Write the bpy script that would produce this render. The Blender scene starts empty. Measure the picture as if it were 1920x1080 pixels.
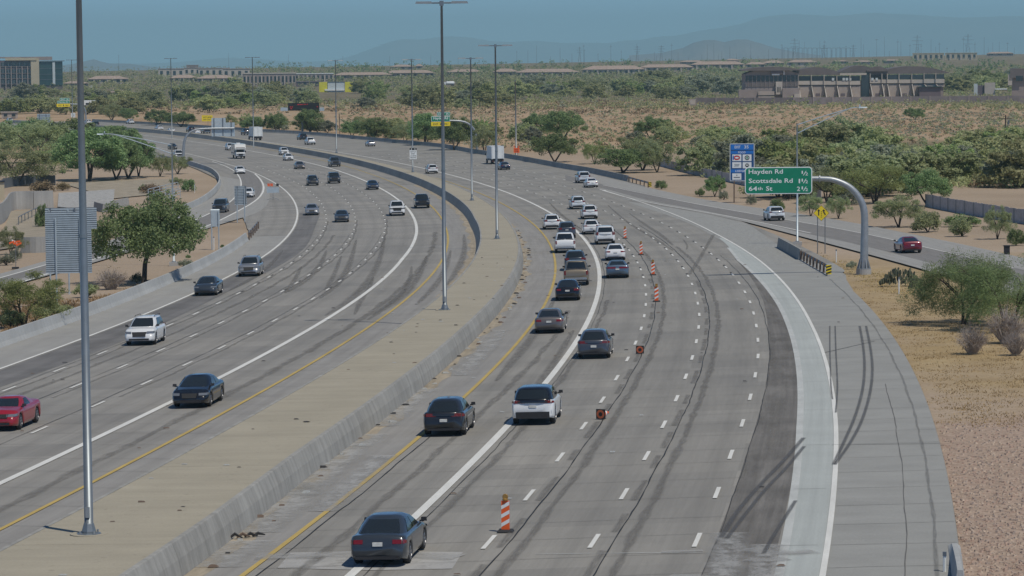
import bpy, math, random
import numpy as np
from mathutils import Matrix, Vector
random.seed(7)
RNG = np.random.default_rng(11)
R = math.radians
scene = bpy.context.scene
COL = scene.collection

# ------------------------------------------------------------------ camera, sky, sun, exposure
F, Y0, ROLL, CZ = 5740.0, 118.0, .009, 20.0     # focal length in px of a 1920 px wide frame, horizon row, roll, camera height
_t = math.atan((540 - Y0) / F); _c, _s = math.cos(ROLL), math.sin(ROLL)
RT = np.array([_c, -_s, 0]); DN = np.array([_s*math.cos(_t), _c*math.cos(_t), math.sin(_t)])
FW = np.array([-_s*math.sin(_t), -_c*math.sin(_t), math.cos(_t)])
cam = bpy.data.objects.new('camera', bpy.data.cameras.new('camera')); COL.objects.link(cam)
cam.data.sensor_width = 36; cam.data.lens = 36*F/1920; cam.data.clip_start = 1; cam.data.clip_end = 60000
cam.matrix_world = Matrix(((RT[0], -RT[1], -RT[2], 0), (FW[0], -FW[1], -FW[2], 0), (-DN[0], DN[1], DN[2], CZ), (0, 0, 0, 1)))
scene.camera = cam
SUN_AZ = (.66, -.75)            # horizontal direction towards the sun (x, y)
SUN_EL = 60.0
world = bpy.data.worlds.new('World'); scene.world = world; world.use_nodes = True
wn = world.node_tree.nodes; wl = world.node_tree.links
for n in list(wn): wn.remove(n)
sky = wn.new('ShaderNodeTexSky'); sky.sky_type = 'NISHITA'; sky.sun_disc = False
sky.sun_elevation = R(SUN_EL); sky.sun_rotation = math.atan2(SUN_AZ[0], SUN_AZ[1])
sky.altitude = 450; sky.air_density = .4; sky.dust_density = 0; sky.ozone_density = 9.0
bg = wn.new('ShaderNodeBackground'); bg.inputs[1].default_value = .13
wo = wn.new('ShaderNodeOutputWorld'); tint = wn.new('ShaderNodeMix'); tint.data_type = 'RGBA'; tint.blend_type = 'MULTIPLY'; tint.inputs[0].default_value = 1; tint.inputs[7].default_value = (1.0, 1.03, .95, 1); wl.new(sky.outputs[0], tint.inputs[6]); wl.new(tint.outputs[2], bg.inputs[0]); wl.new(bg.outputs[0], wo.inputs[0])
sun = bpy.data.objects.new('sun', bpy.data.lights.new('sun', 'SUN')); COL.objects.link(sun)
sun.data.energy = 3.0; sun.data.angle = R(.5); sun.data.color = (1, .935, .83)
_h = math.cos(R(SUN_EL)); sun.rotation_euler = Vector((SUN_AZ[0]*_h, SUN_AZ[1]*_h, math.sin(R(SUN_EL)))).to_track_quat('Z', 'Y').to_euler()
scene.view_settings.view_transform = 'Standard'; scene.view_settings.look = 'None'
scene.view_settings.gamma = 1; scene.view_settings.use_curve_mapping = False
scene.view_settings.exposure = .08

# ------------------------------------------------------------------ the lie of the land
_dY = [0, 100, 140, 200, 250, 320, 400, 560, 800, 1500, 9000]
_dD = [15.0, 15.75, 16.1, 17.0, 17.75, 18.7, 19.4, 19.8, 20, 20, 20]
_ty = np.arange(0, 9000, 4.0); _td = np.interp(_ty, _dY, _dD)
_k = np.ones(9)/9; _td = np.convolve(np.pad(_td, 16, 'edge'), np.convolve(_k, np.convolve(_k, np.convolve(_k, _k))), 'same')[16:-16]
def ground(X, Y):
    X = np.asarray(X, float); Y = np.asarray(Y, float)
    a = .02*np.interp(Y, [0, 450, 900], [1, 1, 0])
    u = np.clip((Y - 1400)/3100, 0, 1); u = u*u*(3 - 2*u)
    return CZ - np.interp(Y, _ty, _td) + a*(np.clip(X, -60, 60) - 12) + u*(18.5 + .0095*np.clip(X, -1500, 1500)*np.clip(Y/4500, 0, 1))
def ray(px, py):
    r = np.array([px - 960, py - 540, F]); return r @ RT, r @ FW, -(r @ DN)
def at(px, py, dz=0.0):
    """the point of the ground (dz above it) seen at this place of the photograph"""
    a, b, c = ray(px, py); lo, hi = 5/F, 7000/F
    for _ in range(50):
        m = (lo + hi)/2
        if CZ + c*m > float(ground(a*m, b*m)) + dz: lo = m
        else: hi = m
    return np.array([a*lo, b*lo, CZ + c*lo])
def far(px, py, Y):
    """the point seen there at distance Y"""
    a, b, c = ray(px, py); return np.array([a*Y/b, Y, CZ + c*Y/b])

# centre line of the freeway (the solid white carpool line of the near carriageway), a point every 40 m
_ML = np.array([[-10.88, 55.97], [-5.15, 95.63], [-0.48, 135.38], [3.13, 175.21], [5.72, 215.12], [7.32, 255.08], [7.93, 295.08], [7.56, 335.07], [6.21, 375.05], [3.91, 414.98], [0.7, 454.85], [-3.37, 494.65], [-8.26, 534.35], [-13.95, 573.93], [-20.42, 613.39], [-27.67, 652.72], [-35.68, 691.9], [-44.45, 730.94], [-53.96, 769.84], [-64.21, 808.59], [-75.2, 847.19], [-86.87, 885.45], [-99.26, 923.48], [-112.35, 961.28], [-126.15, 998.82], [-140.64, 1036.1], [-155.83, 1073.1], [-171.71, 1109.82], [-188.27, 1146.23], [-205.51, 1182.32], [-223.43, 1218.09]])
_ML = np.vstack([2*_ML[0] - _ML[1] - (_ML[2] - 2*_ML[1] + _ML[0])*-1, _ML])      # one more behind the camera's foot
S0, S1 = -80.0, 1080.0
def line(s):
    """position and unit tangent at station s"""
    s = np.clip(np.asarray(s, float), S0 + 1, S1 - 1); j = (s - S0)/40; k = np.clip(np.floor(j).astype(int), 1, len(_ML) - 3); f = (j - k)[..., None]
    p0, p1, p2, p3 = _ML[k - 1], _ML[k], _ML[k + 1], _ML[k + 2]
    p = .5*(2*p1 + (p2 - p0)*f + (2*p0 - 5*p1 + 4*p2 - p3)*f**2 + (3*p1 - p0 - 3*p2 + p3)*f**3)
    t = .5*((p2 - p0) + 2*(2*p0 - 5*p1 + 4*p2 - p3)*f + 3*(3*p1 - p0 - 3*p2 + p3)*f**2)
    return p, t/np.linalg.norm(t, axis=-1, keepdims=True)
def road(s, o, dz=0.0):
    """world point at station s, o metres left of the line, dz above the ground"""
    s, o, dz = np.broadcast_arrays(np.asarray(s, float), np.asarray(o, float), np.asarray(dz, float))
    p, t = line(s); x = p[..., 0] - t[..., 1]*o; y = p[..., 1] + t[..., 0]*o
    return np.stack([x, y, ground(x, y) + dz], -1)
_ss = np.arange(S0 + 2, S1 - 2, 2.0); _sp, _st = line(_ss)
def so(p):
    """station and offset of a world point"""
    i = int(np.argmin(np.hypot(_sp[:, 0] - p[0], _sp[:, 1] - p[1]))); d = np.array(p[:2]) - _sp[i]
    return float(_ss[i] + d @ _st[i]), float(_st[i][0]*d[1] - _st[i][1]*d[0])
def tab(*pairs):
    a = np.array(pairs, float); return lambda s: np.interp(s, a[:, 0], a[:, 1])

# ------------------------------------------------------------------ building helpers
def mesh_obj(name, verts, faces, mats, parent=None, mi=None, smooth=False, uv=None):
    me = bpy.data.meshes.new(name); me.from_pydata([tuple(map(float, v)) for v in verts], [], [tuple(map(int, f)) for f in faces])
    for m in (mats if isinstance(mats, (list, tuple)) else [mats]): me.materials.append(m)
    if mi is not None: me.polygons.foreach_set('material_index', np.asarray(mi, dtype=np.int32))
    if smooth: me.polygons.foreach_set('use_smooth', np.ones(len(me.polygons), bool))
    if uv is not None:
        ul = me.uv_layers.new(name='UVMap'); idx = np.empty(len(me.loops), np.int32); me.loops.foreach_get('vertex_index', idx)
        ul.data.foreach_set('uv', np.asarray(uv, np.float32)[idx].ravel())
    me.update(); o = bpy.data.objects.new(name, me); COL.objects.link(o)
    if parent is not None: o.parent = parent
    return o
def fast_obj(name, V, Fq, mats, parent=None, smooth=False, mi=None):
    """same for numpy arrays of equal sized faces"""
    V = np.ascontiguousarray(V, np.float32); Fq = np.ascontiguousarray(Fq, np.int32); me = bpy.data.meshes.new(name)
    n, k = Fq.shape; me.vertices.add(len(V)); me.vertices.foreach_set('co', V.ravel())
    me.loops.add(n*k); me.loops.foreach_set('vertex_index', Fq.ravel())
    me.polygons.add(n); me.polygons.foreach_set('loop_start', np.arange(0, n*k, k, dtype=np.int32))
    for m in (mats if isinstance(mats, (list, tuple)) else [mats]): me.materials.append(m)
    if mi is not None: me.polygons.foreach_set('material_index', np.asarray(mi, dtype=np.int32))
    me.update(calc_edges=True); me.validate()
    if smooth: me.polygons.foreach_set('use_smooth', np.ones(n, bool))
    o = bpy.data.objects.new(name, me); COL.objects.link(o)
    if parent is not None: o.parent = parent
    return o
class MB:
    """collects boxes, tubes and quads, then links them as ONE mesh object"""
    def __init__(self): self.v = []; self.f = []; self.m = []
    def add(self, vs, fs, m=0):
        n = len(self.v); self.v += [tuple(v) for v in vs]; self.f += [tuple(i + n for i in f) for f in fs]; self.m += [m]*len(fs); return self
    def box(self, x0, x1, y0, y1, z0, z1, m=0):
        return self.add([(x0, y0, z0), (x1, y0, z0), (x1, y1, z0), (x0, y1, z0), (x0, y0, z1), (x1, y0, z1), (x1, y1, z1), (x0, y1, z1)],
                        [(3, 2, 1, 0), (4, 5, 6, 7), (0, 1, 5, 4), (1, 2, 6, 5), (2, 3, 7, 6), (3, 0, 4, 7)], m)
    def hexa(self, p, m=0):
        """8 corners: bottom four counter-clockwise, top four above them"""
        return self.add(p, [(3, 2, 1, 0), (4, 5, 6, 7), (0, 1, 5, 4), (1, 2, 6, 5), (2, 3, 7, 6), (3, 0, 4, 7)], m)
    def tube(self, pts, rad, n=8, m=0, cap=True):
        pts = [Vector(p) for p in pts]; rad = rad if isinstance(rad, (list, tuple)) else [rad]*len(pts); vs = []; fs = []
        up = Vector((.123, .456, .881))
        for i, p in enumerate(pts):
            d = (pts[min(i + 1, len(pts) - 1)] - pts[max(i - 1, 0)]).normalized()
            a = d.cross(up); a = a.normalized() if a.length > 1e-4 else d.orthogonal().normalized(); b = d.cross(a)
            for k in range(n):
                q = 2*math.pi*k/n; vs.append(p + (a*math.cos(q) + b*math.sin(q))*rad[i])
        for i in range(len(pts) - 1):
            for k in range(n): fs.append((i*n + k, i*n + (k + 1) % n, (i + 1)*n + (k + 1) % n, (i + 1)*n + k))
        if cap: fs += [tuple(range(n)), tuple(range(len(vs) - 1, len(vs) - n - 1, -1))]
        return self.add(vs, fs, m)
    def lathe(self, prof, n=16, axis='z', c=(0, 0, 0), m=0):
        """prof: (radius, height) pairs round an axis"""
        vs = []; fs = []
        for r, h in prof:
            for k in range(n):
                q = 2*math.pi*k/n; a, b = r*math.cos(q), r*math.sin(q)
                vs.append({'z': (c[0] + a, c[1] + b, c[2] + h), 'y': (c[0] + a, c[1] + h, c[2] + b), 'x': (c[0] + h, c[1] + a, c[2] + b)}[axis])
        for i in range(len(prof) - 1):
            for k in range(n): fs.append((i*n + k, i*n + (k + 1) % n, (i + 1)*n + (k + 1) % n, (i + 1)*n + k))
        fs += [tuple(range(n - 1, -1, -1)), tuple(range((len(prof) - 1)*n, len(prof)*n))]
        return self.add(vs, fs, m)
    def poly(self, pts, m=0): return self.add(pts, [tuple(range(len(pts)))], m)
    def prism(self, pts2, y0, y1, m=0):
        """outline in (x, z), counter-clockwise seen from the front (-y), pushed from y0 to y1"""
        n = len(pts2); vs = [(a, y0, b) for a, b in pts2] + [(a, y1, b) for a, b in pts2]
        return self.add(vs, [tuple(range(n)), tuple(range(2*n - 1, n - 1, -1))] + [(i, i + n, (i + 1) % n + n, (i + 1) % n) for i in range(n)], m)
    def build(self, name, mats, parent=None, smooth=False):
        return mesh_obj(name, self.v, self.f, mats, parent, self.m, smooth)
def tag(o, label=None, cat=None, group=None, kind=None):
    if label: o['label'] = label
    if cat: o['category'] = cat
    if group: o['group'] = group
    if kind: o['kind'] = kind
    return o
def thing(name, label, cat, loc=(0, 0, 0), rz=0.0, group=None):
    o = bpy.data.objects.new(name, None); o.empty_display_size = .3; COL.objects.link(o); o.location = tuple(map(float, loc)); o.rotation_euler = (0, 0, rz)
    return tag(o, label, cat, group)
def copy_tree(o, parent=None, swap=None):
    """a thing with its parts and their sub-parts; swap maps a material to its replacement"""
    c = o.copy(); COL.objects.link(c); c.parent = parent
    if swap and c.type == 'MESH':
        for s in c.material_slots:
            if s.material and s.material.name in swap: m = swap[s.material.name]; s.link = 'OBJECT'; s.material = m
    for ch in [k for k in KIDS.get(o.name, ())]: copy_tree(ch, c, swap)
    return c
KIDS = {}
def remember(root):
    for ch in root.children_recursive + [root]: KIDS[ch.name] = list(ch.children)
# ------------------------------------------------------------------ materials
MATS = {}
def nodes_of(name):
    m = bpy.data.materials.new(name); m.use_nodes = True; nt = m.node_tree; b = nt.nodes['Principled BSDF']; MATS[name] = m
    return m, nt, b
def N(nt, kind, **kw):
    n = nt.nodes.new(kind)
    for k, v in kw.items():
        if k.startswith('i_'): n.inputs[k[2:].replace('_', ' ')].default_value = v
        else: setattr(n, k, v)
    return n
def noise(nt, vec, scale, detail=4, rough=.55):
    n = N(nt, 'ShaderNodeTexNoise'); n.inputs['Scale'].default_value = scale; n.inputs['Detail'].default_value = detail; n.inputs['Roughness'].default_value = rough
    if vec is not None: nt.links.new(vec, n.inputs['Vector'])
    return n.outputs['Fac']
def ramp(nt, fac, stops):
    n = N(nt, 'ShaderNodeValToRGB'); e = n.color_ramp.elements
    while len(e) < len(stops): e.new(.5)
    for i, (p, c) in enumerate(stops): e[i].position = p; e[i].color = tuple(c) + (1,) if len(c) == 3 else c
    nt.links.new(fac, n.inputs[0]); return n.outputs[0]
def val(*v): return tuple((x, x, x) for x in v)
def math_n(nt, op, a, b=None):
    n = N(nt, 'ShaderNodeMath', operation=op)
    for i, x in enumerate((a, b)):
        if x is None: continue
        if isinstance(x, (int, float)): n.inputs[i].default_value = x
        else: nt.links.new(x, n.inputs[i])
    return n.outputs[0]
def mix(nt, fac, a, b, mode='MIX'):
    n = N(nt, 'ShaderNodeMix', data_type='RGBA', blend_type=mode)
    for i, x in ((0, fac), (6, a), (7, b)):
        if isinstance(x, (int, float)): n.inputs[i].default_value = x
        elif isinstance(x, tuple): n.inputs[i].default_value = tuple(x) + (1,)
        else: nt.links.new(x, n.inputs[i])
    return n.outputs[2]
def bump(nt, b, h, strength=.3, dist=.02):
    n = N(nt, 'ShaderNodeBump'); n.inputs['Strength'].default_value = strength; n.inputs['Distance'].default_value = dist
    nt.links.new(h, n.inputs['Height']); nt.links.new(n.outputs[0], b.inputs['Normal'])
def mapped(nt, src, sc):
    n = N(nt, 'ShaderNodeMapping'); n.inputs['Scale'].default_value = sc; nt.links.new(src, n.inputs[0]); return n.outputs[0]
def simple(name, col, rough=.6, metal=0.0, var=.12, scale=6.0, coat=0.0, spec=None, uvless='Object'):
    m, nt, b = nodes_of(name); b.inputs['Roughness'].default_value = rough; b.inputs['Metallic'].default_value = metal
    if coat: b.inputs['Coat Weight'].default_value = coat; b.inputs['Coat Roughness'].default_value = .05
    if spec is not None: b.inputs['Specular IOR Level'].default_value = spec
    if var:
        tc = N(nt, 'ShaderNodeTexCoord'); f = noise(nt, tc.outputs[uvless], scale, 5)
        c = ramp(nt, f, [(.3, tuple(x*(1 - var) for x in col)), (.7, tuple(min(1, x*(1 + var)) for x in col))]); nt.links.new(c, b.inputs['Base Color'])
    else: b.inputs['Base Color'].default_value = tuple(col) + (1,)
    return m
def concrete_road(name, base, lane=3.66, lane0=0.0, track=.3, joints=True):
    """uv: station in metres, offset in metres"""
    m, nt, b = nodes_of(name); uv = N(nt, 'ShaderNodeUVMap').outputs[0]; L = nt.links
    sep = N(nt, 'ShaderNodeSeparateXYZ'); L.new(uv, sep.inputs[0]); s, o = sep.outputs[0], sep.outputs[1]
    # slab by slab tint
    lo = math_n(nt, 'FLOOR', math_n(nt, 'DIVIDE', math_n(nt, 'ADD', o, lane0 + 400*lane), lane)); so_ = math_n(nt, 'FLOOR', math_n(nt, 'DIVIDE', math_n(nt, 'ADD', s, math_n(nt, 'MULTIPLY', o, .17)), 4.57))
    cmb = N(nt, 'ShaderNodeCombineXYZ'); L.new(so_, cmb.inputs[0]); L.new(lo, cmb.inputs[1])
    wnz = N(nt, 'ShaderNodeTexWhiteNoise', noise_dimensions='3D'); L.new(cmb.outputs[0], wnz.inputs[0])
    tint = ramp(nt, wnz.outputs[0], [(0, (.9, .9, .9)), (1, (1.09, 1.085, 1.075))])
    # wheel paths: two dark bands a lane, drawn out along the road
    fr = math_n(nt, 'FRACT', math_n(nt, 'DIVIDE', math_n(nt, 'ADD', o, lane0 + 400*lane), lane)); w = math_n(nt, 'ABSOLUTE', math_n(nt, 'SUBTRACT', math_n(nt, 'ABSOLUTE', math_n(nt, 'SUBTRACT', fr, .5)), .24))
    band = ramp(nt, w, [(0, (1, 1, 1)), (.16, (0, 0, 0))]); st = noise(nt, mapped(nt, uv, (.02, 1.3, 1)), 1.0, 6, .6); st2 = noise(nt, mapped(nt, uv, (.16, 5.0, 1)), 1.0, 5, .65)
    dark = math_n(nt, 'MULTIPLY', band, math_n(nt, 'MULTIPLY', st, track*1.6)); big = noise(nt, mapped(nt, uv, (.05, .12, 1)), 1.0, 5, .6)
    col = mix(nt, 1.0, tuple(base), tint, 'MULTIPLY')
    col = mix(nt, dark, col, tuple(x*.55 for x in base))
    col = mix(nt, 1.0, col, ramp(nt, big, [(.3, (.88, .885, .89)), (.7, (1.08, 1.07, 1.05))]), 'MULTIPLY')
    col = mix(nt, 1.0, col, ramp(nt, st2, [(.25, (.9, .9, .9)), (.75, (1.08, 1.08, 1.08))]), 'MULTIPLY')
    fine = noise(nt, mapped(nt, uv, (14, 14, 1)), 1.0, 3, .7); col = mix(nt, 1.0, col, ramp(nt, fine, [(.2, (.88, .88, .88)), (.8, (1.1, 1.1, 1.1))]), 'MULTIPLY')
    # oil drips down the middle of a lane
    mid = ramp(nt, math_n(nt, 'ABSOLUTE', math_n(nt, 'SUBTRACT', fr, .5)), [(0, (1, 1, 1)), (.12, (0, 0, 0))])
    oil = ramp(nt, noise(nt, mapped(nt, uv, (.35, 2.2, 1)), 1.0, 4, .7), [(.52, (0, 0, 0)), (.72, (1, 1, 1))])
    col = mix(nt, math_n(nt, 'MULTIPLY', math_n(nt, 'MULTIPLY', mid, oil), .18), col, tuple(x*.4 for x in base))
    L.new(col, b.inputs['Base Color']); b.inputs['Roughness'].default_value = .82; b.inputs['Specular IOR Level'].default_value = .25
    bump(nt, b, fine, .15, .01); return m
def streaky(name, base, amt=.25, sc=(.05, 3.0), rough=.85, spots=0.0):
    m, nt, b = nodes_of(name); uv = N(nt, 'ShaderNodeUVMap').outputs[0]
    a = noise(nt, mapped(nt, uv, (sc[0], sc[1], 1)), 1.0, 6, .65); c = noise(nt, mapped(nt, uv, (.25, .3, 1)), 1.0, 5, .6); f = noise(nt, mapped(nt, uv, (11, 11, 1)), 1.0, 3, .7)
    col = mix(nt, 1.0, tuple(base), ramp(nt, a, [(.25, val(1 - amt)[0]), (.75, val(1 + amt)[0])]), 'MULTIPLY')
    col = mix(nt, 1.0, col, ramp(nt, c, [(.3, val(1 - amt*.6)[0]), (.7, val(1 + amt*.5)[0])]), 'MULTIPLY')
    col = mix(nt, 1.0, col, ramp(nt, f, [(.2, (.88,)*3), (.8, (1.1,)*3)]), 'MULTIPLY')
    if spots:
        p = ramp(nt, noise(nt, mapped(nt, uv, (2.4, 2.4, 1)), 1.0, 2), [(.66, (0, 0, 0)), (.7, (1, 1, 1))]); col = mix(nt, math_n(nt, 'MULTIPLY', p, spots), col, tuple(x*.35 for x in base))
    nt.links.new(col, b.inputs['Base Color']); b.inputs['Roughness'].default_value = rough; b.inputs['Specular IOR Level'].default_value = .2
    bump(nt, b, f, .2, .01); return m
def soften(m, feather=True, lo=.35, hi=.6, top=1.0, sc=(.6, 5.0)):
    """rubbed away: the mark breaks up and fades out, showing the pavement under it; uv v runs 0 to .5 across the mark"""
    nt = m.node_tree; uv = N(nt, 'ShaderNodeUVMap').outputs[0]; a = ramp(nt, noise(nt, mapped(nt, uv, (sc[0], sc[1], 1)), 1.0, 6, .7), [(lo, (0, 0, 0)), (hi, (top,)*3)])
    if feather:
        sp = N(nt, 'ShaderNodeSeparateXYZ'); nt.links.new(uv, sp.inputs[0]); e = ramp(nt, math_n(nt, 'ABSOLUTE', math_n(nt, 'SUBTRACT', sp.outputs[1], .25)), [(.1, (1, 1, 1)), (.25, (0, 0, 0))]); a = math_n(nt, 'MULTIPLY', a, e)
    t = N(nt, 'ShaderNodeBsdfTransparent'); mx = N(nt, 'ShaderNodeMixShader'); nt.links.new(a, mx.inputs[0]); nt.links.new(t.outputs[0], mx.inputs[1]); nt.links.new(nt.nodes['Principled BSDF'].outputs[0], mx.inputs[2]); nt.links.new(mx.outputs[0], nt.nodes['Material Output'].inputs[0]); return m
def stained_wall(name, base, amt=.3):
    """concrete with vertical run-off streaks; uv: metres along, metres up"""
    m, nt, b = nodes_of(name); uv = N(nt, 'ShaderNodeUVMap').outputs[0]
    a = noise(nt, mapped(nt, uv, (1.6, .25, 1)), 1.0, 6, .7); c = noise(nt, mapped(nt, uv, (.12, .4, 1)), 1.0, 4); f = noise(nt, mapped(nt, uv, (9, 9, 1)), 1.0, 3, .7)
    col = mix(nt, 1.0, tuple(base), ramp(nt, a, [(.3, val(1 - amt)[0]), (.62, val(1 + amt*.35)[0])]), 'MULTIPLY')
    col = mix(nt, 1.0, col, ramp(nt, c, [(.3, (.86,)*3), (.7, (1.1,)*3)]), 'MULTIPLY'); col = mix(nt, 1.0, col, ramp(nt, f, [(.2, (.9,)*3), (.8, (1.08,)*3)]), 'MULTIPLY')
    nt.links.new(col, b.inputs['Base Color']); b.inputs['Roughness'].default_value = .85; b.inputs['Specular IOR Level'].default_value = .2; return m
def leafy(name, c0, c1, trans=.25):
    m, nt, b = nodes_of(name); g = N(nt, 'ShaderNodeNewGeometry'); tc = N(nt, 'ShaderNodeTexCoord'); oi = N(nt, 'ShaderNodeObjectInfo')
    f = noise(nt, tc.outputs['Object'], .55, 3); a = math_n(nt, 'ADD', math_n(nt, 'MULTIPLY', g.outputs['Random Per Island'], .55), math_n(nt, 'MULTIPLY', f, .5))
    col = ramp(nt, a, [(.2, c0), (.85, c1)])
    hv = N(nt, 'ShaderNodeHueSaturation'); nt.links.new(col, hv.inputs['Color'])
    nt.links.new(math_n(nt, 'ADD', math_n(nt, 'MULTIPLY', oi.outputs['Random'], .04), .48), hv.inputs['Hue']); nt.links.new(math_n(nt, 'ADD', math_n(nt, 'MULTIPLY', oi.outputs['Random'], .5), .75), hv.inputs['Value'])
    nt.links.new(hv.outputs[0], b.inputs['Base Color']); b.inputs['Roughness'].default_value = .6; b.inputs['Specular IOR Level'].default_value = .25
    t = N(nt, 'ShaderNodeBsdfTranslucent'); nt.links.new(hv.outputs[0], t.inputs[0]); mx = N(nt, 'ShaderNodeMixShader'); mx.inputs[0].default_value = trans
    nt.links.new(b.outputs[0], mx.inputs[1]); nt.links.new(t.outputs[0], mx.inputs[2]); nt.links.new(mx.outputs[0], nt.nodes['Material Output'].inputs[0]); return m

m_lanes = concrete_road('lane_concrete', (.272, .262, .238), lane0=0.0)
m_lanes_far = concrete_road('lane_concrete_far_side', (.272, .262, .24), lane0=-14.7)
m_shoulder = streaky('shoulder_concrete', (.3, .3, .28), .1, (.5, .25))
m_inner = streaky('inner_shoulder_concrete', (.275, .266, .248), .16, (.06, 2.0))
m_pale = streaky('pale_concrete_strip', (.4, .425, .405), .12, (.03, 2.6))
m_asphalt = streaky('worn_asphalt', (.178, .169, .154), .34, (.03, 2.2))
m_ramp = streaky('ramp_concrete', (.21, .202, .19), .18, (.02, .9))
m_ramp_edge = streaky('ramp_shoulder', (.31, .305, .285), .12, (.05, .6))
m_patch = streaky('fresh_patch_concrete', (.4, .395, .375), .12, (.5, .5))
m_wash = streaky('lime_wash_stain', (.42, .42, .405), .2, (.4, 1.5))
m_edge = streaky('pale_gutter_edge', (.47, .485, .465), .14, (.4, 1.5))
m_white_grout = streaky('white_grout', (.5, .52, .51), .28, (.4, 1.5))
m_seal = streaky('crack_sealant', (.035, .035, .035), .1, (.5, .5), .6)
m_band = streaky('old_seal_band', (.19, .182, .167), .14, (.4, 3.0))
m_skid = streaky('tyre_rubber_mark', (.115, .117, .12), .25, (.2, 8.0))
m_joint = streaky('dark_joint', (.15, .147, .14), .3, (.8, .8))  # dark sealant of the slab joints
soften(m_asphalt, False, .08, .52, .95, (.1, .8)); soften(m_band, True, .25, .65, .6); soften(m_skid, True, .1, .5, .62); soften(m_white_grout, False, .38, .58, .85, (1.2, 1.6)); soften(m_wash, True, .33, .62, .85, (.5, 3.0)); soften(m_patch, False, .1, .5, .95, (.8, .8))
m_wpaint = streaky('white_road_paint', (.66, .66, .62), .1, (.3, 3.0))
m_ypaint = streaky('yellow_road_paint', (.47, .35, .12), .14, (.3, 3.0))
m_black = streaky('black_contrast_paint', (.085, .084, .082), .2, (.3, 2.0))
m_tan = streaky('tan_median_concrete', (.36, .326, .25), .11, (.9, .12), .85, .25)
m_dust = streaky('gutter_dust', (.33, .285, .215), .3, (.3, 2.5))
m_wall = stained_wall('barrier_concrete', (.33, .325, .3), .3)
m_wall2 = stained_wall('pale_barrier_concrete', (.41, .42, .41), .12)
m_wallblock = stained_wall('grey_retaining_concrete', (.36, .355, .335), .15)
m_block = simple('brown_block_wall', (.215, .185, .18), .9, 0, .15, .3)
m_steel = simple('galvanised_steel', (.34, .36, .37), .45, .55, .12, 3.0)
m_pole = simple('painted_pole_grey', (.21, .235, .25), .45, .5, .08, 2.0)
m_thin = simple('weathered_pole_steel', (.25, .25, .24), .5, .4, .1, 2.0)
m_alu = simple('bare_aluminium_panel', (.47, .53, .55), .5, .35, .1, 2.0)
m_alud = simple('aluminium_rib', (.16, .18, .2), .5, .4, .1, 2.0)
m_green = simple('green_sign_sheeting', (.0, .2, .105), .5, 0, .06, 2.0)
m_blue = simple('blue_sign_sheeting', (.015, .16, .52), .5, 0, .06, 2.0)
m_navy = simple('dark_blue_sign_sheeting', (.012, .07, .2), .5, 0, .06, 2.0)
m_signw = simple('white_sign_sheeting', (.74, .76, .74), .5, 0, .05, 2.0)
m_signy = simple('yellow_sign_sheeting', (.8, .6, .02), .5, 0, .06, 2.0)
m_orange = simple('orange_sign_sheeting', (.8, .12, .02), .5, 0, .08, 2.0)
m_red = simple('red_print', (.5, .03, .03), .5, 0, .06, 2.0)
m_ink = simple('black_print', (.015, .015, .015), .6, 0, 0)
m_rubber = simple('black_rubber', (.025, .025, .026), .8, 0, .2, 6.0)
m_wood = simple('weathered_wood', (.14, .1, .075), .9, 0, .2, 4.0)
m_bark = simple('dark_bark', (.07, .055, .045), .95, 0, .3, 8.0)
m_barkg = simple('grey_twigs', (.36, .31, .27), .95, 0, .3, 8.0)
m_leaf = leafy('mesquite_leaves', (.155, .22, .1), (.34, .44, .19), .46)
m_leafo = leafy('olive_leaves', (.24, .28, .14), (.46, .49, .26), .48)
m_leafy = leafy('yellow_green_leaves', (.21, .275, .1), (.43, .49, .2), .46)
m_leafg = leafy('grey_green_leaves', (.22, .24, .17), (.41, .43, .31), .45)
m_dry = leafy('dry_brush', (.16, .115, .065), (.36, .275, .16), .15)
m_scrub = leafy('pale_olive_scrub_leaves', (.3, .325, .155), (.52, .53, .27), .48)
m_straw = leafy('straw_grass', (.3, .215, .09), (.52, .39, .19), .15)
m_cactus = leafy('cactus_pads', (.09, .11, .075), (.2, .22, .15), .05)
# vehicles
def paint(name, col, rough=.28, metal=0.0): return simple(name, col, rough, metal, 0, coat=.8)
PAINT = {k: paint('paint_' + k, c, r_, m_) for k, (c, r_, m_) in dict(
    body=((.5, .5, .5), .3, 0), white=((.7, .71, .7), .35, 0), pearl=((.62, .65, .66), .35, 0), black=((.008, .008, .009), .25, 0), charcoal=((.025, .027, .03), .3, .3),
    grey=((.09, .095, .105), .32, .5), silver=((.36, .37, .38), .35, .6), slate=((.045, .054, .064), .3, .3), blue=((.11, .16, .21), .32, .4), navy=((.015, .025, .055), .28, .2),
    red=((.30, .012, .022), .3, 0), maroon=((.16, .012, .022), .3, .2), tan=((.2, .165, .115), .4, .3), bronze=((.16, .145, .135), .35, .5), cream=((.66, .66, .62), .45, 0)).items()}
PAINT_ROOF = paint('paint_roof', (.5, .5, .5))
m_glass = simple('dark_car_glass', (.018, .023, .026), .04, 0, 0, spec=.6)
m_plastic = simple('dark_plastic', (.022, .022, .024), .65, 0, .1, 8.0)
m_tail = simple('tail_lamp_red', (.17, .01, .013), .2, 0, 0, coat=.5)
m_lens = simple('clear_lamp_lens', (.2, .21, .22), .12, .2, 0, coat=.8)
m_rim = simple('alloy_rim', (.3, .3, .31), .35, .7, .05)
m_plate = simple('number_plate', (.6, .6, .56), .5, 0, .15, 9.0)
m_chrome = simple('bright_trim', (.55, .56, .57), .2, .9, 0)
m_boxw = simple('white_truck_body', (.66, .68, .68), .5, 0, .05, 1.0)
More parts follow.
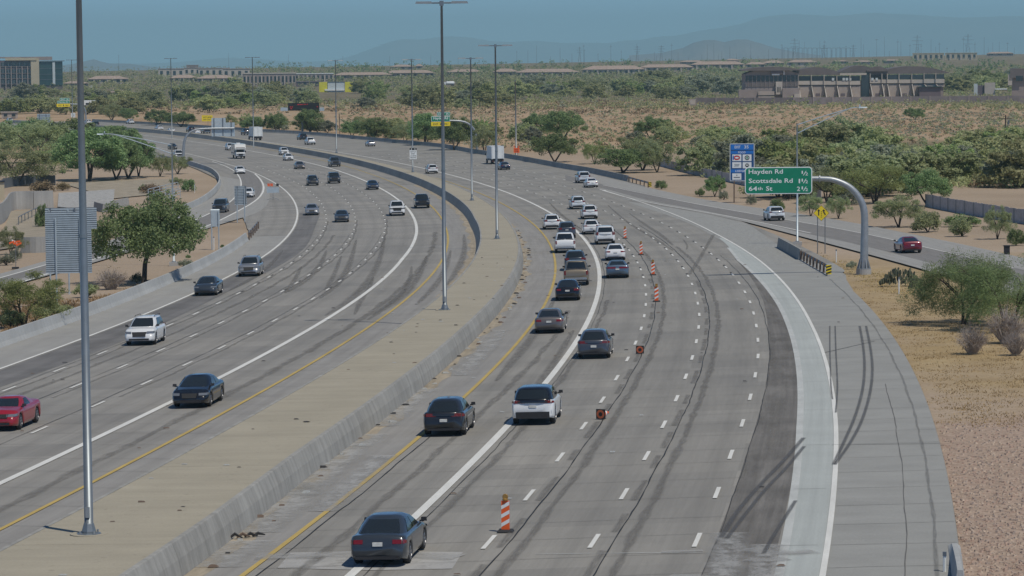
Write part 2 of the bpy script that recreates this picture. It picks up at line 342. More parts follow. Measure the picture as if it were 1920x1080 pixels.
# buildings
m_stucco = simple('tan_stucco', (.37, .315, .272), .9, 0, .1, .3)
m_stucco2 = simple('pale_stucco', (.45, .405, .35), .9, 0, .1, .3)
m_stucco3 = simple('grey_brown_stucco', (.28, .235, .215), .9, 0, .1, .3)
m_rooft = simple('tan_roof_tiles', (.33, .255, .205), .9, 0, .2, .6)
m_roofd = simple('dark_metal_roof', (.14, .12, .115), .7, 0, .12, .3)
m_dkglass = simple('dark_window_glass', (.03, .04, .045), .12, 0, .1, .4)
m_teal = simple('teal_curtain_glass', (.025, .055, .055), .15, 0, .25, .15)
m_cream = simple('cream_panel', (.45, .39, .27), .8, 0, .06, .3)
m_plum = simple('plum_facade', (.13, .1, .11), .7, 0, .1, .2)
m_yellow = simple('bright_yellow_cladding', (.62, .58, .04), .6, 0, .1, .3)
m_palew = simple('pale_grey_cladding', (.5, .55, .55), .6, 0, .06, .3)
# ------------------------------------------------------------------ ground
def zone(nt, pos, cx, cy, rx, ry, soft=.35):
    """1 inside an ellipse on the map, fading out"""
    mp = N(nt, 'ShaderNodeMapping'); mp.inputs['Location'].default_value = (-cx/rx, -cy/ry, 0); mp.inputs['Scale'].default_value = (1/rx, 1/ry, 0); nt.links.new(pos, mp.inputs[0])
    ln = N(nt, 'ShaderNodeVectorMath', operation='LENGTH'); nt.links.new(mp.outputs[0], ln.inputs[0])
    return ramp(nt, ln.outputs['Value'], [(1 - soft if soft < 1 else .0, (1, 1, 1)), (1.0, (0, 0, 0))])
def build_ground():
    m, nt, b = nodes_of('desert_soil'); pos = N(nt, 'ShaderNodeNewGeometry').outputs['Position']; L = nt.links
    n1 = noise(nt, pos, .02, 8, .6); n2 = noise(nt, pos, .25, 6, .65); n3 = noise(nt, pos, 3.5, 4, .7); n4 = noise(nt, mapped(nt, pos, (.06, .012, .06)), 1.0, 6, .6)
    dirt = ramp(nt, n1, [(.3, (.3, .232, .163)), (.5, (.365, .287, .208)), (.7, (.42, .335, .25))])
    grav = ramp(nt, n3, [(.25, (.29, .215, .165)), (.5, (.37, .28, .215)), (.75, (.43, .335, .262))])
    straw = ramp(nt, n2, [(.28, (.29, .21, .1)), (.5, (.38, .282, .148)), (.72, (.44, .345, .2))])
    gold = ramp(nt, n4, [(.3, (.23, .165, .1)), (.42, (.36, .25, .15)), (.6, (.43, .315, .2)), (.75, (.27, .225, .145))])
    brown = ramp(nt, n4, [(.3, (.14, .12, .075)), (.6, (.21, .175, .115)), (.8, (.28, .225, .155))])
    wp = N(nt, 'ShaderNodeVectorMath', operation='MULTIPLY_ADD'); nzv = N(nt, 'ShaderNodeTexNoise'); nzv.inputs['Scale'].default_value = .12; nzv.inputs['Detail'].default_value = 6; L.new(pos, nzv.inputs['Vector']); L.new(nzv.outputs['Color'], wp.inputs[0]); wp.inputs[1].default_value = (26, 34, 0); L.new(pos, wp.inputs[2]); wpo = N(nt, 'ShaderNodeVectorMath', operation='SUBTRACT'); L.new(wp.outputs[0], wpo.inputs[0]); wpo.inputs[1].default_value = (13, 17, 0); wob_pos = wpo.outputs[0]
    col = mix(nt, zone(nt, wob_pos, 26, 105, 16, 44, .3), dirt, grav)
    dry = math_n(nt, 'MULTIPLY', zone(nt, wob_pos, 34, 200, 20, 88, .4), ramp(nt, n1, [(.36, (.25,)*3), (.52, (1, 1, 1))]))
    col = mix(nt, dry, col, straw)
    sp = N(nt, 'ShaderNodeSeparateXYZ'); L.new(pos, sp.inputs[0])
    wob = math_n(nt, 'ADD', sp.outputs[1], math_n(nt, 'MULTIPLY', math_n(nt, 'SUBTRACT', n1, .5), 260))
    r1 = N(nt, 'ShaderNodeMapRange', interpolation_type='SMOOTHSTEP'); r1.inputs[1].default_value = 620; r1.inputs[2].default_value = 780; L.new(wob, r1.inputs[0])
    r2 = N(nt, 'ShaderNodeMapRange', interpolation_type='SMOOTHSTEP'); r2.inputs[1].default_value = 1480; r2.inputs[2].default_value = 1620; L.new(wob, r2.inputs[0])
    col = mix(nt, r1.outputs[0], col, gold); col = mix(nt, r2.outputs[0], col, brown)
    scr = ramp(nt, n2, [(.3, (.12, .11, .06)), (.5, (.2, .17, .1)), (.72, (.29, .225, .14))]); col = mix(nt, zone(nt, wob_pos, 95, 600, 66, 165, .3), col, scr)
    col = mix(nt, 1.0, col, ramp(nt, n3, [(.25, (.78, .78, .78)), (.75, (1.16, 1.16, 1.16))]), 'MULTIPLY')
    L.new(col, b.inputs['Base Color']); b.inputs['Roughness'].default_value = .95; b.inputs['Specular IOR Level'].default_value = .1
    bump(nt, b, n3, .5, .06)
    Y = np.concatenate([np.linspace(40, 100, 13)[:-1], 100*1.014**np.arange(0, 330)]); Y = Y[Y < 9000]; U = np.linspace(-1, 1, 171); U = U*(.55 + .45*np.abs(U))
    YY, UU = np.meshgrid(Y, U, indexing='ij'); XX = UU*(YY*.26 + 95)
    xl = np.interp(YY, _sp[:, 1], _sp[:, 0]); away = np.clip((np.where(XX > xl, XX - xl - 45, xl - XX - 75))/30, 0, 1); ZZ = ground(XX, YY) - .13 + away*np.where(YY > 650, .35*np.sin(XX*.021 + YY*.006)*np.sin(YY*.013), 0)
    V = np.stack([XX, YY, ZZ], -1).reshape(-1, 3); n = len(U); i = (np.arange(len(Y) - 1)[:, None]*n + np.arange(n - 1)).ravel()
    tag(fast_obj('ground', V, np.stack([i, i + 1, i + n + 1, i + n], 1), m, smooth=True), kind='structure')
build_ground()

def build_hills():
    m, nt, b = nodes_of('hill_rock'); pos = N(nt, 'ShaderNodeNewGeometry').outputs['Position']
    n1 = noise(nt, pos, .0012, 9, .65); nt.links.new(ramp(nt, n1, [(.35, (.105, .085, .075)), (.65, (.2, .165, .135))]), b.inputs['Base Color']); b.inputs['Roughness'].default_value = 1
    def ridge(name, prof, Y, depth, seed, rough):
        prof = np.array(prof, float); px = np.linspace(prof[0, 0], prof[-1, 0], 260); py = np.interp(px, prof[:, 0], prof[:, 1]); rng = np.random.default_rng(seed)
        base = np.array([far(x, 130 - .009*(x - 960), Y)[2] for x in px]); top = np.array([far(x, y, Y)[2] for x, y in zip(px, py)]); X = np.array([far(x, 110, Y)[0] for x in px])
        H = np.maximum(top - base, 1); K = 26; V = []
        spur = np.zeros((K, len(px)))
        for fq in (5, 9, 17, 31, 60, 110):
            ph = rng.uniform(0, 6.28, 3); a = 1.0/fq**.75; x = np.linspace(0, 1, len(px))
            for k in range(K): spur[k] += a*np.sin(fq*6.28*x*.5 + ph[0] + k*.35*math.sin(fq) + ph[1])*math.sin(ph[2] + k*.2*fq**.5 + 1)
        for k in range(K):
            u = k/(K - 1); e = math.sin(math.pi*min(u/.6*.5, 1))**1.25 if u < .6 else math.cos((u - .6)/.4*math.pi/2)
            wgt = 1 - abs(u - .6)/.6 if u < .6 else 1 - (u - .6)/.4
            h = base - 60 + (H + 60)*e*(1 + rough*spur[k]*(1 - wgt)*1.2); V.append(np.stack([X*(1 + (u - .6)*depth/Y), np.full(len(px), Y + (u - .6)*depth), h], -1))
        V = np.concatenate(V); n = len(px); i = (np.arange(K - 1)[:, None]*n + np.arange(n - 1)).ravel()
        tag(fast_obj(name, V, np.stack([i, i + 1, i + n + 1, i + n], 1), m, smooth=True), kind='structure')
    ridge('mountains', [(-900, 128), (-400, 122), (-100, 120), (200, 121), (330, 117), (400, 110), (430, 108), (500, 112), (560, 116), (620, 114), (660, 105), (700, 90), (735, 77), (760, 73), (790, 75), (815, 71), (850, 68), (880, 70), (920, 77), (960, 79), (1000, 76), (1060, 81), (1100, 80), (1140, 81), (1170, 76), (1200, 75), (1230, 69), (1270, 67), (1310, 58), (1350, 53), (1390, 45), (1420, 34), (1450, 29), (1490, 26), (1560, 30), (1640, 24), (1720, 28), (1800, 33), (1900, 30), (2050, 38), (2400, 60), (2900, 95)], 40000, 9000, 3, .35)
    ridge('foothill', [(1180, 104), (1240, 99), (1280, 90), (1300, 80), (1322, 75), (1340, 75), (1358, 79), (1380, 74), (1400, 74), (1425, 81), (1450, 89), (1490, 97), (1540, 104)], 17000, 3000, 5, .25)
    ridge('left_hill', [(60, 128), (130, 121), (150, 117), (166, 113), (176, 111), (188, 115), (205, 119), (240, 119), (262, 122), (300, 127)], 19000, 3000, 8, .25)
build_hills()

# ------------------------------------------------------------------ carriageways
def sheet(name, s, offs, dz, mat, parent=None, kind='structure', lat=1.5, across=False):
    """a strip of the road: offs = (left, right) as numbers or functions of the station"""
    s = np.asarray(s, float); lo, ro = [np.broadcast_to(o(s) if callable(o) else o, s.shape) for o in offs]
    n = max(2, int(np.max(np.abs(lo - ro))/lat) + 1); w = np.linspace(0, 1, n); O = lo[:, None]*(1 - w) + ro[:, None]*w; SS = np.broadcast_to(s[:, None], O.shape)
    V = road(SS, O, dz).reshape(-1, 3); i = (np.arange(len(s) - 1)[:, None]*n + np.arange(n - 1)).ravel()
    uv = np.stack([SS, np.broadcast_to(w[None]*.5, O.shape) if across else O], -1).reshape(-1, 2); o = mesh_obj(name, V, np.stack([i, i + 1, i + n + 1, i + n], 1), mat, parent, uv=uv)
    if kind and parent is None: tag(o, kind=kind)
    elif kind == 'stuff': tag(o, kind=kind)
    return o
def lerp_rows(Lp, Rp, step=2.5):
    """resample two world polylines to the same number of rows"""
    def rs(P, n):
        d = np.concatenate([[0], np.cumsum(np.linalg.norm(np.diff(P[:, :2], axis=0), axis=1))]); q = np.linspace(0, d[-1], n); return np.stack([np.interp(q, d, P[:, k]) for k in range(2)], -1), d[-1]
    n = max(8, int(max(np.linalg.norm(np.diff(Lp[:, :2], axis=0), axis=1).sum(), np.linalg.norm(np.diff(Rp[:, :2], axis=0), axis=1).sum())/step)); a, l = rs(smooth_line(Lp), n); b, _ = rs(smooth_line(Rp), n); return a, b, l
def smooth_line(P, it=2):
    P = np.asarray(P, float)[:, :2]
    for _ in range(it):                       # corner cutting keeps the ends
        Q = [P[0]]
        for a, b in zip(P[:-1], P[1:]): Q += [a*.75 + b*.25, a*.25 + b*.75]
        Q.append(P[-1]); P = np.array(Q)
    return P
def sheet2(name, Lpx, Rpx, dz, mat, parent=None, kind='structure', lat=1.5):
    A, B, ln = lerp_rows(np.array([at(*p) for p in Lpx]), np.array([at(*p) for p in Rpx])); wd = np.linalg.norm(A - B, axis=1).max(); n = max(3, int(wd/lat)); w = np.linspace(0, 1, n)[None, :, None]
    P = A[:, None]*(1 - w) + B[:, None]*w; V = np.concatenate([P, (ground(P[..., 0], P[..., 1]) + dz)[..., None]], -1).reshape(-1, 3); r = len(A)
    uv = np.stack(np.broadcast_arrays(np.linspace(0, ln, r)[:, None], np.linspace(0, wd, n)[None]), -1).reshape(-1, 2); i = (np.arange(r - 1)[:, None]*n + np.arange(n - 1)).ravel()
    o = mesh_obj(name, V, np.stack([i, i + 1, i + n + 1, i + n], 1), mat, parent, uv=uv)
    if kind: tag(o, kind=kind)
    return o
def strip_line(P, width, dz, step=None):
    """flat ribbon along a world polyline: vertices, faces, uv"""
    P = smooth_line(P, 3) if len(P) > 2 else np.array([np.asarray(P)[0, :2]*(1 - u) + np.asarray(P)[1, :2]*u for u in np.linspace(0, 1, 8)])
    t = np.gradient(P, axis=0); t /= np.linalg.norm(t, axis=1, keepdims=True) + 1e-9; nrm = np.stack([-t[:, 1], t[:, 0]], -1); wd = np.broadcast_to(width, len(P))[:, None]/2 if not np.ndim(width) else np.interp(np.linspace(0, 1, len(P)), np.linspace(0, 1, len(width)), width)[:, None]/2
    A, B = P + nrm*wd, P - nrm*wd; Q = np.stack([A, B], 1).reshape(-1, 2); V = np.c_[Q, ground(Q[:, 0], Q[:, 1]) + dz]
    d = np.concatenate([[0], np.cumsum(np.linalg.norm(np.diff(P, axis=0), axis=1))]); uv = np.stack([np.repeat(d, 2), np.tile([0, .5], len(P))], -1)
    return V, [(2*i + 1, 2*i + 3, 2*i + 2, 2*i) for i in range(len(P) - 1)], uv
def ribbon(name, px, width, dz, mat, parent=None, kind=None):
    V, Fc, uv = strip_line(np.array([at(*p) for p in px]), width, dz); o = mesh_obj(name, V, Fc, mat, parent, uv=uv)
    if kind: tag(o, kind=kind)
    return o
SR = np.concatenate([np.arange(-60, 700, 3.0), np.arange(700, 1060, 6.0)])
t_ml = tab((-80, 11.15), (270, 11.1), (305, 10.7), (362, 10.35), (423, 9.9), (500, 9.3), (600, 8.9), (700, 8.8), (1080, 8.8))          # median's far edge
t_lw = lambda s: t_ml(s) + np.interp(s, [0, 560], [.5, .35])
t_mr = tab((-80, 5.4), (-10, 5.6), (6, 5.85), (14, 6.1), (24, 6.35), (60, 6.6), (100, 6.85), (170, 7.0), (240, 7.35), (400, 7.3), (600, 7.0), (1080, 7.0))
t_mb = lambda s: t_mr(s) - .32
t_ly = tab((-80, 14.7), (272, 14.5), (319, 14.2), (377, 13.75), (448, 13.1), (504, 12.5), (590, 11.8), (680, 11.4), (1080, 11.4))
t_lh = tab((-80, 18.4), (200, 18.5), (263, 18.0), (332, 17.6), (409, 17.3), (497, 16.6), (600, 16.5), (683, 17.0), (1080, 17.6))
t_l1 = tab((-80, 22.1), (212, 22.1), (288, 21.6), (386, 21.2), (500, 20.8), (1080, 21.4))
t_l2 = tab((-80, 25.75), (199, 25.7), (278, 25.4), (415, 24.8), (500, 24.7), (1080, 25.2))
t_l3 = tab((-80, 29.2), (250, 29.1), (451, 28.9), (1080, 29.0))
t_le = tab((-80, 33.05), (150, 33.0), (300, 32.9), (434, 32.6), (500, 32.6), (600, 33.5), (700, 34), (1080, 34))
t_yr = tab((-80, 3.5), (36, 3.5), (120, 3.65), (190, 3.85), (300, 4.0), (400, 4.2), (600, 4.2), (1080, 4.2))
t_a = tab((-80, -3.45), (40, -3.5), (100, -3.7), (180, -3.6), (230, -3.55), (500, -3.7), (1080, -3.7))
t_b = tab((-80, -6.95), (30, -7.05), (110, -7.4), (170, -7.3), (264, -7.1), (500, -7.4), (1080, -7.4))
t_c = tab((-80, -10.35), (30, -10.5), (78, -10.95), (125, -11.1), (230, -10.8), (360, -10.9), (400, -11.1), (470, -11.6), (1080, -11.6))
t_e = tab((-80, -14.95), (40, -14.75), (100, -14.5), (180, -14.45), (235, -14.3), (320, -14.5), (370, -14.4), (500, -15.2), (1080, -15.3))
_rb = sorted([so(at(*p)) for p in [(1215, 350.5), (1110, 325.5), (1042.5, 314), (947.5, 296.5), (880, 286.5), (830, 277), (775, 271.5), (720, 266.5), (636, 258), (557, 251.5), (480, 247.5)]])
t_rb = tab((-80, -19.1), *[p for p in _rb], (1080, _rb[-1][1]))        # foot of the outer barrier
t_rp = lambda s: np.where(s < 150, -19.05, np.where(s < _rb[0][0], np.interp(s, [150, 160, _rb[0][0]], [-19.05, -20.5, -19.5]), t_rb(s) - .1))
nearside = sheet('near_carriageway', SR, (lambda s: t_mr(s) + .1, t_rp), 0, m_lanes)
_lb = [so(at(*p)) for p in [(345, 307), (300, 297), (240, 287)]]
t_lo = tab((-80, 37.0), (252, 37.0), (262, 37.0), (285, 38.5), (330, 40.5), *[(a, b) for a, b in sorted(_lb)], (1080, sorted(_lb)[-1][1]))
farside = sheet('far_carriageway', SR, (lambda s: t_lo(s) + .2, lambda s: t_ml(s) + .1), 0, m_lanes_far)

# paler shoulders, the worn asphalt lane, the new pale strip
s1 = np.arange(-60, 246, 3.0)
sheet('outer_shoulder', np.arange(-60, 172, 3.0), (lambda s: t_e(s) - .02, lambda s: t_rp(s) + .02), .006, m_shoulder)
sheet('asphalt_lane', np.arange(-10, 188, 3.0), (lambda s: t_c(s) - .62 - np.interp(s, [90, 186], [0, 1.0]), lambda s: np.interp(s, [0, 100, 188], [-13.2, -13.0, -12.55])), .006, m_asphalt)
t_gut = tab((-80, -13.8), (0, -13.6), (40, -13.3), (120, -13.15), (180, -12.8), (225, -13.9))
sheet('pale_strip', np.arange(-60, 226, 3.0), (t_gut, lambda s: t_e(s) + .02), .010, m_pale)
sheet('gutter_edge', np.arange(-60, 205, 3.0), (lambda s: t_gut(s) + .28, lambda s: t_gut(s) - .02), .014, m_edge)
sheet('inner_shoulder', np.arange(-60, 420, 3.0), (lambda s: t_mb(s) - .02, lambda s: t_yr(s) + .12), .006, m_inner)
sheet('gutter_dust', np.arange(-60, 300, 2.0), (lambda s: t_mb(s) - .01, lambda s: t_mb(s) - .5 - .25*np.sin(s*.31) - .18*np.sin(s*.83 + 1)), .012, m_dust)
sheet('far_inner_shoulder', np.arange(-60, 420, 3.0), (lambda s: t_ly(s) - .1, lambda s: t_lw(s) + .02), .006, m_inner)
sheet('far_gutter_dust', np.arange(120, 420, 2.0), (lambda s: t_lw(s) + .7 + .2*np.sin(s*.37), lambda s: t_lw(s) + .02), .012, m_dust)
sheet('far_outer_shoulder', np.arange(-60, 262, 3.0), (lambda s: np.full_like(s, 36.95), lambda s: t_le(s) + .1), .006, m_ramp_edge)
sheet('far_worn_lane', np.arange(-60, 330, 3.0), (lambda s: t_le(s) - .25, lambda s: t_l3(s) + .9 + .3*np.sin(s*.05)), .006, streaky('dark_worn_concrete', (.17, .165, .158), .3, (.025, .9)))
sheet2('gore_pavement', [(1180, 378), (1260, 390), (1330, 402), (1400, 419), (1420, 431), (1448, 452), (1500, 484), (1545, 503), (1586, 511.5), (1587, 524)], [(1180, 380), (1240, 399), (1300, 421), (1350, 449), (1400, 480), (1440, 510), (1470, 537), (1500, 570), (1530, 570), (1600, 545)], .003, m_shoulder)
sheet2('entrance_ramp', [(1090, 345), (1150, 361), (1210, 379), (1300, 395), (1390, 414), (1440, 427), (1505, 444), (1565, 460), (1640, 480), (1740, 507.5), (1850, 540), (1990, 585)], [(1090, 322), (1150, 336), (1215, 352), (1310, 372.5), (1375, 383), (1440, 392.5), (1540, 407), (1627, 422.5), (1720, 441), (1790, 455), (1890, 477), (2030, 510)], .016, m_ramp_edge)
sheet2('entrance_ramp_lane', [(1060, 338), (1150, 357.5), (1210, 375.5), (1300, 391), (1390, 409), (1440, 420.5), (1505, 437), (1565, 449), (1640, 466), (1740, 492), (1850, 521), (1990, 563)], [(1060, 328), (1135, 347.5), (1215, 363), (1310, 384), (1375, 395), (1440, 405), (1540, 423.5), (1627, 440), (1720, 460), (1790, 475), (1890, 499), (2030, 535)], .022, m_ramp)
sheet2('exit_ramp', [(-420, 634), (-60, 528), (0, 514), (150, 470), (250, 436), (330, 401), (390, 376.5), (408, 360), (412, 349), (410, 340), (398, 328)], [(-420, 672), (-60, 556), (0, 541), (150, 500), (250, 470), (330, 447), (430, 415), (480, 401), (502, 385), (507, 365), (500, 345)], .016, m_ramp_edge)
sheet2('exit_ramp_lane', [(-420, 643), (-60, 536), (0, 523), (150, 479), (250, 448), (342.5, 422), (390, 402), (440, 375), (455, 346), (446, 326), (425, 312)], [(-420, 660), (-60, 546), (0, 531), (100, 509), (250, 463), (372, 431), (415, 412.5), (480, 377.5), (494, 352), (484, 331), (460, 318)], .022, m_ramp)

# ------------------------------------------------------------------ road markings
def mark(name, s, o, w, mat, parent, dz=.03, kind=None):
    return sheet(name, s, (lambda q: (o(q) if callable(o) else o) + w/2, lambda q: (o(q) if callable(o) else o) - w/2), dz, mat, parent, kind)
SM = np.arange(-60, 1040, 3.0)
mark('carpool_line', SM, 0.0, .34, m_wpaint, nearside); mark('yellow_line', SM, t_yr, .2, m_ypaint, nearside)
mark('edge_line', np.arange(-60, 378, 3.0), t_e, .2, m_wpaint, nearside)
mark('yellow_line', SM, t_ly, .2, m_ypaint, farside); mark('carpool_line', SM, t_lh, .34, m_wpaint, farside); mark('edge_line', np.arange(-60, 1000, 3.0), t_le, .24, m_wpaint, farside)
_near_n = lambda n: np.interp(n, [-6, 0, 21, 38, 80], [-66, 6.6, 251, 468, 1000])
def dashes(parent, off, centres, ln=3.05, w=.16, black=False):
    for c in centres:
        s = np.linspace(c - ln/2, c + ln/2, 4); mark('lane_dash', s, off, w, m_wpaint, parent, .03)
    if black:
        V = []; Fc = []; uv = []
        for c in [q for q in centres if q > 150]:
            s = np.linspace(c + ln/2 + .02, c + ln/2 + 2.2, 3); P = np.concatenate([road(s, off(s) + w/2, .028), road(s, off(s) - w/2, .028)]); k = len(V); V += list(P); uv += [(a, .1) for a in s]*2; Fc += [(k + i, k + 3 + i, k + 4 + i, k + 1 + i) for i in range(2)]
        tag(mesh_obj('contrast_marks', V, Fc, m_black, parent, uv=uv), kind='stuff')
nn = np.arange(-3, 49)
for off, n1, blk in ((t_a, 49, True), (t_b, 49, True), (t_c, 49, True)): dashes(nearside, off, [float(_near_n(n)) for n in nn if n < n1], black=blk)
t_d = tab((-80, -15), (330, -14.6), (380, -14.6), (480, -15.4), (1080, -15.6)); dashes(nearside, t_d, [float(_near_n(n)) for n in np.arange(30.3, 49, 1)], w=.2)
for off, s0 in ((t_l1, -4.2), (t_l2, -5.2), (t_l3, -6.4)): dashes(farside, off, list(s0 + 12.05*np.arange(0, 46)), black=True)
def px_line(name, px, w, mat, parent, dz=.034): return ribbon(name, px, w, dz, mat, parent)
_er = bpy.data.objects['entrance_ramp_lane']; _xr = bpy.data.objects['exit_ramp_lane']
px_line('edge_line', [(1130, 357.5), (1180, 372), (1242, 385), (1335, 400), (1440, 420), (1520, 437.5)], .2, m_wpaint, _er)
px_line('edge_line', [(1130, 347), (1280, 378), (1440, 406), (1615, 436), (1762, 470), (1900, 503)], .16, m_wpaint, _er)
px_line('edge_line', [(-40, 556), (100, 510), (250, 463), (372, 431), (415, 412.5), (480, 377.5), (493, 362), (495, 350), (490, 338), (478, 326)], .3, m_wpaint, _xr)
px_line('edge_line', [(-40, 533), (150, 478), (250, 447), (342, 422.5), (390, 402.5), (440, 375), (455, 347), (446, 325), (425, 312), (398, 303)], .24, m_wpaint, _xr)

# ------------------------------------------------------------------ joints, seals, patches, rubber
def lattice(name, parent, s_list, o0, o1, skew, w, dz, mat, n=6):
    V = []; Fc = []; uv = []
    for s in s_list:
        o = np.linspace(o0, o1, n); q = s - (o - o0)*skew; jit = RNG.normal(0, .03, n)
        P = np.concatenate([road(q + w/2 + jit, o, dz), road(q - w/2 + jit, o, dz)]); k = len(V); V += list(P); uv += [(a, b) for a, b in zip(q, o)]*2; Fc += [(k + i, k + i + 1, k + n + i + 1, k + n + i) for i in range(n - 1)]
    return tag(mesh_obj(name, V, Fc, mat, parent, uv=uv), kind='stuff')
_js = np.cumsum(RNG.choice([4.0, 4.6, 4.3, 5.2], 70)) - 60
lattice('slab_joints', nearside, _js[_js < 190], 3.3, -11.3, .17, .03, .018, m_joint)
lattice('slab_joints', farside, _js[_js < 150] + 1.7, 12.2, 32.9, -.17, .03, .018, m_joint)
lattice('slab_joints', bpy.data.objects['outer_shoulder'], np.arange(-50, 150, 4.6), -14.9, -19.0, .1, .03, .018, m_joint, 4)
lattice('slab_joints', bpy.data.objects['pale_strip'], np.arange(-50, 200, 13.8), -13.3, -14.5, .05, .03, .018, m_joint, 3)
def seam(parent, off, s0, s1, w, mat, amp=.025, dz=.022, name='sealed_crack', br=None):
    s = np.arange(s0, s1, 1.5); wob = amp*np.sin(s*.37 + off(0)) + RNG.normal(0, amp*.4, len(s)); ww = w*RNG.uniform(.6, 1.3, len(s))
    return sheet(name, s, (off(s) + wob + ww/2 if br is None else off(s) + wob + ww/2, off(s) + wob - ww/2), dz, mat, parent, None, across=True)
for o in (t_a, t_b): seam(nearside, (lambda o: lambda s: o(s) - .68)(o), -60, 260, .05, m_seal)
seam(nearside, lambda s: t_c(s) - .66, -10, 190, .03, m_seal); seam(nearside, lambda s: t_yr(s) - .45 + 0*s, -60, 40, .045, m_seal); seam(nearside, lambda s: -.42 + 0*s, -60, 260, .035, m_seal)
for o in (t_l1, t_l2, t_l3): seam(farside, (lambda o: lambda s: o(s) + .3)(o), -60, 260, .035, m_seal)
m_shscuff = soften(streaky('shoulder_scuff', (.2, .2, .19), .12, (.4, 3.0)), True, .2, .6, .5)
seam(bpy.data.objects['outer_shoulder'], lambda s: -17.35 + 0*s, -60, 60, .03, m_joint); seam(bpy.data.objects['outer_shoulder'], lambda s: -18.3 + 0*s, -60, 150, .16, m_shscuff, name='wheel_scuff')
def bars(parent, off, w, s0, s1, lo, hi, gap, mat, dz=.026):
    s = s0
    while s < s1:
        ln = RNG.uniform(lo, hi); q = np.arange(s, s + ln + .01, 1.5); q = np.linspace(s, s + ln, max(3, len(q))); u = np.linspace(0, 1, len(q)); ww = w*RNG.uniform(.7, 1.15, len(q))
        sheet('worn_stripe', q, (off(q) + ww/2, off(q) - ww/2), dz, mat, parent, None, across=True); s += ln + RNG.uniform(*gap)
for o, b0 in ((t_a, 150), (t_b, 150)):
    bars(nearside, (lambda o: lambda s: o(s) - .5)(o), .36, -40, b0, 3, 9, (2, 6), m_band)
    seam(nearside, (lambda o: lambda s: o(s) - 1.25 + .09*np.sin(s*.03))(o), -40, 210, .42, m_band, .03, .02, 'seal_band')
seam(nearside, lambda s: 1.75 + .15*np.sin(s*.05), -40, 120, .5, m_band, .05, .02, 'seal_band'); seam(nearside, lambda s: -.75 - .1*np.sin(s*.06), -40, 130, .4, m_band, .04, .02, 'seal_band')
for o in (t_l1, t_l2, t_l3): seam(farside, (lambda o: lambda s: o(s) - .3 + .1*np.sin(s*.05))(o), 60, 300, .3, m_band, .05, .02, 'seal_band')
seam(farside, lambda s: t_ly(s) + 1.5 + .1*np.sin(s*.04), -40, 260, .7, m_band, .05, .02, 'seal_band'); seam(farside, lambda s: t_l3(s) - 1.6 + .1*np.sin(s*.03), -40, 260, .5, m_band, .05, .02, 'seal_band')
_os = bpy.data.objects['outer_shoulder']; _al = bpy.data.objects['asphalt_lane']
def skid(px, w, parent, dz=.04): ribbon('skid_mark', px, w, dz, m_skid, parent)
skid([(1556, 612), (1556, 650), (1557, 690), (1558, 730), (1561, 750)], .11, _os); skid([(1566, 612), (1567, 650), (1569, 690), (1571, 730), (1567, 775)], .12, _os)
skid([(1612, 612), (1619, 650), (1622, 690), (1618, 735), (1603, 785), (1585, 825), (1563, 872)], .2, _os); skid([(1624, 612), (1633, 655), (1637, 695), (1632, 740), (1617, 790), (1596, 830), (1565, 873)], .2, _os)
skid([(1507, 822), (1470, 865), (1435, 900), (1385, 955), (1352, 1010)], .26, _al); skid([(1508, 838), (1472, 882), (1438, 915), (1398, 965), (1362, 1012)], .22, _al)
skid([(1492, 940), (1470, 975), (1445, 1015), (1432, 1040)], .2, _al); ribbon('tyre_streak', [(1338, 440), (1325, 462), (1308, 492), (1292, 515)], .5, .04, m_band, nearside); ribbon('tyre_streak', [(1282, 450), (1289, 460), (1288, 468)], .25, .04, m_band, nearside)
for a in ([(700, 520), (690, 545), (678, 560), (665, 590)], [(640, 480), (625, 520), (610, 545)], [(565, 500), (550, 530), (535, 550)], [(772, 500), (768, 530), (745, 560), (700, 590)], [(1140, 385), (1180, 420), (1215, 440), (1240, 455), (1262, 470)], [(1180, 400), (1215, 425), (1240, 440), (1262, 460)], [(1030, 380), (1060, 410), (1090, 430)]): ribbon('tyre_streak', a, [.15, .55, .6, .2], .024, m_band, farside if a[0][0] < 800 else nearside)
for a, w in (([(612, 470), (600, 500), (575, 525), (540, 548)], .9), ([(668, 450), (655, 500), (632, 535), (600, 560)], .9), ([(722, 440), (712, 490), (690, 530), (655, 565), (610, 592)], 1.0), ([(800, 480), (790, 510), (768, 545), (735, 570), (690, 600)], .9), ([(845, 470), (838, 500), (815, 540), (780, 572)], .8), ([(870, 440), (872, 470), (862, 500), (838, 535)], .9), ([(530, 470), (505, 500), (470, 525), (430, 545)], .8), ([(1040, 560), (1020, 600), (985, 650), (930, 715)], .8), ([(1075, 620), (1040, 680), (1000, 735)], .7)): ribbon('tyre_streak', [(x, y) for x, y in a], [.2, w*.8, w, .2], .024, m_band, farside if a[0][0] < 900 else nearside)
for a, w in (([(478, 1000), (540, 948), (590, 905)], 2.2), ([(560, 930), (640, 865), (700, 815)], 1.8), ([(600, 960), (660, 905), (720, 855)], 1.4), ([(400, 1065), (470, 1015)], 2.4), ([(720, 800), (800, 730)], 1.6), ([(480, 1045), (700, 1040), (860, 1046)], 1.6), ([(860, 705), (905, 660), (940, 620)], 1.5), ([(1400, 1030), (1470, 1040), (1530, 1035)], 1.2)): ribbon('lime_stain', a, w, .033, m_wash, nearside)
def patch(px, mat, parent, name='concrete_patch', dz=.012):
    P = [at(*p) for p in px]; mesh_obj(name, [p + np.array([0, 0, dz]) for p in P], [tuple(range(len(P)))[::-1]], mat, parent, uv=[so(p) for p in P])
patch([(545, 1037), (700, 1034), (868, 1036), (848, 1067), (700, 1070), (520, 1066)], m_patch, nearside, dz=.016)
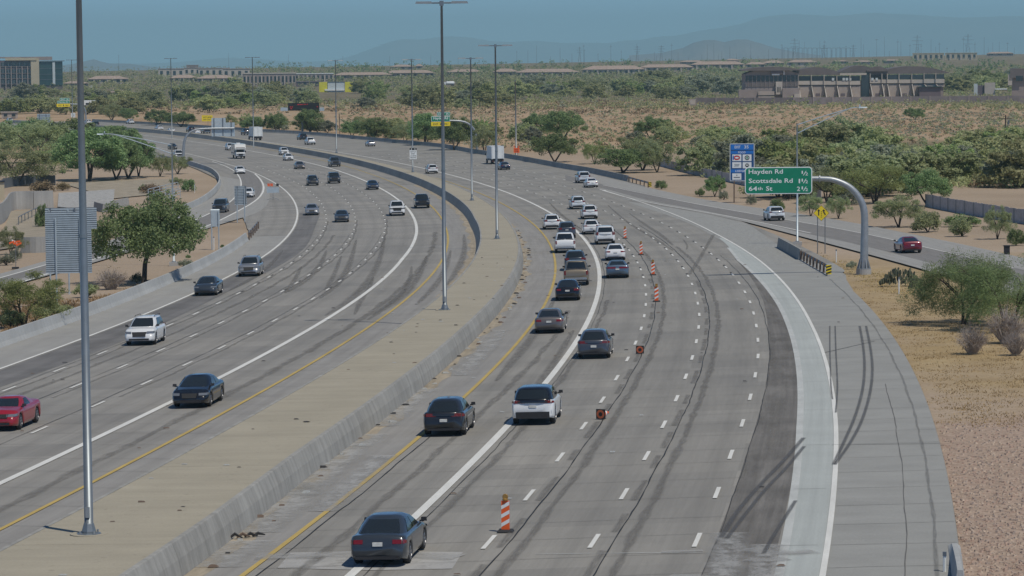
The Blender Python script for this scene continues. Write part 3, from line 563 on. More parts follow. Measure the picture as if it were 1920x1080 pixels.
for a, w in (([(1370, 1000), (1364, 1040), (1355, 1090)], 1.5), ([(1442, 1022), (1436, 1050), (1430, 1085)], 1.5), ([(1255, 1082), (1330, 1084), (1410, 1088)], 1.2), ([(1400, 1050), (1440, 1052), (1475, 1048)], 1.0), ([(1240, 1036), (1280, 1035), (1318, 1034)], .5)): ribbon('grout_smear', a, w, .036, m_wash, nearside)
for a, w in (([(1004, 1040), (1180, 1038), (1316, 1037)], .1), ([(1175, 487.5), (1290, 486.5), (1385, 485)], .45), ([(1299, 450), (1350, 448.5)], .5), ([(1292, 408.5), (1322, 407)], .5), ([(1160, 371), (1200, 378)], .4)): ribbon('grout_line', a, w, .027, m_white_grout, nearside)
for a in ([(1545, 662), (1640, 640)], [(1612, 640), (1676, 635)], [(1440, 497), (1590, 490)], [(1450, 560), (1605, 556)], [(1560, 835), (1765, 832)]): ribbon('shoulder_joint_and_shadow', a, .07, .03, m_joint, _os)  # shoulder joints, plus a dark strip painted along the sign arm's shadow

# ------------------------------------------------------------------ median: tan slabs between two walls
def wall_strip(name, rows, s, mat, parent):
    """rows: functions s -> (offset, height) going round the section"""
    P = [road(s, f(s)[0], f(s)[1]) for f in rows]; n = len(s); k = len(rows); V = np.stack(P, 1).reshape(-1, 3)
    hh = np.concatenate([[0], np.cumsum([abs(float(rows[i + 1](s[:1])[1][0]) - float(rows[i](s[:1])[1][0])) + .01 for i in range(k - 1)])]); uv = [(a, h) for a in s for h in hh]
    Fc = [(i*k + j, i*k + j + 1, (i + 1)*k + j + 1, (i + 1)*k + j) for i in range(n - 1) for j in range(k - 1)]; Fc += [tuple(range(k - 1, -1, -1)), tuple(range((n - 1)*k, n*k))]
    return mesh_obj(name, V, Fc, mat, parent, uv=uv)
K = lambda f, h: (lambda s: (f(s), np.full_like(s, h)))
med = thing('concrete_median', 'raised tan concrete median strip with light poles between the two carriageways', 'median', (0, 0, 0))
ends = list(np.arange(-60, 420, 20.0)) + list(np.arange(420, 1041, 62.0))
for a, b in zip(ends[:-1], ends[1:]):
    s = np.linspace(a + .012, b - .012, max(4, int((b - a)/3) + 1))
    sheet('median_slab', s, (lambda q: t_ml(q) - .16, lambda q: t_mr(q) + .16), 1.06, m_tan, med, None)
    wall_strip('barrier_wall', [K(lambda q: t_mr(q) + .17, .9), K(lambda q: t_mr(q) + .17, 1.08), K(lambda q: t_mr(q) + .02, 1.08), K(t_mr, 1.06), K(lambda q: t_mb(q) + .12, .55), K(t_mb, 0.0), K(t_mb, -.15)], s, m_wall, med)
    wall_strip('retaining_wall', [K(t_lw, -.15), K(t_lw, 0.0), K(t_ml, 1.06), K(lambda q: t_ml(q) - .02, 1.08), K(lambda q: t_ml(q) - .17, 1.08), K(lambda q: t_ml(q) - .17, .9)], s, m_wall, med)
# outer barrier of the near side, and the pale one on the far side
def barrier(name, label, f_foot, side, s0, s1, h, mat, seg=30.0, foot=.28, top=.18):
    t = thing(name, label, 'barrier', road(s0, float(f_foot(s0)), 0)); t.location = (0, 0, 0)
    for a in np.arange(s0, s1 - 1, seg):
        s = np.linspace(a + .02, min(a + seg, s1) - .02, max(4, int(seg/4))); w = side
        wall_strip('barrier_segment', [K(f_foot, -.15), K(f_foot, .0), K(lambda q: f_foot(q) + w*foot*.5, h*.35), K(lambda q: f_foot(q) + w*foot, h), K(lambda q: f_foot(q) + w*(foot + top), h), K(lambda q: f_foot(q) + w*(foot*2 + top), 0), K(lambda q: f_foot(q) + w*(foot*2 + top), -.3)][::(1 if w > 0 else -1)], s, mat, t)
    return t
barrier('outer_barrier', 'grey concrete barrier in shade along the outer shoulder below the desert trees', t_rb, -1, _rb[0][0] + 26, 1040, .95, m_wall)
barrier('roadside_barrier', 'pale concrete barrier beside the tree and sign backs, facing the oncoming cars', lambda s: np.full_like(np.asarray(s, float), 37.0), 1, -60, 252, .86, m_wall2)
def px_barrier(name, label, px, h, mat, thick=.35, seg=14.0, cat='barrier'):
    P = smooth_line(np.array([at(*p) for p in px]), 2); d = np.concatenate([[0], np.cumsum(np.linalg.norm(np.diff(P, axis=0), axis=1))]); n = max(1, int(round(d[-1]/seg))); t = thing(name, label, cat)
    for i in range(n):
        q = np.linspace(d[-1]*i/n + .02, d[-1]*(i + 1)/n - .02, 6); Q = np.stack([np.interp(q, d, P[:, 0]), np.interp(q, d, P[:, 1])], -1); tg = np.gradient(Q, axis=0); tg /= np.linalg.norm(tg, axis=1, keepdims=True); nr = np.stack([-tg[:, 1], tg[:, 0]], -1)*thick/2
        z = ground(Q[:, 0], Q[:, 1]); hh = np.interp(q, [0, d[-1]], h) if np.ndim(h) else np.full(6, h)
        V = np.stack([np.c_[Q + nr*1.5, z - .3], np.c_[Q + nr*1.5, z + .02], np.c_[Q + nr*.6, z + hh], np.c_[Q - nr*.6, z + hh], np.c_[Q - nr*1.5, z + .02], np.c_[Q - nr*1.5, z - .3]], 1).reshape(-1, 3)
        Fc = [(a*6 + b, a*6 + b + 1, a*6 + b + 7, a*6 + b + 6) for a in range(5) for b in range(5)] + [(5, 4, 3, 2, 1, 0), tuple(range(30, 36))]
        mesh_obj('wall_segment', V, Fc, mat, t, uv=[(a, b) for a in q for b in (0, .3, h if not np.ndim(h) else h[0], (h if not np.ndim(h) else h[0]) + .2, 1.4, 1.7)])
    return t
px_barrier('ramp_barrier', 'curving concrete barrier round the bend of the exit ramp, shaded on its outer side', [(330, 401), (372, 384), (396, 368), (410, 352), (413, 342), (408, 332), (396, 322), (372, 314), (345, 306), (300, 297)], .85, m_wall2)
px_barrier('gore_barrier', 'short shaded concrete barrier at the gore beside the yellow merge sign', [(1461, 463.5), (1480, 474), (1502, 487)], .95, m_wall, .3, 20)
px_barrier('barrier_end', 'tapered concrete barrier end rising at the outer edge of the shoulder', [(1789, 1024), (1793, 1052), (1797, 1085), (1800, 1120)], (.1, .8), m_wall2, .26, 4)
# ------------------------------------------------------------------ vehicles (x forward, z up, origin on the road under the middle)
def body_mesh(c):
    L, W, zb, R_, ax = c['L'], c['W'], c['zb'], c['R'], c['axles']; top = np.array(c['top'])
    xs = set(np.linspace(0, L, 25)) | {.03, .08, .16, .26, .36, L - .03, L - .08, L - .16, L - .26, L - .36} | set(top[1:-1, 0])
    for a in ax: xs |= set(a + (R_ + .07)*np.cos(np.linspace(0, math.pi, 11)))
    xs = np.array(sorted(x for x in xs if 0 <= x <= L)); xs = xs[np.concatenate([[True], np.diff(xs) > .012])]
    zt = np.interp(xs, top[:, 0], top[:, 1]); rings = []; e = c.get('round', .42)
    for x, t in zip(xs, zt):
        k = 1.0
        if x < e: k *= 1 - c.get('taper', .12)*(1 - x/e)**2
        if L - x < e*1.3: k *= 1 - c.get('taperf', .17)*(1 - (L - x)/(e*1.3))**2
        w = W/2*k; z0 = zb + (.1*(1 - x/.5) if x < .5 else 0) + (.06*(1 - (L - x)/.5) if L - x < .5 else 0); za = z0
        for a in ax:
            d = abs(x - a)/(R_ + .07)
            if d < 1: za = max(za, R_ + (R_ + .07)*math.sqrt(1 - d*d))
        t = max(t, z0 + .2); za = min(za, t - .12); zm = max(z0 + .52*(t - z0), za + .02); sh = max(t - .13, zm + .02)
        half = [(0, z0), (w*.62, z0), (w*.66, za if za > z0 + .02 else z0), (w*.965, za), (w*.99, za + .05 if za > z0 + .02 else z0 + .12), (w, max(zm, za + .06)), (w*.985, max(sh, za + .08)), (w*.93, max(t - .035, sh + .005)), (w*.82, max(t, sh + .01)), (w*.4, t + c.get('crown', .03)), (0, t + c.get('crown', .03)*1.3)]
        def px(z):
            q = x
            if x < .5: q += c.get('bump', .1)*np.clip((z - .62)/.25, 0, 1)*(1 - x/.5) + .06*np.clip((.35 - z)/.2, 0, 1)*(1 - x/.5)
            if L - x < .6: q -= c.get('bumpf', .16)*np.clip((z - .5)/.3, 0, 1)*(1 - (L - x)/.6)
            return q
        rings.append([(px(z) - L/2, y, z) for y, z in half] + [(px(z) - L/2, -y, z) for y, z in half[-2:0:-1]])
    n = len(rings[0]); V = [p for r in rings for p in r]
    Fc = [(i*n + k, i*n + (k + 1) % n, (i + 1)*n + (k + 1) % n, (i + 1)*n + k) for i in range(len(rings) - 1) for k in range(n)]
    # bumper skirts and floor are dark plastic
    mi = [1 if k in (0, 1, 2, n - 3, n - 2, n - 1) else 0 for i in range(len(rings) - 1) for k in range(n)]
    Fc += [tuple(range(n - 1, -1, -1)), tuple(range((len(rings) - 1)*n, len(rings)*n))]; mi += [0, 0]
    return V, [f[::-1] for f in Fc], mi
def outline(x0, x1, w, r, bow_f=.1, bow_r=.06):
    """plan of the cabin at one height: 28 points from the rear left corner round the front to the rear right corner and back"""
    P = []
    for u in np.linspace(-1, 1, 7): P.append((x0 - bow_r*(1 - u*u) + r*.35*abs(u)**6, -u*(w - r*.6)))            # rear, left to right (y + to -)
    for u in np.linspace(0, 1, 9)[1:-1]: P.append((x0 + r*.4 + (x1 - x0 - r*.8)*u, -(w - .02*(2*u - 1)**2)))       # right side
    for u in np.linspace(-1, 1, 7): P.append((x1 + bow_f*(1 - u*u) - r*.35*abs(u)**6, u*(w - r*.6)))            # front, right to left
    for u in np.linspace(0, 1, 9)[1:-1]: P.append((x1 - r*.4 - (x1 - x0 - r*.8)*u, w - .02*(2*u - 1)**2))          # left side
    return P
def make_car(c):
    L, W, H, R_ = c['L'], c['W'], c['H'], c['R']; root = thing(c['name'], 'x', c['cat'])
    V, Fc, mi = body_mesh(c); body = mesh_obj('body', V, Fc, [PAINT['body'], m_plastic], root, mi, True)
    zb_, zr = c['belt'], H - .05; rb, rt, ft, fb = [x - L/2 for x in c['cab']]; wb, wr = c.get('wb', W/2*.9), c.get('wr', W/2*.73); lev = [-.25, 0, .08, .5, .9, 1.0]; rings = []
    def lay(u):
        q = max(u, 0); e = .0 if u < .9 else .05*(u - .9)*10
        return outline(rb + (rt - rb)*q + e, fb + (ft - fb)*q - e, wb + (wr - wb)*q - e*.9 - .03*math.sin(math.pi*q)*-1, .2), zb_ + (zr - zb_)*u
    V = []
    for u in lev: P, z = lay(u); V += [(x, y, z) for x, y in P]
    P, _ = lay(1.0); cx = (rt + ft)/2; V += [((x - cx)*.9 + cx, y*.82, H - .012) for x, y in P]; V += [((x - cx)*.5 + cx, y*.4, H) for x, y in P]; n = len(P); q = len(lev) + 2
    Fc = [(i*n + k, i*n + (k + 1) % n, (i + 1)*n + (k + 1) % n, (i + 1)*n + k) for i in range(q - 1) for k in range(n)]; mi = [1 if i >= 4 else 0 for i in range(q - 1) for k in range(n)]; Fc.append(tuple(range((q - 1)*n, q*n))); mi.append(1)
    mesh_obj('cabin', V, Fc, [PAINT['body'], PAINT_ROOF], root, mi, True)
    def glass(name, i0, i1, u0=.07, u1=.9, inx=0.0, off=.012, f0=0.0, f1=1.0):
        """a pane lying proud of the cabin between outline points i0 and i1"""
        vs = []; us = np.linspace(u0, u1, 4); cen = np.array([(rb + fb)/2, 0]); ks = np.arange(i0, i1 + 1)
        for u in us:
            Pq = np.array(lay(u)[0]); z = lay(u)[1]; pts = [Pq[int(k) % n] for k in ks]; pts[0] = pts[0] + (pts[1] - pts[0])*f0; pts[-1] = pts[-2] + (pts[-1] - pts[-2])*f1
            tg = np.gradient(np.array(pts), axis=0)
            for p, t in zip(pts, tg):
                nr = np.array([t[1], -t[0]]); nr /= np.linalg.norm(nr) + 1e-9
                if nr @ (p - cen*np.array([1, 0]) - np.array([0, 0])) < 0: nr = -nr
                vs.append((*(p + nr*off), z + .004))
        m = len(ks); mesh_obj(name, vs, [(a*m + b, a*m + b + 1, (a + 1)*m + b + 1, (a + 1)*m + b) for a in range(3) for b in range(m - 1)], m_glass, root, smooth=True)
    glass('rear_window', 0, 6, c.get('rw0', .1), .9, f0=.22, f1=.78); glass('windscreen', 14, 20, .04, .93, f0=.15, f1=.85)
    sp = c.get('split', 3)
    if c.get('doors', 4) == 2:
        glass('side_window', 9, 13, .08, .88, f1=.5); glass('side_window', 21, 25, .08, .88, f0=.5)
    else:
        glass('side_window', 7, 6 + sp + 1, .08, .88, f0=.2, f1=.8); glass('side_window', 6 + sp + 1, 13, .08, .88, f0=.08, f1=.9); glass('side_window', 21, 27 - sp, .08, .88, f0=.1, f1=.92); glass('side_window', 27 - sp, 27, .08, .88, f0=.2, f1=.8)
    if c.get('rails'):
        for s in (-1, 1): MB().tube([(rt + .05, s*(wr - .06), H - .01), (rt + .2, s*(wr - .05), H + .05), (ft - .3, s*(wr - .05), H + .05), (ft - .15, s*(wr - .06), H - .01)], .02, 5).build('roof_rail', m_plastic, root)
    # wheels
    for i, a in enumerate(c['axles']):
        for s in (-1, 1):
            y0 = s*(W/2 - .25); w = .23; wl_ = MB().lathe([(R_*.6, -w/2), (R_*.93, -w/2), (R_, -w/2 + .03), (R_, w/2 - .03), (R_*.93, w/2), (R_*.6, w/2)], 20, 'y', (a - L/2, y0 + s*w/2, R_)).build('wheel', m_rubber, root, True)
            rm = MB(); rm.lathe([(R_*.64, w/2*s - .01*s), (R_*.62, w/2*s + .004*s)], 16, 'y', (a - L/2, y0 + s*w/2, R_), 1)
            for k in range(5):
                q = 2*math.pi*k/5 + .3; dx, dz = math.cos(q), math.sin(q); yy = y0 + s*w + s*.012
                rm.poly([(a - L/2 - dz*.045 + dx*.04, yy, R_ + dx*.045 + dz*.04), (a - L/2 + dz*.045 + dx*.04, yy, R_ - dx*.045 + dz*.04), (a - L/2 + dz*.035 + dx*R_*.6, yy - s*.004, R_ - dx*.035 + dz*R_*.6), (a - L/2 - dz*.035 + dx*R_*.6, yy - s*.004, R_ + dx*.035 + dz*R_*.6)])
            rm.lathe([(R_*.64, w/2*s + .003*s), (R_*.56, w/2*s + .014*s), (R_*.55, w/2*s + .002*s)], 16, 'y', (a - L/2, y0 + s*w/2, R_)); rm.build('rim', [m_rim, m_plastic], wl_)
    # lamps, plate, mirrors, grille, bumper insert
    xr = -L/2 + c.get('bump', .1)*np.clip((c['tz'][0] - .62)/.25, 0, 1)
    t0, t1, ty0, ty1 = c['tz'][0], c['tz'][1], c['ty'][0]*W/2, c['ty'][1]*W/2; wcap = W/2*(1 - c.get('taper', .12)) - .01
    for s in (-1, 1):
        b = MB(); bm = c.get('bump', .1); X = lambda z: -L/2 + bm*np.clip((z - .62)/.25, 0, 1) - .014
        yi, yo = s*ty0, s*min(ty1, wcap*.97)
        b.hexa([(X(t0) + .1, yi, t0), (X(t0), yi, t0), (X(t0) + .012, yo, t0), (X(t0) + .1, yo, t0), (X(t1) + .1, yi, t1), (X(t1), yi, t1), (X(t1) + .012, yo, t1), (X(t1) + .1, yo, t1)])
        # wrap round the corner
        pts = []
        for x in (.0, .1, .2, .3):
            w = W/2*(1 - c.get('taper', .12)*(1 - x/c.get('round', .42))**2); k = 1 - x/.5; pts.append((x, w))
        for z0_, z1_ in ((t0, t1),):
            vs = []
            for x, w in pts:
                for z in (z0_, z1_ - .04*x/.3): vs.append((-L/2 + x + bm*np.clip((z - .62)/.25, 0, 1)*(1 - x/.5), s*(w*.985 + .012), z))
            n0 = len(vs); b.add(vs, [(i, i + 2, i + 3, i + 1) for i in range(0, n0 - 2, 2)])
        b.build('tail_lamp', m_tail, root)
        h0, h1 = c['hz']; fx = L/2 - c.get('bumpf', .16)*np.clip(((h0 + h1)/2 - .5)/.3, 0, 1); b = MB(); tf = c.get('taperf', .17); vs = []
        for j, x in enumerate(np.linspace(-.012, .42, 6)):
            xx = max(x, 0); e = c.get('round', .42)*1.3; w = W/2*(1 - tf*(1 - min(xx/e, 1))**2)*.99 + .014
            if x < 0: w = W/2*(1 - tf)*c.get('hy', .62)
            for z in (h0 + .05*max(x, 0), h1 + .04*max(x, 0)): vs.append((L/2 - xx - c.get('bumpf', .16)*np.clip((z - .5)/.3, 0, 1)*(1 - xx/.6) + (.02 if x <= .05 else .008), s*w, z))
        b.add(vs, [(i, i + 2, i + 3, i + 1) for i in range(0, len(vs) - 2, 2)]); b.build('headlamp', m_lens, root)
        mx = fb - .12 if c.get('cat') != 'pickup truck' else fb - .1; b = MB(); yy = s*(wb + .12)
        b.hexa([(mx - .05, yy - .1, zb_ + .02), (mx + .06, yy - .09, zb_ + .02), (mx + .05, yy + .09, zb_ + .03), (mx - .05, yy + .1, zb_ + .03), (mx - .05, yy - .09, zb_ + .15), (mx + .03, yy - .08, zb_ + .15), (mx + .03, yy + .08, zb_ + .15), (mx - .05, yy + .09, zb_ + .15)])
        b.box(mx - .03, mx + .03, min(s*wb*.96, yy), max(s*wb*.96, yy), zb_ + .0, zb_ + .05); b.build('wing_mirror', c.get('mir', m_plastic), root)
    if c.get('bar'): z = (t0 + t1)/2; MB().box(-L/2 + c.get('bump', .1)*np.clip((z - .62)/.25, 0, 1) - .016, -L/2 + .2, -wcap*.8, wcap*.8, z - .035, z + .035).build('tail_light_bar', m_plastic, root)
    pz = c.get('pz', .72); xp = -L/2 + c.get('bump', .1)*np.clip((pz - .62)/.25, 0, 1); MB().box(xp - .022, xp + .1, -.16, .16, pz, pz + .12).build('number_plate', m_plate, root)
    b = MB().box(-L/2 - .012, -L/2 + .3, -wcap*.9, wcap*.9, c['zb'] + .06, c['zb'] + c.get('skirt', .16)); b.build('rear_bumper_skirt', m_plastic, root)
    gz0, gz1, gw = c.get('grille', (.5, .72, .5)); wf = W/2*(1 - c.get('taperf', .17)); g = MB(); bf = c.get('bumpf', .16); X = lambda z: L/2 - bf*np.clip((z - .5)/.3, 0, 1) + .014
    g.hexa([(X(gz0) - .1, -wf*gw, gz0), (X(gz0) - .1, wf*gw, gz0), (X(gz0), wf*gw*.9, gz0), (X(gz0), -wf*gw*.9, gz0), (X(gz1) - .1, -wf*gw*1.1, gz1), (X(gz1) - .1, wf*gw*1.1, gz1), (X(gz1), wf*gw, gz1), (X(gz1), -wf*gw, gz1)]); g.build('grille', m_ink if not c.get('gmat') else c['gmat'], root)
    MB().box(L/2 - .3, L/2 + .012, -wf*.8, wf*.8, c['zb'] + .08, c['zb'] + .2).build('front_intake', m_plastic, root)
    if c.get('bed'):
        x0, x1 = c['bed'][0] - L/2, c['bed'][1] - L/2; z = c['belt'] + .045; MB().box(x0, x1, -W/2*.8, W/2*.8, z - .1, z + .012).build('bed_shade_panel', m_plastic, root); MB().box(-L/2 - .03, -L/2 + .3, -W/2*.86, W/2*.86, .48, .66).build('rear_bumper', m_chrome, root)  # flat dark panel paints in the shaded inside of the open bed
    if c.get('spoiler'): MB().hexa([(rb - .1, -wb*.75, zb_ + .02), (rb + .05, -wb*.75, zb_ + .02), (rb + .05, wb*.75, zb_ + .02), (rb - .1, wb*.75, zb_ + .02), (rb - .14, -wb*.72, zb_ + .07), (rb + .02, -wb*.72, zb_ + .05), (rb + .02, wb*.72, zb_ + .05), (rb - .14, wb*.72, zb_ + .07)]).build('spoiler', PAINT['body'], root)
    if c.get('ladder'): MB().box(-L/2 - .02, -L/2 + .1, -W/2*.55, -W/2*.12, .98, 1.18).build('rear_step_box', m_plastic, root)
    return root
SEDAN = dict(cat='sedan', L=4.85, W=1.85, H=1.46, zb=.2, R=.335, axles=(.98, 3.86), belt=.96, cab=(.42, 1.5, 2.65, 3.75), wb=.83, wr=.6, top=[(0, .74), (.06, .95), (.18, 1.0), (1.0, 1.01), (3.5, .99), (4.3, .86), (4.7, .72), (4.85, .6)], tz=(.75, .88), ty=(.52, .95), hz=(.62, .74), pz=.68, split=3)
SPECS = dict(
    sedan=dict(SEDAN, name='sedan'),
    fastback=dict(SEDAN, name='sedan', cab=(.2, 1.75, 2.7, 3.85), top=[(0, .78), (.05, 1.0), (.2, 1.05), (1.0, 1.02), (3.5, .97), (4.3, .86), (4.7, .72), (4.85, .6)], grille=(.32, .44, .5), hz=(.64, .74), H=1.45),
    coupe=dict(SEDAN, name='coupe', cat='coupe', L=4.9, W=1.92, H=1.4, cab=(.7, 1.6, 2.5, 3.45), doors=2, top=[(0, .78), (.05, 1.02), (.2, 1.06), (1.1, 1.02), (3.3, 1.0), (4.4, .92), (4.8, .76), (4.9, .64)], belt=.98, tz=(.8, .94), ty=(.15, .95), hz=(.66, .78), grille=(.6, .78, .72), axles=(.95, 3.95), R=.35, spoiler=True),
    hatch=dict(SEDAN, name='hatchback', cat='hatchback', L=4.55, W=1.86, H=1.56, belt=1.02, cab=(.15, .95, 2.6, 3.5), top=[(0, .8), (.05, 1.02), (.2, 1.06), (3.3, 1.03), (4.0, .93), (4.4, .78), (4.55, .62)], tz=(.86, 1.0), ty=(.35, .95), pz=.64, axles=(.85, 3.6), hz=(.68, .8), bump=.14),
    suv=dict(SEDAN, name='suv', cat='suv', L=4.7, W=1.92, H=1.7, zb=.24, R=.36, belt=1.1, cab=(.1, .5, 2.65, 3.55), wb=.87, wr=.68, top=[(0, .82), (.05, 1.06), (.18, 1.1), (3.4, 1.09), (4.15, 1.0), (4.55, .86), (4.7, .68)], axles=(.9, 3.75), tz=(.92, 1.12), ty=(.5, .96), hz=(.74, .88), pz=.82, skirt=.26, rails=True, grille=(.55, .84, .55)),
    bigsuv=dict(SEDAN, name='suv', cat='suv', L=5.1, W=2.0, H=1.86, zb=.28, R=.39, belt=1.2, cab=(.06, .28, 2.9, 3.75), wb=.93, wr=.8, top=[(0, .86), (.04, 1.15), (.14, 1.2), (3.7, 1.2), (4.5, 1.14), (4.95, 1.0), (5.1, .78)], axles=(1.0, 4.05), tz=(.95, 1.3), ty=(.72, .97), hz=(.86, 1.02), pz=.9, skirt=.3, rails=True, grille=(.6, 1.0, .55), bump=.06, bumpf=.1),
    rover=dict(SEDAN, name='suv', cat='suv', L=4.45, W=1.95, H=1.66, zb=.24, R=.38, belt=1.12, cab=(.12, .55, 2.5, 3.35), wb=.9, wr=.72, top=[(0, .85), (.05, 1.1), (.18, 1.13), (3.2, 1.1), (3.95, 1.02), (4.3, .88), (4.45, .7)], axles=(.85, 3.55), tz=(.98, 1.1), ty=(.35, .96), hz=(.8, .9), pz=.78, skirt=.36, bar=True, bump=.12),
    pickup=dict(SEDAN, name='pickup_truck', cat='pickup truck', L=5.75, W=2.02, H=1.9, zb=.32, R=.4, belt=1.24, cab=(2.0, 2.14, 3.6, 4.35), wb=.93, wr=.77, top=[(0, .88), (.03, 1.22), (.1, 1.26), (2.0, 1.26), (4.3, 1.24), (5.2, 1.18), (5.6, 1.06), (5.75, .8)], axles=(1.15, 4.75), tz=(.86, 1.2), ty=(.8, .97), hz=(.86, 1.06), pz=.5, bed=(.12, 1.95), grille=(.66, 1.08, .6), bump=.02, bumpf=.1, taper=.04, taperf=.1, skirt=.2, round=.3),
    minivan=dict(SEDAN, name='minivan', cat='minivan', L=5.1, W=1.98, H=1.78, belt=1.08, cab=(.08, .35, 3.0, 4.2), wb=.9, wr=.73, top=[(0, .84), (.05, 1.05), (.15, 1.09), (4.1, 1.06), (4.6, .96), (4.95, .8), (5.1, .65)], axles=(.95, 4.1), tz=(.92, 1.25), ty=(.7, .96), hz=(.72, .86), pz=.8, R=.35))
def make_box_truck():
    r = thing('box_truck', 'x', 'truck'); b = MB().box(-4.2, 1.9, -1.22, 1.22, 1.05, 3.55); b.box(-4.22, -4.2, -1.25, -1.1, 1.0, 3.6); b.box(-4.22, -4.2, 1.1, 1.25, 1.0, 3.6); b.box(-4.22, -4.2, -1.1, 1.1, 3.48, 3.6); b.build('cargo_box', m_boxw, r)
    for s in (-1, 1): MB().box(-4.235, -4.205, min(s*.03, s*1.08), max(s*.03, s*1.08), 1.12, 3.44).build('rear_door', m_signw, r)
    MB().box(-4.25, -4.2, -.02, .02, 1.1, 3.46).box(-4.25, -4.24, -.9, -.86, 1.2, 3.4).build('door_latch', m_steel, r)
    c = MB(); c.prism([(2.0, .6), (4.1, .6), (4.15, 1.5), (3.9, 1.65), (3.4, 2.5), (2.0, 2.55)], -1.0, 1.0); c.build('cab', PAINT['body'], r); MB().hexa([(3.9, -.9, 1.68), (3.92, -.9, 1.68), (3.92, .9, 1.68), (3.9, .9, 1.68), (3.42, -.85, 2.42), (3.47, -.85, 2.44), (3.47, .85, 2.44), (3.42, .85, 2.42)]).build('windscreen', m_glass, r)
    MB().box(2.5, 3.4, -1.01, -1.0, 1.65, 2.3).box(2.5, 3.4, 1.0, 1.01, 1.65, 2.3).build('side_window', m_glass, r); MB().box(-4.2, 3.9, -.45, .45, .6, 1.05).box(-4.3, -4.15, -1.2, 1.2, .5, .72).box(-4.1, -2.0, -1.2, 1.2, .78, 1.05).build('chassis', m_plastic, r)
    for x, w in ((-2.6, .5), (3.1, .28)):
        for s in (-1, 1): wh = MB().lathe([(.2, -w/2), (.44, -w/2), (.47, -w/2 + .04), (.47, w/2 - .04), (.44, w/2), (.2, w/2)], 18, 'y', (x, s*(1.16 - w/2), .47)).build('wheel', m_rubber, r, True); MB().lathe([(.26, 0), (.24, .02*s)], 14, 'y', (x, s*1.165, .47)).build('rim', m_rim, wh)
    for s in (-1, 1): MB().box(-4.31, -4.28, min(s*.9, s*1.15), max(s*.9, s*1.15), .56, .68).build('tail_lamp', m_tail, r); MB().box(3.6, 3.68, s*1.2 - .1, s*1.2 + .1, 1.6, 2.0).build('wing_mirror', m_plastic, r); MB().box(4.1, 4.17, s*.75 - .15, s*.75 + .15, .95, 1.15).build('headlamp', m_lens, r)
    MB().box(4.1, 4.18, -.5, .5, .85, 1.35).build('grille', m_ink, r); return r
def make_motorhome():
    r = thing('motorhome', 'x', 'motorhome'); c = MB(); c.prism([(-4.0, .75), (2.0, .75), (2.0, 2.05), (3.3, 2.05), (3.35, 2.3), (3.05, 3.05), (2.6, 3.2), (-3.9, 3.2), (-4.0, 3.1)], -1.2, 1.2); c.build('house_body', PAINT['cream'], r)
    cab = MB(); cab.prism([(1.95, .45), (3.9, .45), (3.95, 1.2), (3.8, 1.32), (2.95, 1.4), (2.55, 2.1), (1.95, 2.1)], -.98, .98); cab.build('cab', m_boxw, r)
    MB().hexa([(2.98, -.86, 1.42), (3.0, -.86, 1.42), (3.0, .86, 1.42), (2.98, .86, 1.42), (2.6, -.8, 2.02), (2.64, -.8, 2.02), (2.64, .8, 2.02), (2.6, .8, 2.02)]).build('windscreen', m_glass, r)
    for s in (-1, 1):
        MB().box(2.05, 2.6, s*.985 - .005, s*.985 + .005, 1.4, 1.95).build('side_window', m_glass, r); MB().box(-1.5, .3, s*1.205 - .005, s*1.205 + .005, 1.7, 2.4).build('side_window', m_glass, r); MB().box(3.88, 3.97, s*.72 - .16, s*.72 + .16, .9, 1.12).build('headlamp', m_lens, r); MB().box(2.85, 2.95, s*1.15 - .12, s*1.15 + .12, 1.35, 1.75).build('wing_mirror', m_plastic, r)
        for x in (-2.4, 3.0): wh = MB().lathe([(.2, -.14), (.38, -.14), (.4, -.1), (.4, .1), (.38, .14), (.2, .14)], 18, 'y', (x, s*.86, .4)).build('wheel', m_rubber, r, True); MB().lathe([(.24, 0), (.22, .02*s)], 14, 'y', (x, s*1.01, .4)).build('rim', m_rim, wh)
    MB().box(3.9, 3.975, -.5, .5, .75, 1.15).build('grille', m_ink, r); MB().box(3.85, 4.02, -.98, .98, .45, .66).build('front_bumper', m_plastic, r); MB().box(3.352, 3.358, -1.0, 1.0, 2.35, 2.5).box(-3.9, 1.9, -1.208, -1.202, 1.1, 1.3).box(-3.9, 1.9, 1.202, 1.208, 1.1, 1.3).build('body_stripe', m_stucco3, r); MB().box(-1.2, -.4, -.4, .4, 3.2, 3.42).build('roof_unit', m_boxw, r); return r
def make_tanker():
    r = thing('tanker_truck', 'x', 'truck'); MB().lathe([(.5, -3.6), (1.1, -3.4), (1.25, -3.0), (1.25, 2.0), (1.1, 2.4), (.5, 2.6)], 18, 'x', (0, 0, 2.1)).build('tank', m_boxw, r, True); MB().box(2.8, 4.9, -1.15, 1.15, .9, 2.9).build('cab', m_boxw, r); MB().box(4.9, 4.93, -1, 1, 1.9, 2.7).build('windscreen', m_glass, r); MB().box(-3.6, 4.8, -.5, .5, .6, 1.0).build('chassis', m_plastic, r)
    for x in (-2.8, -1.6, 3.9):
        for s in (-1, 1): MB().lathe([(.3, -.15), (.5, -.15), (.5, .15), (.3, .15)], 14, 'y', (x, s*1.0, .5)).build('wheel', m_rubber, r, True)
    return r
PROTO = {}; USED = set()
def proto(kind):
    if kind not in PROTO:
        r = make_box_truck() if kind == 'boxtruck' else make_motorhome() if kind == 'rv' else make_tanker() if kind == 'tanker' else make_car(SPECS[kind]); remember(r); PROTO[kind] = r
    return PROTO[kind]
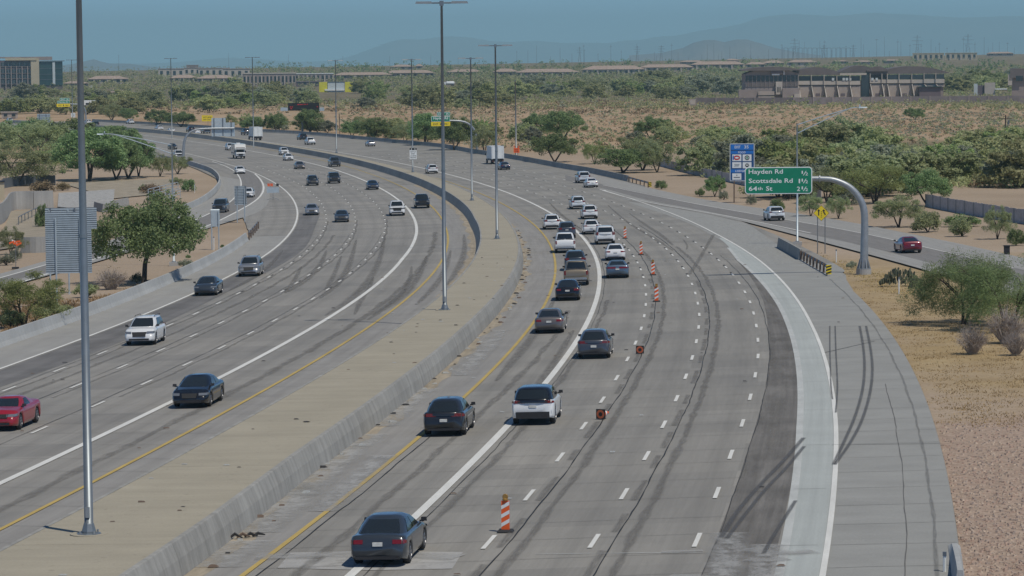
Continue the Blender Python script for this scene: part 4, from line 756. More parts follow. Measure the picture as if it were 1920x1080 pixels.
def place_car(kind, col, pos, fwd, label, group=None, roof=None, tail=None):
    p = proto(kind); sw = {'paint_body': PAINT[col], 'paint_roof': PAINT[roof or col]}
    if tail: sw['tail_lamp_red'] = tail
    o = copy_tree(p, None, sw); o['label'] = label
    if roof and roof != col:
        for ch in o.children:
            if ch.name.startswith('cabin'): ch.material_slots[0].link = 'OBJECT'; ch.material_slots[0].material = PAINT[roof]
    if group: o['group'] = group
    elif 'group' in o: del o['group']
    f = np.array([fwd[0], fwd[1]])/np.hypot(*fwd[:2]); x, y = pos[0], pos[1]; e = .8
    fz = (float(ground(x + f[0]*e, y + f[1]*e)) - float(ground(x - f[0]*e, y - f[1]*e)))/(2*e); lz = (float(ground(x - f[1]*e, y + f[0]*e)) - float(ground(x + f[1]*e, y - f[0]*e)))/(2*e)
    X = Vector((f[0], f[1], fz)).normalized(); Yv = Vector((-f[1], f[0], lz)); Z = X.cross(Yv).normalized(); Yv = Z.cross(X)
    o.matrix_world = Matrix(((X.x, Yv.x, Z.x, x), (X.y, Yv.y, Z.y, y), (X.z, Yv.z, Z.z, pos[2] + .025), (0, 0, 0, 1))); return o
def half(kind): return 4.0 if kind in ('boxtruck', 'rv', 'tanker') else SPECS[kind]['L']/2
def drive(kind, col, px, py, label, away=True, fwd=None, roof=None, tail=None, group=None):
    """the axle nearer the camera stands where the photograph shows it"""
    g = at(px, py)
    if fwd is None: s, _ = so(g); t = line(s)[1]; fwd = t if away else -t
    fwd = np.array(fwd)/np.hypot(*fwd); sgn = 1 if away else -1; d = half(kind) - (1.6 if kind in ('boxtruck', 'rv') else .95); c = g[:2] + sgn*fwd*d
    place_car(kind, col, (c[0], c[1], float(ground(c[0], c[1]))), fwd, label, group, roof, tail)
G_A, G_B = 'vehicles heading away on the near carriageway', 'vehicles approaching on the far carriageway'
def A(kind, col, px, py, label, **k): drive(kind, col, px, py, label, True, group=G_A, **k)
def B(kind, col, px, py, label, **k): drive(kind, col, px, py, label, False, group=G_B, **k)
A('sedan', 'slate', 718, 1057, 'dark slate sedan with red tail lamps over the carpool line, nearest of all')
A('hatch', 'charcoal', 837, 815, 'charcoal crossover on the yellow line just behind the white car with a black roof')
A('rover', 'white', 1003, 794, 'white suv with black roof and rear light bar', roof='black')
A('hatch', 'grey', 1115, 671, 'dark grey hatchback beside the fallen cone, right of the carpool line')
A('sedan', 'bronze', 1031, 624, 'grey brown sedan with sun glinting on its boot by the yellow line')
A('sedan', 'black', 1065, 563, 'black sedan with white plate right behind the tan pickup')
A('pickup', 'tan', 1081, 535, 'tan brown pickup truck in the carpool lane queue')
A('suv', 'slate', 1079, 507, 'dark blue suv in the queue ahead of the tan pickup')
A('coupe', 'blue', 1158, 521, 'blue grey sports coupe next to the striped delineators')
A('pickup', 'white', 1060, 474, 'white pickup truck with dark bumper in the carpool queue')
A('sedan', 'white', 1154, 488, 'white sedan with dark tail lamps ahead of the blue coupe', roof='white')
A('bigsuv', 'white', 1135, 458, 'tall white suv with a rear step box, beside the first striped delineator', tail=None)
A('suv', 'grey', 1063, 446, 'dark grey suv half hidden ahead of the white pickup')
A('suv', 'white', 1035, 430, 'white suv at the tail of the carpool lane bend, inside the yellow line')
A('hatch', 'white', 1109, 439, 'white hatchback partly covered by the tall white suv')
A('suv', 'white', 1106, 410.5, 'white suv with a black band under its rear window')
A('suv', 'pearl', 1084, 392, 'pearl suv with roof rails and a bright glare on its tail lamp')
A('bigsuv', 'pearl', 1095, 343, 'pale suv partly covered by a white sedan in the outermost lane')
A('fastback', 'white', 1110, 351.5, 'white fastback sedan in the outermost lane before the ramp merge')
A('suv', 'white', 811, 325.5, 'white suv in the carpool lane beside the second tall light pole')
A('boxtruck', 'white', 931, 307.5, 'white box truck with two rear doors')
A('sedan', 'navy', 947, 318.5, 'dark blue sedan close to the white box truck')
A('sedan', 'silver', 696.5, 274.5, 'silver sedan alone in a middle lane far down the bend')
A('pickup', 'white', 584, 271.5, 'white pickup truck next to a dark van far down the bend')
A('minivan', 'charcoal', 568.5, 262.5, 'dark van next to a white pickup far down the bend')
A('boxtruck', 'white', 481.5, 263, 'small white truck in front of a thin light pole')
A('pickup', 'charcoal', 464, 253.5, 'dark pickup ahead of the small white truck')
A('suv', 'white', 300, 244.5, 'white suv at the far end of the bend beyond the sign arm')
A('sedan', 'pearl', 322.5, 249.5, 'white sedan at the far end of the bend beside the barrier')
A('fastback', 'pearl', 370, 252, 'pale sedan seen under the curved sign arm')
A('suv', 'black', 359, 247.5, 'black suv seen under the curved sign arm')
A('pickup', 'black', 388, 250.5, 'black flatbed pickup seen below the arrow board')
A('suv', 'white', 246, 232.5, 'white suv on the distant bend above the tree tops')
A('bigsuv', 'charcoal', 180, 238, 'dark suv on the distant bend beside the tall near pole')
A('suv', 'white', 166, 233, 'white suv half behind the tall near pole')
B('coupe', 'red', 3, 806, 'bright red coupe cut by the edge of the picture')
B('sedan', 'black', 362, 763, 'black sedan straddling the white carpool line, facing the camera')
B('suv', 'white', 266, 646.5, 'white suv with a black grille beyond the tall near pole')
B('fastback', 'slate', 387, 554, 'dark slate fastback sedan by the outer edge line')
B('suv', 'silver', 468, 518, 'silver suv with dark windows behind the dark fastback')
B('sedan', 'silver', 585, 403.5, 'silver sedan with sun glare on its bonnet')
B('sedan', 'slate', 641, 416.5, 'dark blue sedan beside the silver sedan')
B('suv', 'charcoal', 587, 348, 'charcoal suv in the middle lanes, the shorter of a pair')
B('bigsuv', 'charcoal', 627.5, 344, 'large dark suv with a pale roof edge, beside a charcoal one')
B('sedan', 'navy', 699.5, 355.5, 'navy sedan on the carpool line of the bend')
B('pickup', 'white', 745, 404.5, 'white pickup truck facing the camera beside the carpool line')
B('pickup', 'black', 792, 390.5, 'black pickup truck inside the carpool lane')
B('sedan', 'bronze', 563, 317, 'bronze grey sedan behind the white cars on the bend')
B('pickup', 'grey', 629, 312.5, 'grey pickup truck close under the dark median wall')
B('sedan', 'white', 542, 301, 'white sedan with dark grille, the lower of two white cars')
B('suv', 'white', 534, 290.5, 'white suv against the dark median wall, upper of two white cars')
B('rv', 'cream', 450, 297.5, 'cream motorhome with a bunk over its cab')
B('suv', 'pearl', 433, 281.5, 'white suv half hidden behind the motorhome')
B('fastback', 'white', 451, 326, 'white fastback sedan at the split of the exit ramp')
B('sedan', 'black', 325, 280.5, 'black car beside the thin left lamp post, far off')
B('pickup', 'white', 336, 297.5, 'white pickup truck behind the foot of the curved sign post')
_d = lambda a, b: at(*b)[:2] - at(*a)[:2]
drive('bigsuv', 'slate', 412, 399, 'dark slate suv coming down the exit ramp between the sign backs', False, fwd=_d((440, 384), (380, 411)), group=G_B)
drive('sedan', 'white', 464.5, 370.5, 'white sedan half behind the lattice sign back on the exit ramp', False, fwd=_d((474, 362), (450, 376)), group=G_B)
drive('rover', 'pearl', 1455, 414, 'white suv on the entrance ramp under the green sign', True, fwd=_d((1500, 426), (1430, 410)), group=G_A, roof='pearl')
drive('fastback', 'maroon', 1708, 474.5, 'dark red car alone on the entrance ramp', True, fwd=_d((1740, 482), (1660, 463)), group=G_A)
for i, (k, c, x, y, lb) in enumerate([('pickup', 'white', 9, 240, 'white pickup on the distant bend at the edge of the picture'), ('suv', 'white', 20, 230, 'white suv on the distant bend behind the white pickup')]):
    p = at(x, y); drive(k, c, x, y, lb, False, fwd=(.35, -.94), group=G_B)
for k, c, x, y, d, lb in [('tanker', 'white', 843, 161, (-1, -.15), 'white tanker truck parked among the distant scrub'), ('minivan', 'white', 904, 162, (1, .1), 'white van parked near the distant tanker truck'), ('minivan', 'white', 172, 165, (1, .2), 'white van parked near the glass office building'), ('suv', 'white', 68, 189, (1, .1), 'white car parked behind scrub below the office building'), ('suv', 'pearl', 1112, 162, (1, 0), 'pale car parked among scrub below the long apartment roof'), ('minivan', 'pearl', 1295, 155, (1, 0), 'white van parked in the scrub left of the arched building')]:
    p = at(x, y); place_car(k, c, p, d, lb, 'vehicles parked in the distance')
def drop(o):
    for ch in list(o.children_recursive) + [o]: bpy.data.objects.remove(ch)
for p in PROTO.values(): drop(p)
# ------------------------------------------------------------------ poles, lamps, signs
def lettering(txt, h, w=None, align='L', spacing=1.0):
    """flat letters: list of (x, z) points and faces, capital height h"""
    cu = bpy.data.curves.new('lettering', 'FONT'); cu.body = txt; cu.size = 1; cu.space_character = spacing; cu.offset = .013; cu.resolution_u = 2; o = bpy.data.objects.new('lettering', cu); COL.objects.link(o)
    bpy.context.view_layer.update(); me = bpy.data.meshes.new_from_object(o.evaluated_get(bpy.context.evaluated_depsgraph_get())); V = np.array([v.co[:2] for v in me.vertices]); Fc = [tuple(p.vertices) for p in me.polygons]
    bpy.data.objects.remove(o); bpy.data.curves.remove(cu); bpy.data.meshes.remove(me)
    V = V - V.min(0); k = h/.69; V = V*k
    if w: V[:, 0] *= w/V[:, 0].max()
    V[:, 0] -= {'L': 0, 'C': V[:, 0].max()/2, 'R': V[:, 0].max()}[align]; return V, Fc
class Site:
    """an upright frame on the ground: x to the viewer's right, z up, -y the side that faces back along rz"""
    def __init__(self, name, label, cat, base_px, fwd, group=None, base=None, dz=0.0):
        self.p = at(*base_px, dz) if base is None else np.array(base); self.rz = math.atan2(-fwd[0], fwd[1]); self.o = thing(name, label, cat, self.p, self.rz, group)
    def at(self, px, py):
        a, b, c = ray(px, py); n = np.array([-math.sin(self.rz), math.cos(self.rz)]); t = (n @ self.p[:2])/(n @ np.array([a, b])); q = np.array([a*t, b*t, CZ + c*t]) - self.p
        return q[0]*math.cos(self.rz) + q[1]*math.sin(self.rz), q[2]
    def panel(self, name, x0, y0, x1, y1, mat, border=None, y=-.02, th=.05, r=.0, bw=.07, parent=None):
        """sign board from its corners in the photograph"""
        ax, az = self.at(x0, y1); bx, bz = self.at(x1, y0); self.last = (ax, bx, az, bz); r = min(r, (bx - ax)/3, (bz - az)/3)
        def rounded(ax, bx, az, bz, r):
            if r <= 0: return [(ax, az), (bx, az), (bx, bz), (ax, bz)]
            P = []
            for cx, cz, q0 in ((bx - r, az + r, -90), (bx - r, bz - r, 0), (ax + r, bz - r, 90), (ax + r, az + r, 180)): P += [(cx + r*math.cos(R(q0 + k*22.5)), cz + r*math.sin(R(q0 + k*22.5))) for k in range(5)]
            return P
        o = MB().prism(rounded(ax, bx, az, bz, r), y - th, y).build(name, border or mat, parent or self.o)
        if border: MB().prism(rounded(ax + bw, bx - bw, az + bw, bz - bw, max(r - bw, 0)), y - th - .012, y - th + .01).build('sign_face', mat, o); self.front = y - th - .012
        else: self.front = y - th
        return o
    def text(self, txt, x, z, h, mat, w=None, align='L', y=None, parent=None, name='lettering', spacing=1.0):
        V, Fc = lettering(txt, h, w, align, spacing); yy = (self.front if y is None else y) - .006; mesh_obj(name, [(x + a, yy, z + b) for a, b in V], Fc, mat, parent or self.o)
    def post(self, x, y0, y1, rad=.05, mat=None, n=6, name='post'):
        a = self.at(x, y1); b = self.at(x, y0); MB().tube([(a[0], 0, a[1] - .3), (b[0], 0, b[1])], rad, n).build(name, mat or m_thin, self.o)
def face_cam(p): v = np.array(p[:2]); return v/np.linalg.norm(v)
def tan_at(p): return line(so(p)[0])[1]

# light masts on the median
def mast(px, py, label, top_px=None, h=None, dz=1.07, sw=1.0):
    p = at(px, py, dz); t = tan_at(p); st = Site('light_pole', label, 'light pole', None, t, 'tall light masts along the median', base=p); o = st.o; d = np.hypot(*p[:2]); hh = h or 20.0
    r0 = .145*sw; MB().tube([(0, 0, .1), (0, 0, hh*.5), (0, 0, hh)], [r0, r0*.82, r0*.55], 12).build('shaft', m_pole, o, True)
    MB().lathe([(.42, -.05), (.42, .02), (.24, .04), (.24, .1), (.17, .34), (.16, .36)], 8).build('base_plate', m_pole, o)
    MB().hexa([(-.07, -r0 - .02, .55), (.07, -r0 - .02, .55), (.07, -.05, .55), (-.07, -.05, .55), (-.07, -r0 - .02, .9), (.07, -r0 - .02, .9), (.07, -.05, .9), (-.07, -.05, .9)]).build('hand_hole_cover', m_steel, o); MB().lathe([(r0*.95, 0), (r0*.95, .12)], 12, 'z', (0, 0, hh*.45)).build('shaft_collar', m_pole, o)
    for k in range(4): q = math.pi/4 + k*math.pi/2; MB().lathe([(.035, 0), (.035, .1)], 6, 'z', (.33*math.cos(q), .33*math.sin(q), .02)).build('anchor_bolt', m_steel, o)
    ring = MB(); ring.lathe([(.62, -.02), (.62, .015)], 20); ring.build('footing', m_tan, o)
    arm = MB().tube([(-1.05, 0, hh - .12), (1.05, 0, hh - .12)], .05, 6); arm.box(-.13, .13, -.13, .13, hh - .3, hh + .02); arm.build('cross_arm', m_pole, o)
    for s in (-1, 1):
        for k in (0, 1):
            x = s*(1.02 + .32*k); l = MB().hexa([(x - .4, -.2 + .1*k, hh - .16), (x + .4, -.2 + .1*k, hh - .16), (x + .4, .2 + .1*k, hh - .16), (x - .4, .2 + .1*k, hh - .16), (x - .34, -.15 + .1*k, hh - .02), (x + .34, -.15 + .1*k, hh - .02), (x + .34, .15 + .1*k, hh - .02), (x - .34, .15 + .1*k, hh - .02)]).build('luminaire', m_pole, o)
    return st
mast(167, 1001, 'thick grey light pole nearest the camera on the tan median', h=21.5)
mast(834, 581, 'tall grey light pole standing on the median with its twin lamps at the frame top', h=20.4)
mast(932, 448, 'tall grey light pole at the narrowing of the tan median', h=19.6)
mast(885, 376, 'slim light pole beyond the white suv, between two taller ones', h=19.5)
mast(774, 323, 'slim light pole that carries the white carpool sign', h=20)
mast(631, 287, 'slim light pole above the grey pickup on the bend', h=20.3)
def far_mast(px, top, s, label):
    p = road(s, float(t_ml(s) + t_mr(s))/2, 1.07); h = float(far(px, top, p[1])[2] - p[2]); q = far(px, top, p[1]);
    st = Site('light_pole', label, 'light pole', None, tan_at(p), 'tall light masts along the median', base=(q[0], p[1], p[2])); MB().tube([(0, 0, -.3), (0, 0, h)], [.14, .09], 8).build('shaft', m_pole, st.o, True); MB().tube([(-1.1, 0, h - .1), (1.1, 0, h - .1)], .06, 5).build('cross_arm', m_pole, st.o)
    for s_ in (-1, 1): MB().box(s_*1.2 - .55, s_*1.2 + .55, -.2, .2, h - .15, h).build('luminaire', m_pole, st.o)
far_mast(473, 107, 640, 'distant slim light pole beside the small white truck'); far_mast(320, 109, 742, 'distant slim light pole left of the curved sign arm'); far_mast(134, 112, 900, 'most distant light pole beside the glass office building')
# arm lamps at the ramps
def arm_lamp(base, top_y, tip, label, dbl):
    st = Site('street_lamp', label, 'street lamp', base, face_cam(at(*base)), 'single arm street lamps at the ramps'); x, h = st.at(base[0] - (4 if tip[0] < base[0] else -2), top_y); ex, ez = st.at(*tip)
    MB().tube([(0, 0, -.3), (0, 0, h)], [.11, .07], 10).build('shaft', m_alu, st.o, True); MB().box(-.45, .45, -.45, .45, -.3, .25).build('footing', m_patch, st.o); MB().box(-.2, .2, -.2, .2, .25, .34).build('base_plate', m_steel, st.o)
    MB().tube([(0, 0, h - .1), (ex*.5, 0, h + (ez - h)*.55), (ex*.9, 0, ez - .02), (ex, 0, ez)], [.05, .045, .04, .035], 6).build('upper_arm', m_alu, st.o); MB().tube([(0, 0, h - .95), (ex*.55, 0, h - .6 + (ez - h + .5)*.6), (ex*.86, 0, ez - .05)], [.05, .045, .035], 6).build('lower_arm', m_alu, st.o)
    s = 1 if ex > 0 else -1; MB().hexa([(ex - .1, -.16, ez - .1), (ex + s*.75, -.13, ez - .06), (ex + s*.75, .13, ez - .06), (ex - .1, .16, ez - .1), (ex - .1, -.12, ez + .06), (ex + s*.7, -.08, ez + .04), (ex + s*.7, .08, ez + .04), (ex - .1, .12, ez + .06)]).build('luminaire', m_alu, st.o); MB().lathe([(.06, 0), (.06, .16), (.02, .2)], 8, 'z', (ex, 0, ez + .06)).build('photocell', m_alu, st.o)
arm_lamp((326, 496), 270, (196, 251), 'slender lamp post beside the dark green tree, its double arm reaching left', True)
arm_lamp((1495, 458), 232, (1612, 201), 'slender lamp post behind the green sign, its double arm reaching right', True)

def curve_post(st, px, rad, name='mast_arm'):
    P = [st.at(*p) for p in px]; P = smooth_line(np.array(P), 3); r = np.interp(np.linspace(0, 1, len(P)), np.linspace(0, 1, len(rad)), rad); MB().tube([(x, .2, z) for x, z in P], [float(v) for v in r], 14).build(name, m_steel, st.o, True)
# the big green sign
p = at(1620, 512); st = Site('overhead_sign', 'green highway sign listing three roads on a curved steel arm', 'road sign', None, tan_at(at(1440, 500)), base=p)
curve_post(st, [(1620, 511), (1621, 470), (1622, 420), (1621, 392), (1612, 370), (1594, 350), (1568, 338), (1548, 335), (1500, 335), (1440, 337)], [.36, .3, .27, .22, .2])
b = MB().lathe([(.62, -.5), (.62, .32)], 20, 'z', (0, .2, 0)); b.build('footing', m_patch, st.o); MB().lathe([(.58, .33), (.58, .4)], 20, 'z', (0, .2, 0)).build('base_plate', m_steel, st.o)
for k in range(10): q = k*math.pi/5; b = MB().hexa([(math.cos(q)*.34 - math.sin(q)*.02, .2 + math.sin(q)*.34 + math.cos(q)*.02, .4), (math.cos(q)*.34 + math.sin(q)*.02, .2 + math.sin(q)*.34 - math.cos(q)*.02, .4), (math.cos(q)*.56 + math.sin(q)*.02, .2 + math.sin(q)*.56 - math.cos(q)*.02, .4), (math.cos(q)*.56 - math.sin(q)*.02, .2 + math.sin(q)*.56 + math.cos(q)*.02, .4), (math.cos(q)*.32 - math.sin(q)*.02, .2 + math.sin(q)*.32 + math.cos(q)*.02, 1.15), (math.cos(q)*.32 + math.sin(q)*.02, .2 + math.sin(q)*.32 - math.cos(q)*.02, 1.15), (math.cos(q)*.36 + math.sin(q)*.02, .2 + math.sin(q)*.36 - math.cos(q)*.02, 1.15), (math.cos(q)*.36 - math.sin(q)*.02, .2 + math.sin(q)*.36 + math.cos(q)*.02, 1.15)]).build('gusset', m_steel, st.o)
x, z = st.at(1537, 335); MB().lathe([(.3, -.05), (.3, .05)], 14, 'x', (x, .2, z)).build('flange', m_steel, st.o)
st.panel('sign_board', 1396.5, 312.5, 1522.5, 364, m_green, m_signw, y=-.15, r=.28, bw=.075)
for txt, px, py, num, nx in (('Hayden Rd', 1403.5, 328.5, '\u00bd', 1514.5), ('Scottsdale Rd', 1403.5, 343.2, '1\u00bd', 1514.5), ('64th St', 1403.5, 357.8, '2\u00bd', 1514.5)):
    x, z = st.at(px, py); x2, z2 = st.at({'Hayden Rd': 1467.5, 'Scottsdale Rd': 1486, '64th St': 1448}[txt], py); hh = st.at(px, py - 8.0)[1] - z
    if txt == '64th St':
        st.text('64', x, z, hh, m_signw, (x2 - x)*.36); st.text('th', x + (x2 - x)*.385, z + hh*.18, hh*.72, m_signw, (x2 - x)*.2); st.text('St', x + (x2 - x)*.73, z, hh, m_signw, (x2 - x)*.27)
    else: st.text(txt, x, z, hh, m_signw, x2 - x)
    xr, zr = st.at(nx, py); wd = st.at(nx, py)[0] - st.at(nx - 12, py)[0]
    # fraction: raised one, stroke, lowered two
    st.text('1', xr - wd*.98, zr + hh*.38, hh*.66, m_signw, wd*.2); st.text('2', xr - wd*.4, zr - hh*.02, hh*.66, m_signw, wd*.4); yy = st.front - .006; mesh_obj('lettering', [(xr - wd*.78, yy, zr - hh*.02), (xr - wd*.66, yy, zr - hh*.02), (xr - wd*.22, yy, zr + hh*1.03), (xr - wd*.34, yy, zr + hh*1.03)], [(0, 1, 2, 3)], m_signw, st.o)
    if len(num) > 1: st.text(num[0], xr - wd*1.22, zr, hh, m_signw, wd*(.22 if num[0] == '1' else .5), 'R')
# the far exit sign and its twin at the edge
def exit_sign(label, base, arm, tab_, main, yel, words, rad=.3):
    st = Site('overhead_sign', label, 'road sign', base, tan_at(at(*base))); curve_post(st, [base] + arm, [rad, rad*.9, rad*.75, rad*.6]); MB().lathe([(.6, -.4), (.6, .25)], 16, 'z', (0, .2, 0)).build('footing', m_patch, st.o)
    for nm, (x0, y0, x1, y1), m, bd, tx in (('exit_tab', tab_, m_green, m_signw, words[0]), ('sign_board', main, m_green, m_signw, words[1]), ('exit_only_board', yel, m_signy, None, words[2])):
        st.panel(nm, x0, y0, x1, y1, m, bd, y=-.12, r=.1, bw=.08); ax, bx, az, bz = st.last; mt = m_ink if m is m_signy else m_signw; hh = (bz - az)*.48
        st.text(tx, (ax + bx)/2 if '|' not in tx else 0, az + (bz - az)*.24, hh, mt, (bx - ax)*.78, 'C') if '|' not in tx else [st.text(q, ax + (bx - ax)*f, az + (bz - az)*.25, hh*.9, mt, (bx - ax)*.27, 'C') for q, f in zip(tx.split('|'), (.24, .78))]
        if '|' in tx: cx = ax + (bx - ax)*.51; cz = (az + bz)/2; w = (bz - az)*.3; yy = st.front - .006; mesh_obj('down_arrow', [(cx - w*.3, yy, cz + w), (cx - w*.3, yy, cz), (cx - w, yy, cz), (cx, yy, cz - w), (cx + w, yy, cz), (cx + w*.3, yy, cz), (cx + w*.3, yy, cz + w)], [(0, 1, 2, 3, 4, 5, 6)], m_ink, st.o)
    return st
exit_sign('green exit sign with a yellow strip on a curved arm, behind a tall light pole', (895, 286), [(894, 265), (892, 248), (886, 238), (876, 230), (862, 226.5), (840, 226)], (819, 210, 843.5, 217.5), (808.5, 217.8, 843.5, 228), (808, 228.3, 844, 236.5), ('EXIT 35', 'Hayden Rd', 'EXIT|ONLY'))
exit_sign('small green exit sign with a yellow strip, left of the nearest pole', (162, 234), [(161.5, 218), (160.5, 206), (156, 198), (148, 195.5), (131, 195)], (112, 183.5, 130, 188.6), (107, 188.8, 130.5, 194), (106, 194.3, 131, 200.5), ('EXIT 36', 'Princess Dr', 'EXIT|ONLY'), .28)
# curved post whose sign shows its ribbed back
p = at(344, 309); st = Site('overhead_sign', 'back of a large sign on a curved steel arm over the far carriageway', 'road sign', None, tan_at(at(420, 290)), base=p)
curve_post(st, [(344, 308), (344, 285), (345.5, 265), (351, 252), (362, 244.5), (380, 241), (440, 240.5)], [.32, .28, .22, .2]); MB().lathe([(.6, -.4), (.6, .25)], 16, 'z', (0, .2, 0)).build('footing', m_patch, st.o)
def ribbed(st, name, x0, y0, x1, y1, n, ribs, y=.45):
    ax, az = st.at(x0, y1); bx, bz = st.at(x1, y0); h = (bz - az)/n
    for k in range(n): MB().box(ax, bx, y, y + .05, az + h*k + .012, az + h*(k + 1) - .012).build(name, m_alu, st.o)
    for f in ribs: MB().box(ax + (bx - ax)*f - .09, ax + (bx - ax)*f + .09, y - .12, y - .002, az + .1, bz - .02).build('sign_rib', m_alud, st.o)
ribbed(st, 'sign_panel', 397.3, 221, 423.5, 256, 11, (.18, .8)); ribbed(st, 'sign_panel', 423.8, 229.5, 440.5, 256, 9, (.62,))
MB().box(st.at(440.5, 240)[0] - .3, st.at(440.5, 240)[0] + .02, .5, .9, st.at(440, 256)[1], st.at(440, 230)[1]).build('end_plate', m_alu, st.o)
# roadside boards seen from behind
def sign_back(label, base, rect, n, ribs, posts, mat=None, name='sign_panel'):
    st = Site('roadside_sign', label, 'road sign', base, face_cam(at(*base))); ax, az = st.at(rect[0], rect[3]); bx, bz = st.at(rect[2], rect[1]); h = (bz - az)/n
    if n > 2: MB().box(ax, bx, .06, .09, az, bz).build('dark_gap_backing', m_alud, st.o)  # dark sheet added behind the slats so their gaps look shaded
    for k in range(n): z0 = az + h*k; e = .62 if n > 2 else .98; MB().hexa([(ax, -.02, z0), (bx, -.02, z0), (bx, .05, z0), (ax, .05, z0), (ax, -.02, z0 + h*e*.95), (bx, -.02, z0 + h*e*.95), (bx, .05, z0 + h*e), (ax, .05, z0 + h*e)]).build(name, mat or m_alu, st.o)
    for x in ribs: q = st.at(x, 300)[0]; MB().box(q - .06, q + .06, -.14, -.02, az + .1, bz).build('sign_rib', m_alud, st.o)
    for x, y in posts: q, z = st.at(x, y); MB().tube([(q, -.1, z - .4), (q, -.1, bz - (bz - az)*.1)], .07, 6).build('post', m_alu, st.o)
    return st
sign_back('large slatted aluminium sign back beside the tall near pole', (130, 573), (86.5, 397, 170.5, 513), 29, (), [(107, 577), (152.5, 580)])
sign_back('smaller slatted sign back peeping out behind the large one', (130, 549), (85, 388.5, 181, 430), 10, (92, 138), [(95, 547), (130, 548)])
sign_back('plain grey sign back on two posts at the ramp gore', (404, 466), (395.5, 391.5, 411.5, 425), 1, (), [(397.5, 468), (410.5, 463)])
sign_back('see-through slatted sign back in front of a white car on the exit ramp', (452, 415.5), (440, 348.5, 462, 384), 12, (444, 459), [(445, 416.5), (459, 415)])
sign_back('small pale sign back on the distant bend near the tree tops', (82, 244), (70, 213, 94, 238), 9, (76, 88), [(76, 246), (89, 245)])
# construction board with flags on a stand
st = Site('work_zone_sign', 'grey work zone board with orange flags on a stand in the gore', 'work zone sign', (512, 374.5), face_cam(at(512, 374))); st.panel('sign_board', 500.5, 351, 523, 361.5, m_alu, y=0)
st.post(512, 361, 374, .03, m_alud); q, z = st.at(512, 374.5)
for dx, dy in ((-.9, -.5), (.9, -.5), (-.8, .6), (.8, .6)): MB().tube([(0, 0, .35), (dx, dy, .02)], .025, 5).build('foot', m_alud, st.o)
for x0, x1 in ((508, 503.5), (512, 509), (515, 520)): a = st.at(x0, 351); c = st.at(x1, 345); MB().tube([(a[0], 0, a[1]), (c[0], 0, c[1])], .02, 5).build('flag_staff', m_alud, st.o); MB().hexa([(c[0] - .16, -.02, c[1] - .3), (c[0] + .22, -.02, c[1] - .36), (c[0] + .22, .01, c[1] - .36), (c[0] - .16, .01, c[1] - .3), (c[0] - .16, -.05, c[1] + .1), (c[0] + .22, .04, c[1] + .04), (c[0] + .22, .06, c[1] + .04), (c[0] - .16, -.03, c[1] + .1)]).build('flag', m_orange if x1 < 515 else m_ink, st.o)
# blue services sign
st = Site('services_sign', 'blue exit services sign with white logo plates behind the green sign', 'road sign', (1380, 378.5), face_cam(at(1380, 378))); st.panel('sign_board', 1368.5, 269, 1414.5, 339.5, m_navy, m_signw, r=.12, bw=.08); f0 = st.front
for nm, rc, mt in (('exit_panel', (1370.5, 271, 1412.5, 281), m_blue), ('food_panel', (1370.5, 283, 1412.5, 288.3), m_blue), ('lodging_panel', (1370.5, 317.5, 1412.5, 323.5), m_blue)): st.panel(nm, *rc, mt, y=f0 + .01, th=.022)
g = f0 - .02
for tx, cx, y, h, w in (('EXIT', 1383, 278.3, 5, 11), ('35', 1399.5, 278.3, 5.3, 8), ('FOOD', 1391, 287.5, 3.6, 14), ('LODGING', 1391, 322.6, 3.8, 24)):
    x, z = st.at(cx, y); st.text(tx, x, z, st.at(cx, y - h)[1] - z, m_signw, st.at(cx + w, y)[0] - x, 'C', y=g)
def plate(x0, y0, x1, y1): st.panel('logo_plate', x0, y0, x1, y1, m_signw, y=f0 + .01, th=.025); return st.last
yy = f0 - .024
for rc, sh in (((1373, 289.5, 1390, 302), 'oval'), ((1392.5, 289.5, 1409, 302), 'ring'), ((1373, 304, 1390, 315), 'bars'), ((1392.5, 304, 1409, 315.5), 'badge'), ((1373, 325, 1390, 337), 'word')):
    ax, bx, az, bz = plate(*rc); cx, cz, w, h = (ax + bx)/2, (az + bz)/2, bx - ax, bz - az
    el = lambda rx, rz, n=18, dx=0, dz=0: [(cx + dx + rx*math.cos(k*2*math.pi/n), yy, cz + dz + rz*math.sin(k*2*math.pi/n)) for k in range(n)]
    def flat(pts, m, d=0): mesh_obj('logo_shape', [(a, b - d, c) for a, b, c in pts], [tuple(range(len(pts)))], m, st.o)
    if sh == 'oval': flat(el(w*.36, h*.36), m_red); flat(el(w*.22, h*.13), m_signw, .004); flat(el(w*.07, h*.38, 12, -w*.38), m_blue, .006)
    elif sh == 'ring': flat(el(h*.36, h*.36), m_ink); flat(el(h*.23, h*.23), m_signw, .004); flat(el(h*.12, h*.2), m_green, .008)
    elif sh == 'bars':
        for k, (a, c) in enumerate(((-.3, .3), (-.22, .26), (-.34, .2))): flat([(cx + a*w, yy, cz + (.1 - .16*k)*h), (cx + c*w, yy, cz + (.1 - .16*k)*h), (cx + c*w, yy, cz + (.17 - .16*k)*h), (cx + a*w, yy, cz + (.17 - .16*k)*h)], m_alud)
    elif sh == 'badge': flat(el(w*.24, h*.33, 6), m_ink); flat([(cx - w*.14, yy, cz - h*.06), (cx + w*.14, yy, cz - h*.06), (cx + w*.14, yy, cz + h*.1), (cx - w*.14, yy, cz + h*.1)], m_signw, .004)
    else: flat(el(w*.07, h*.08, 10, 0, h*.22), m_alud); flat([(cx - w*.34, yy, cz - h*.2), (cx + w*.34, yy, cz - h*.2), (cx + w*.34, yy, cz - h*.06), (cx - w*.34, yy, cz - h*.06)], m_alud)
st.post(1376.5, 338, 379, .09, m_wood); st.post(1407, 338, 379, .09, m_wood)
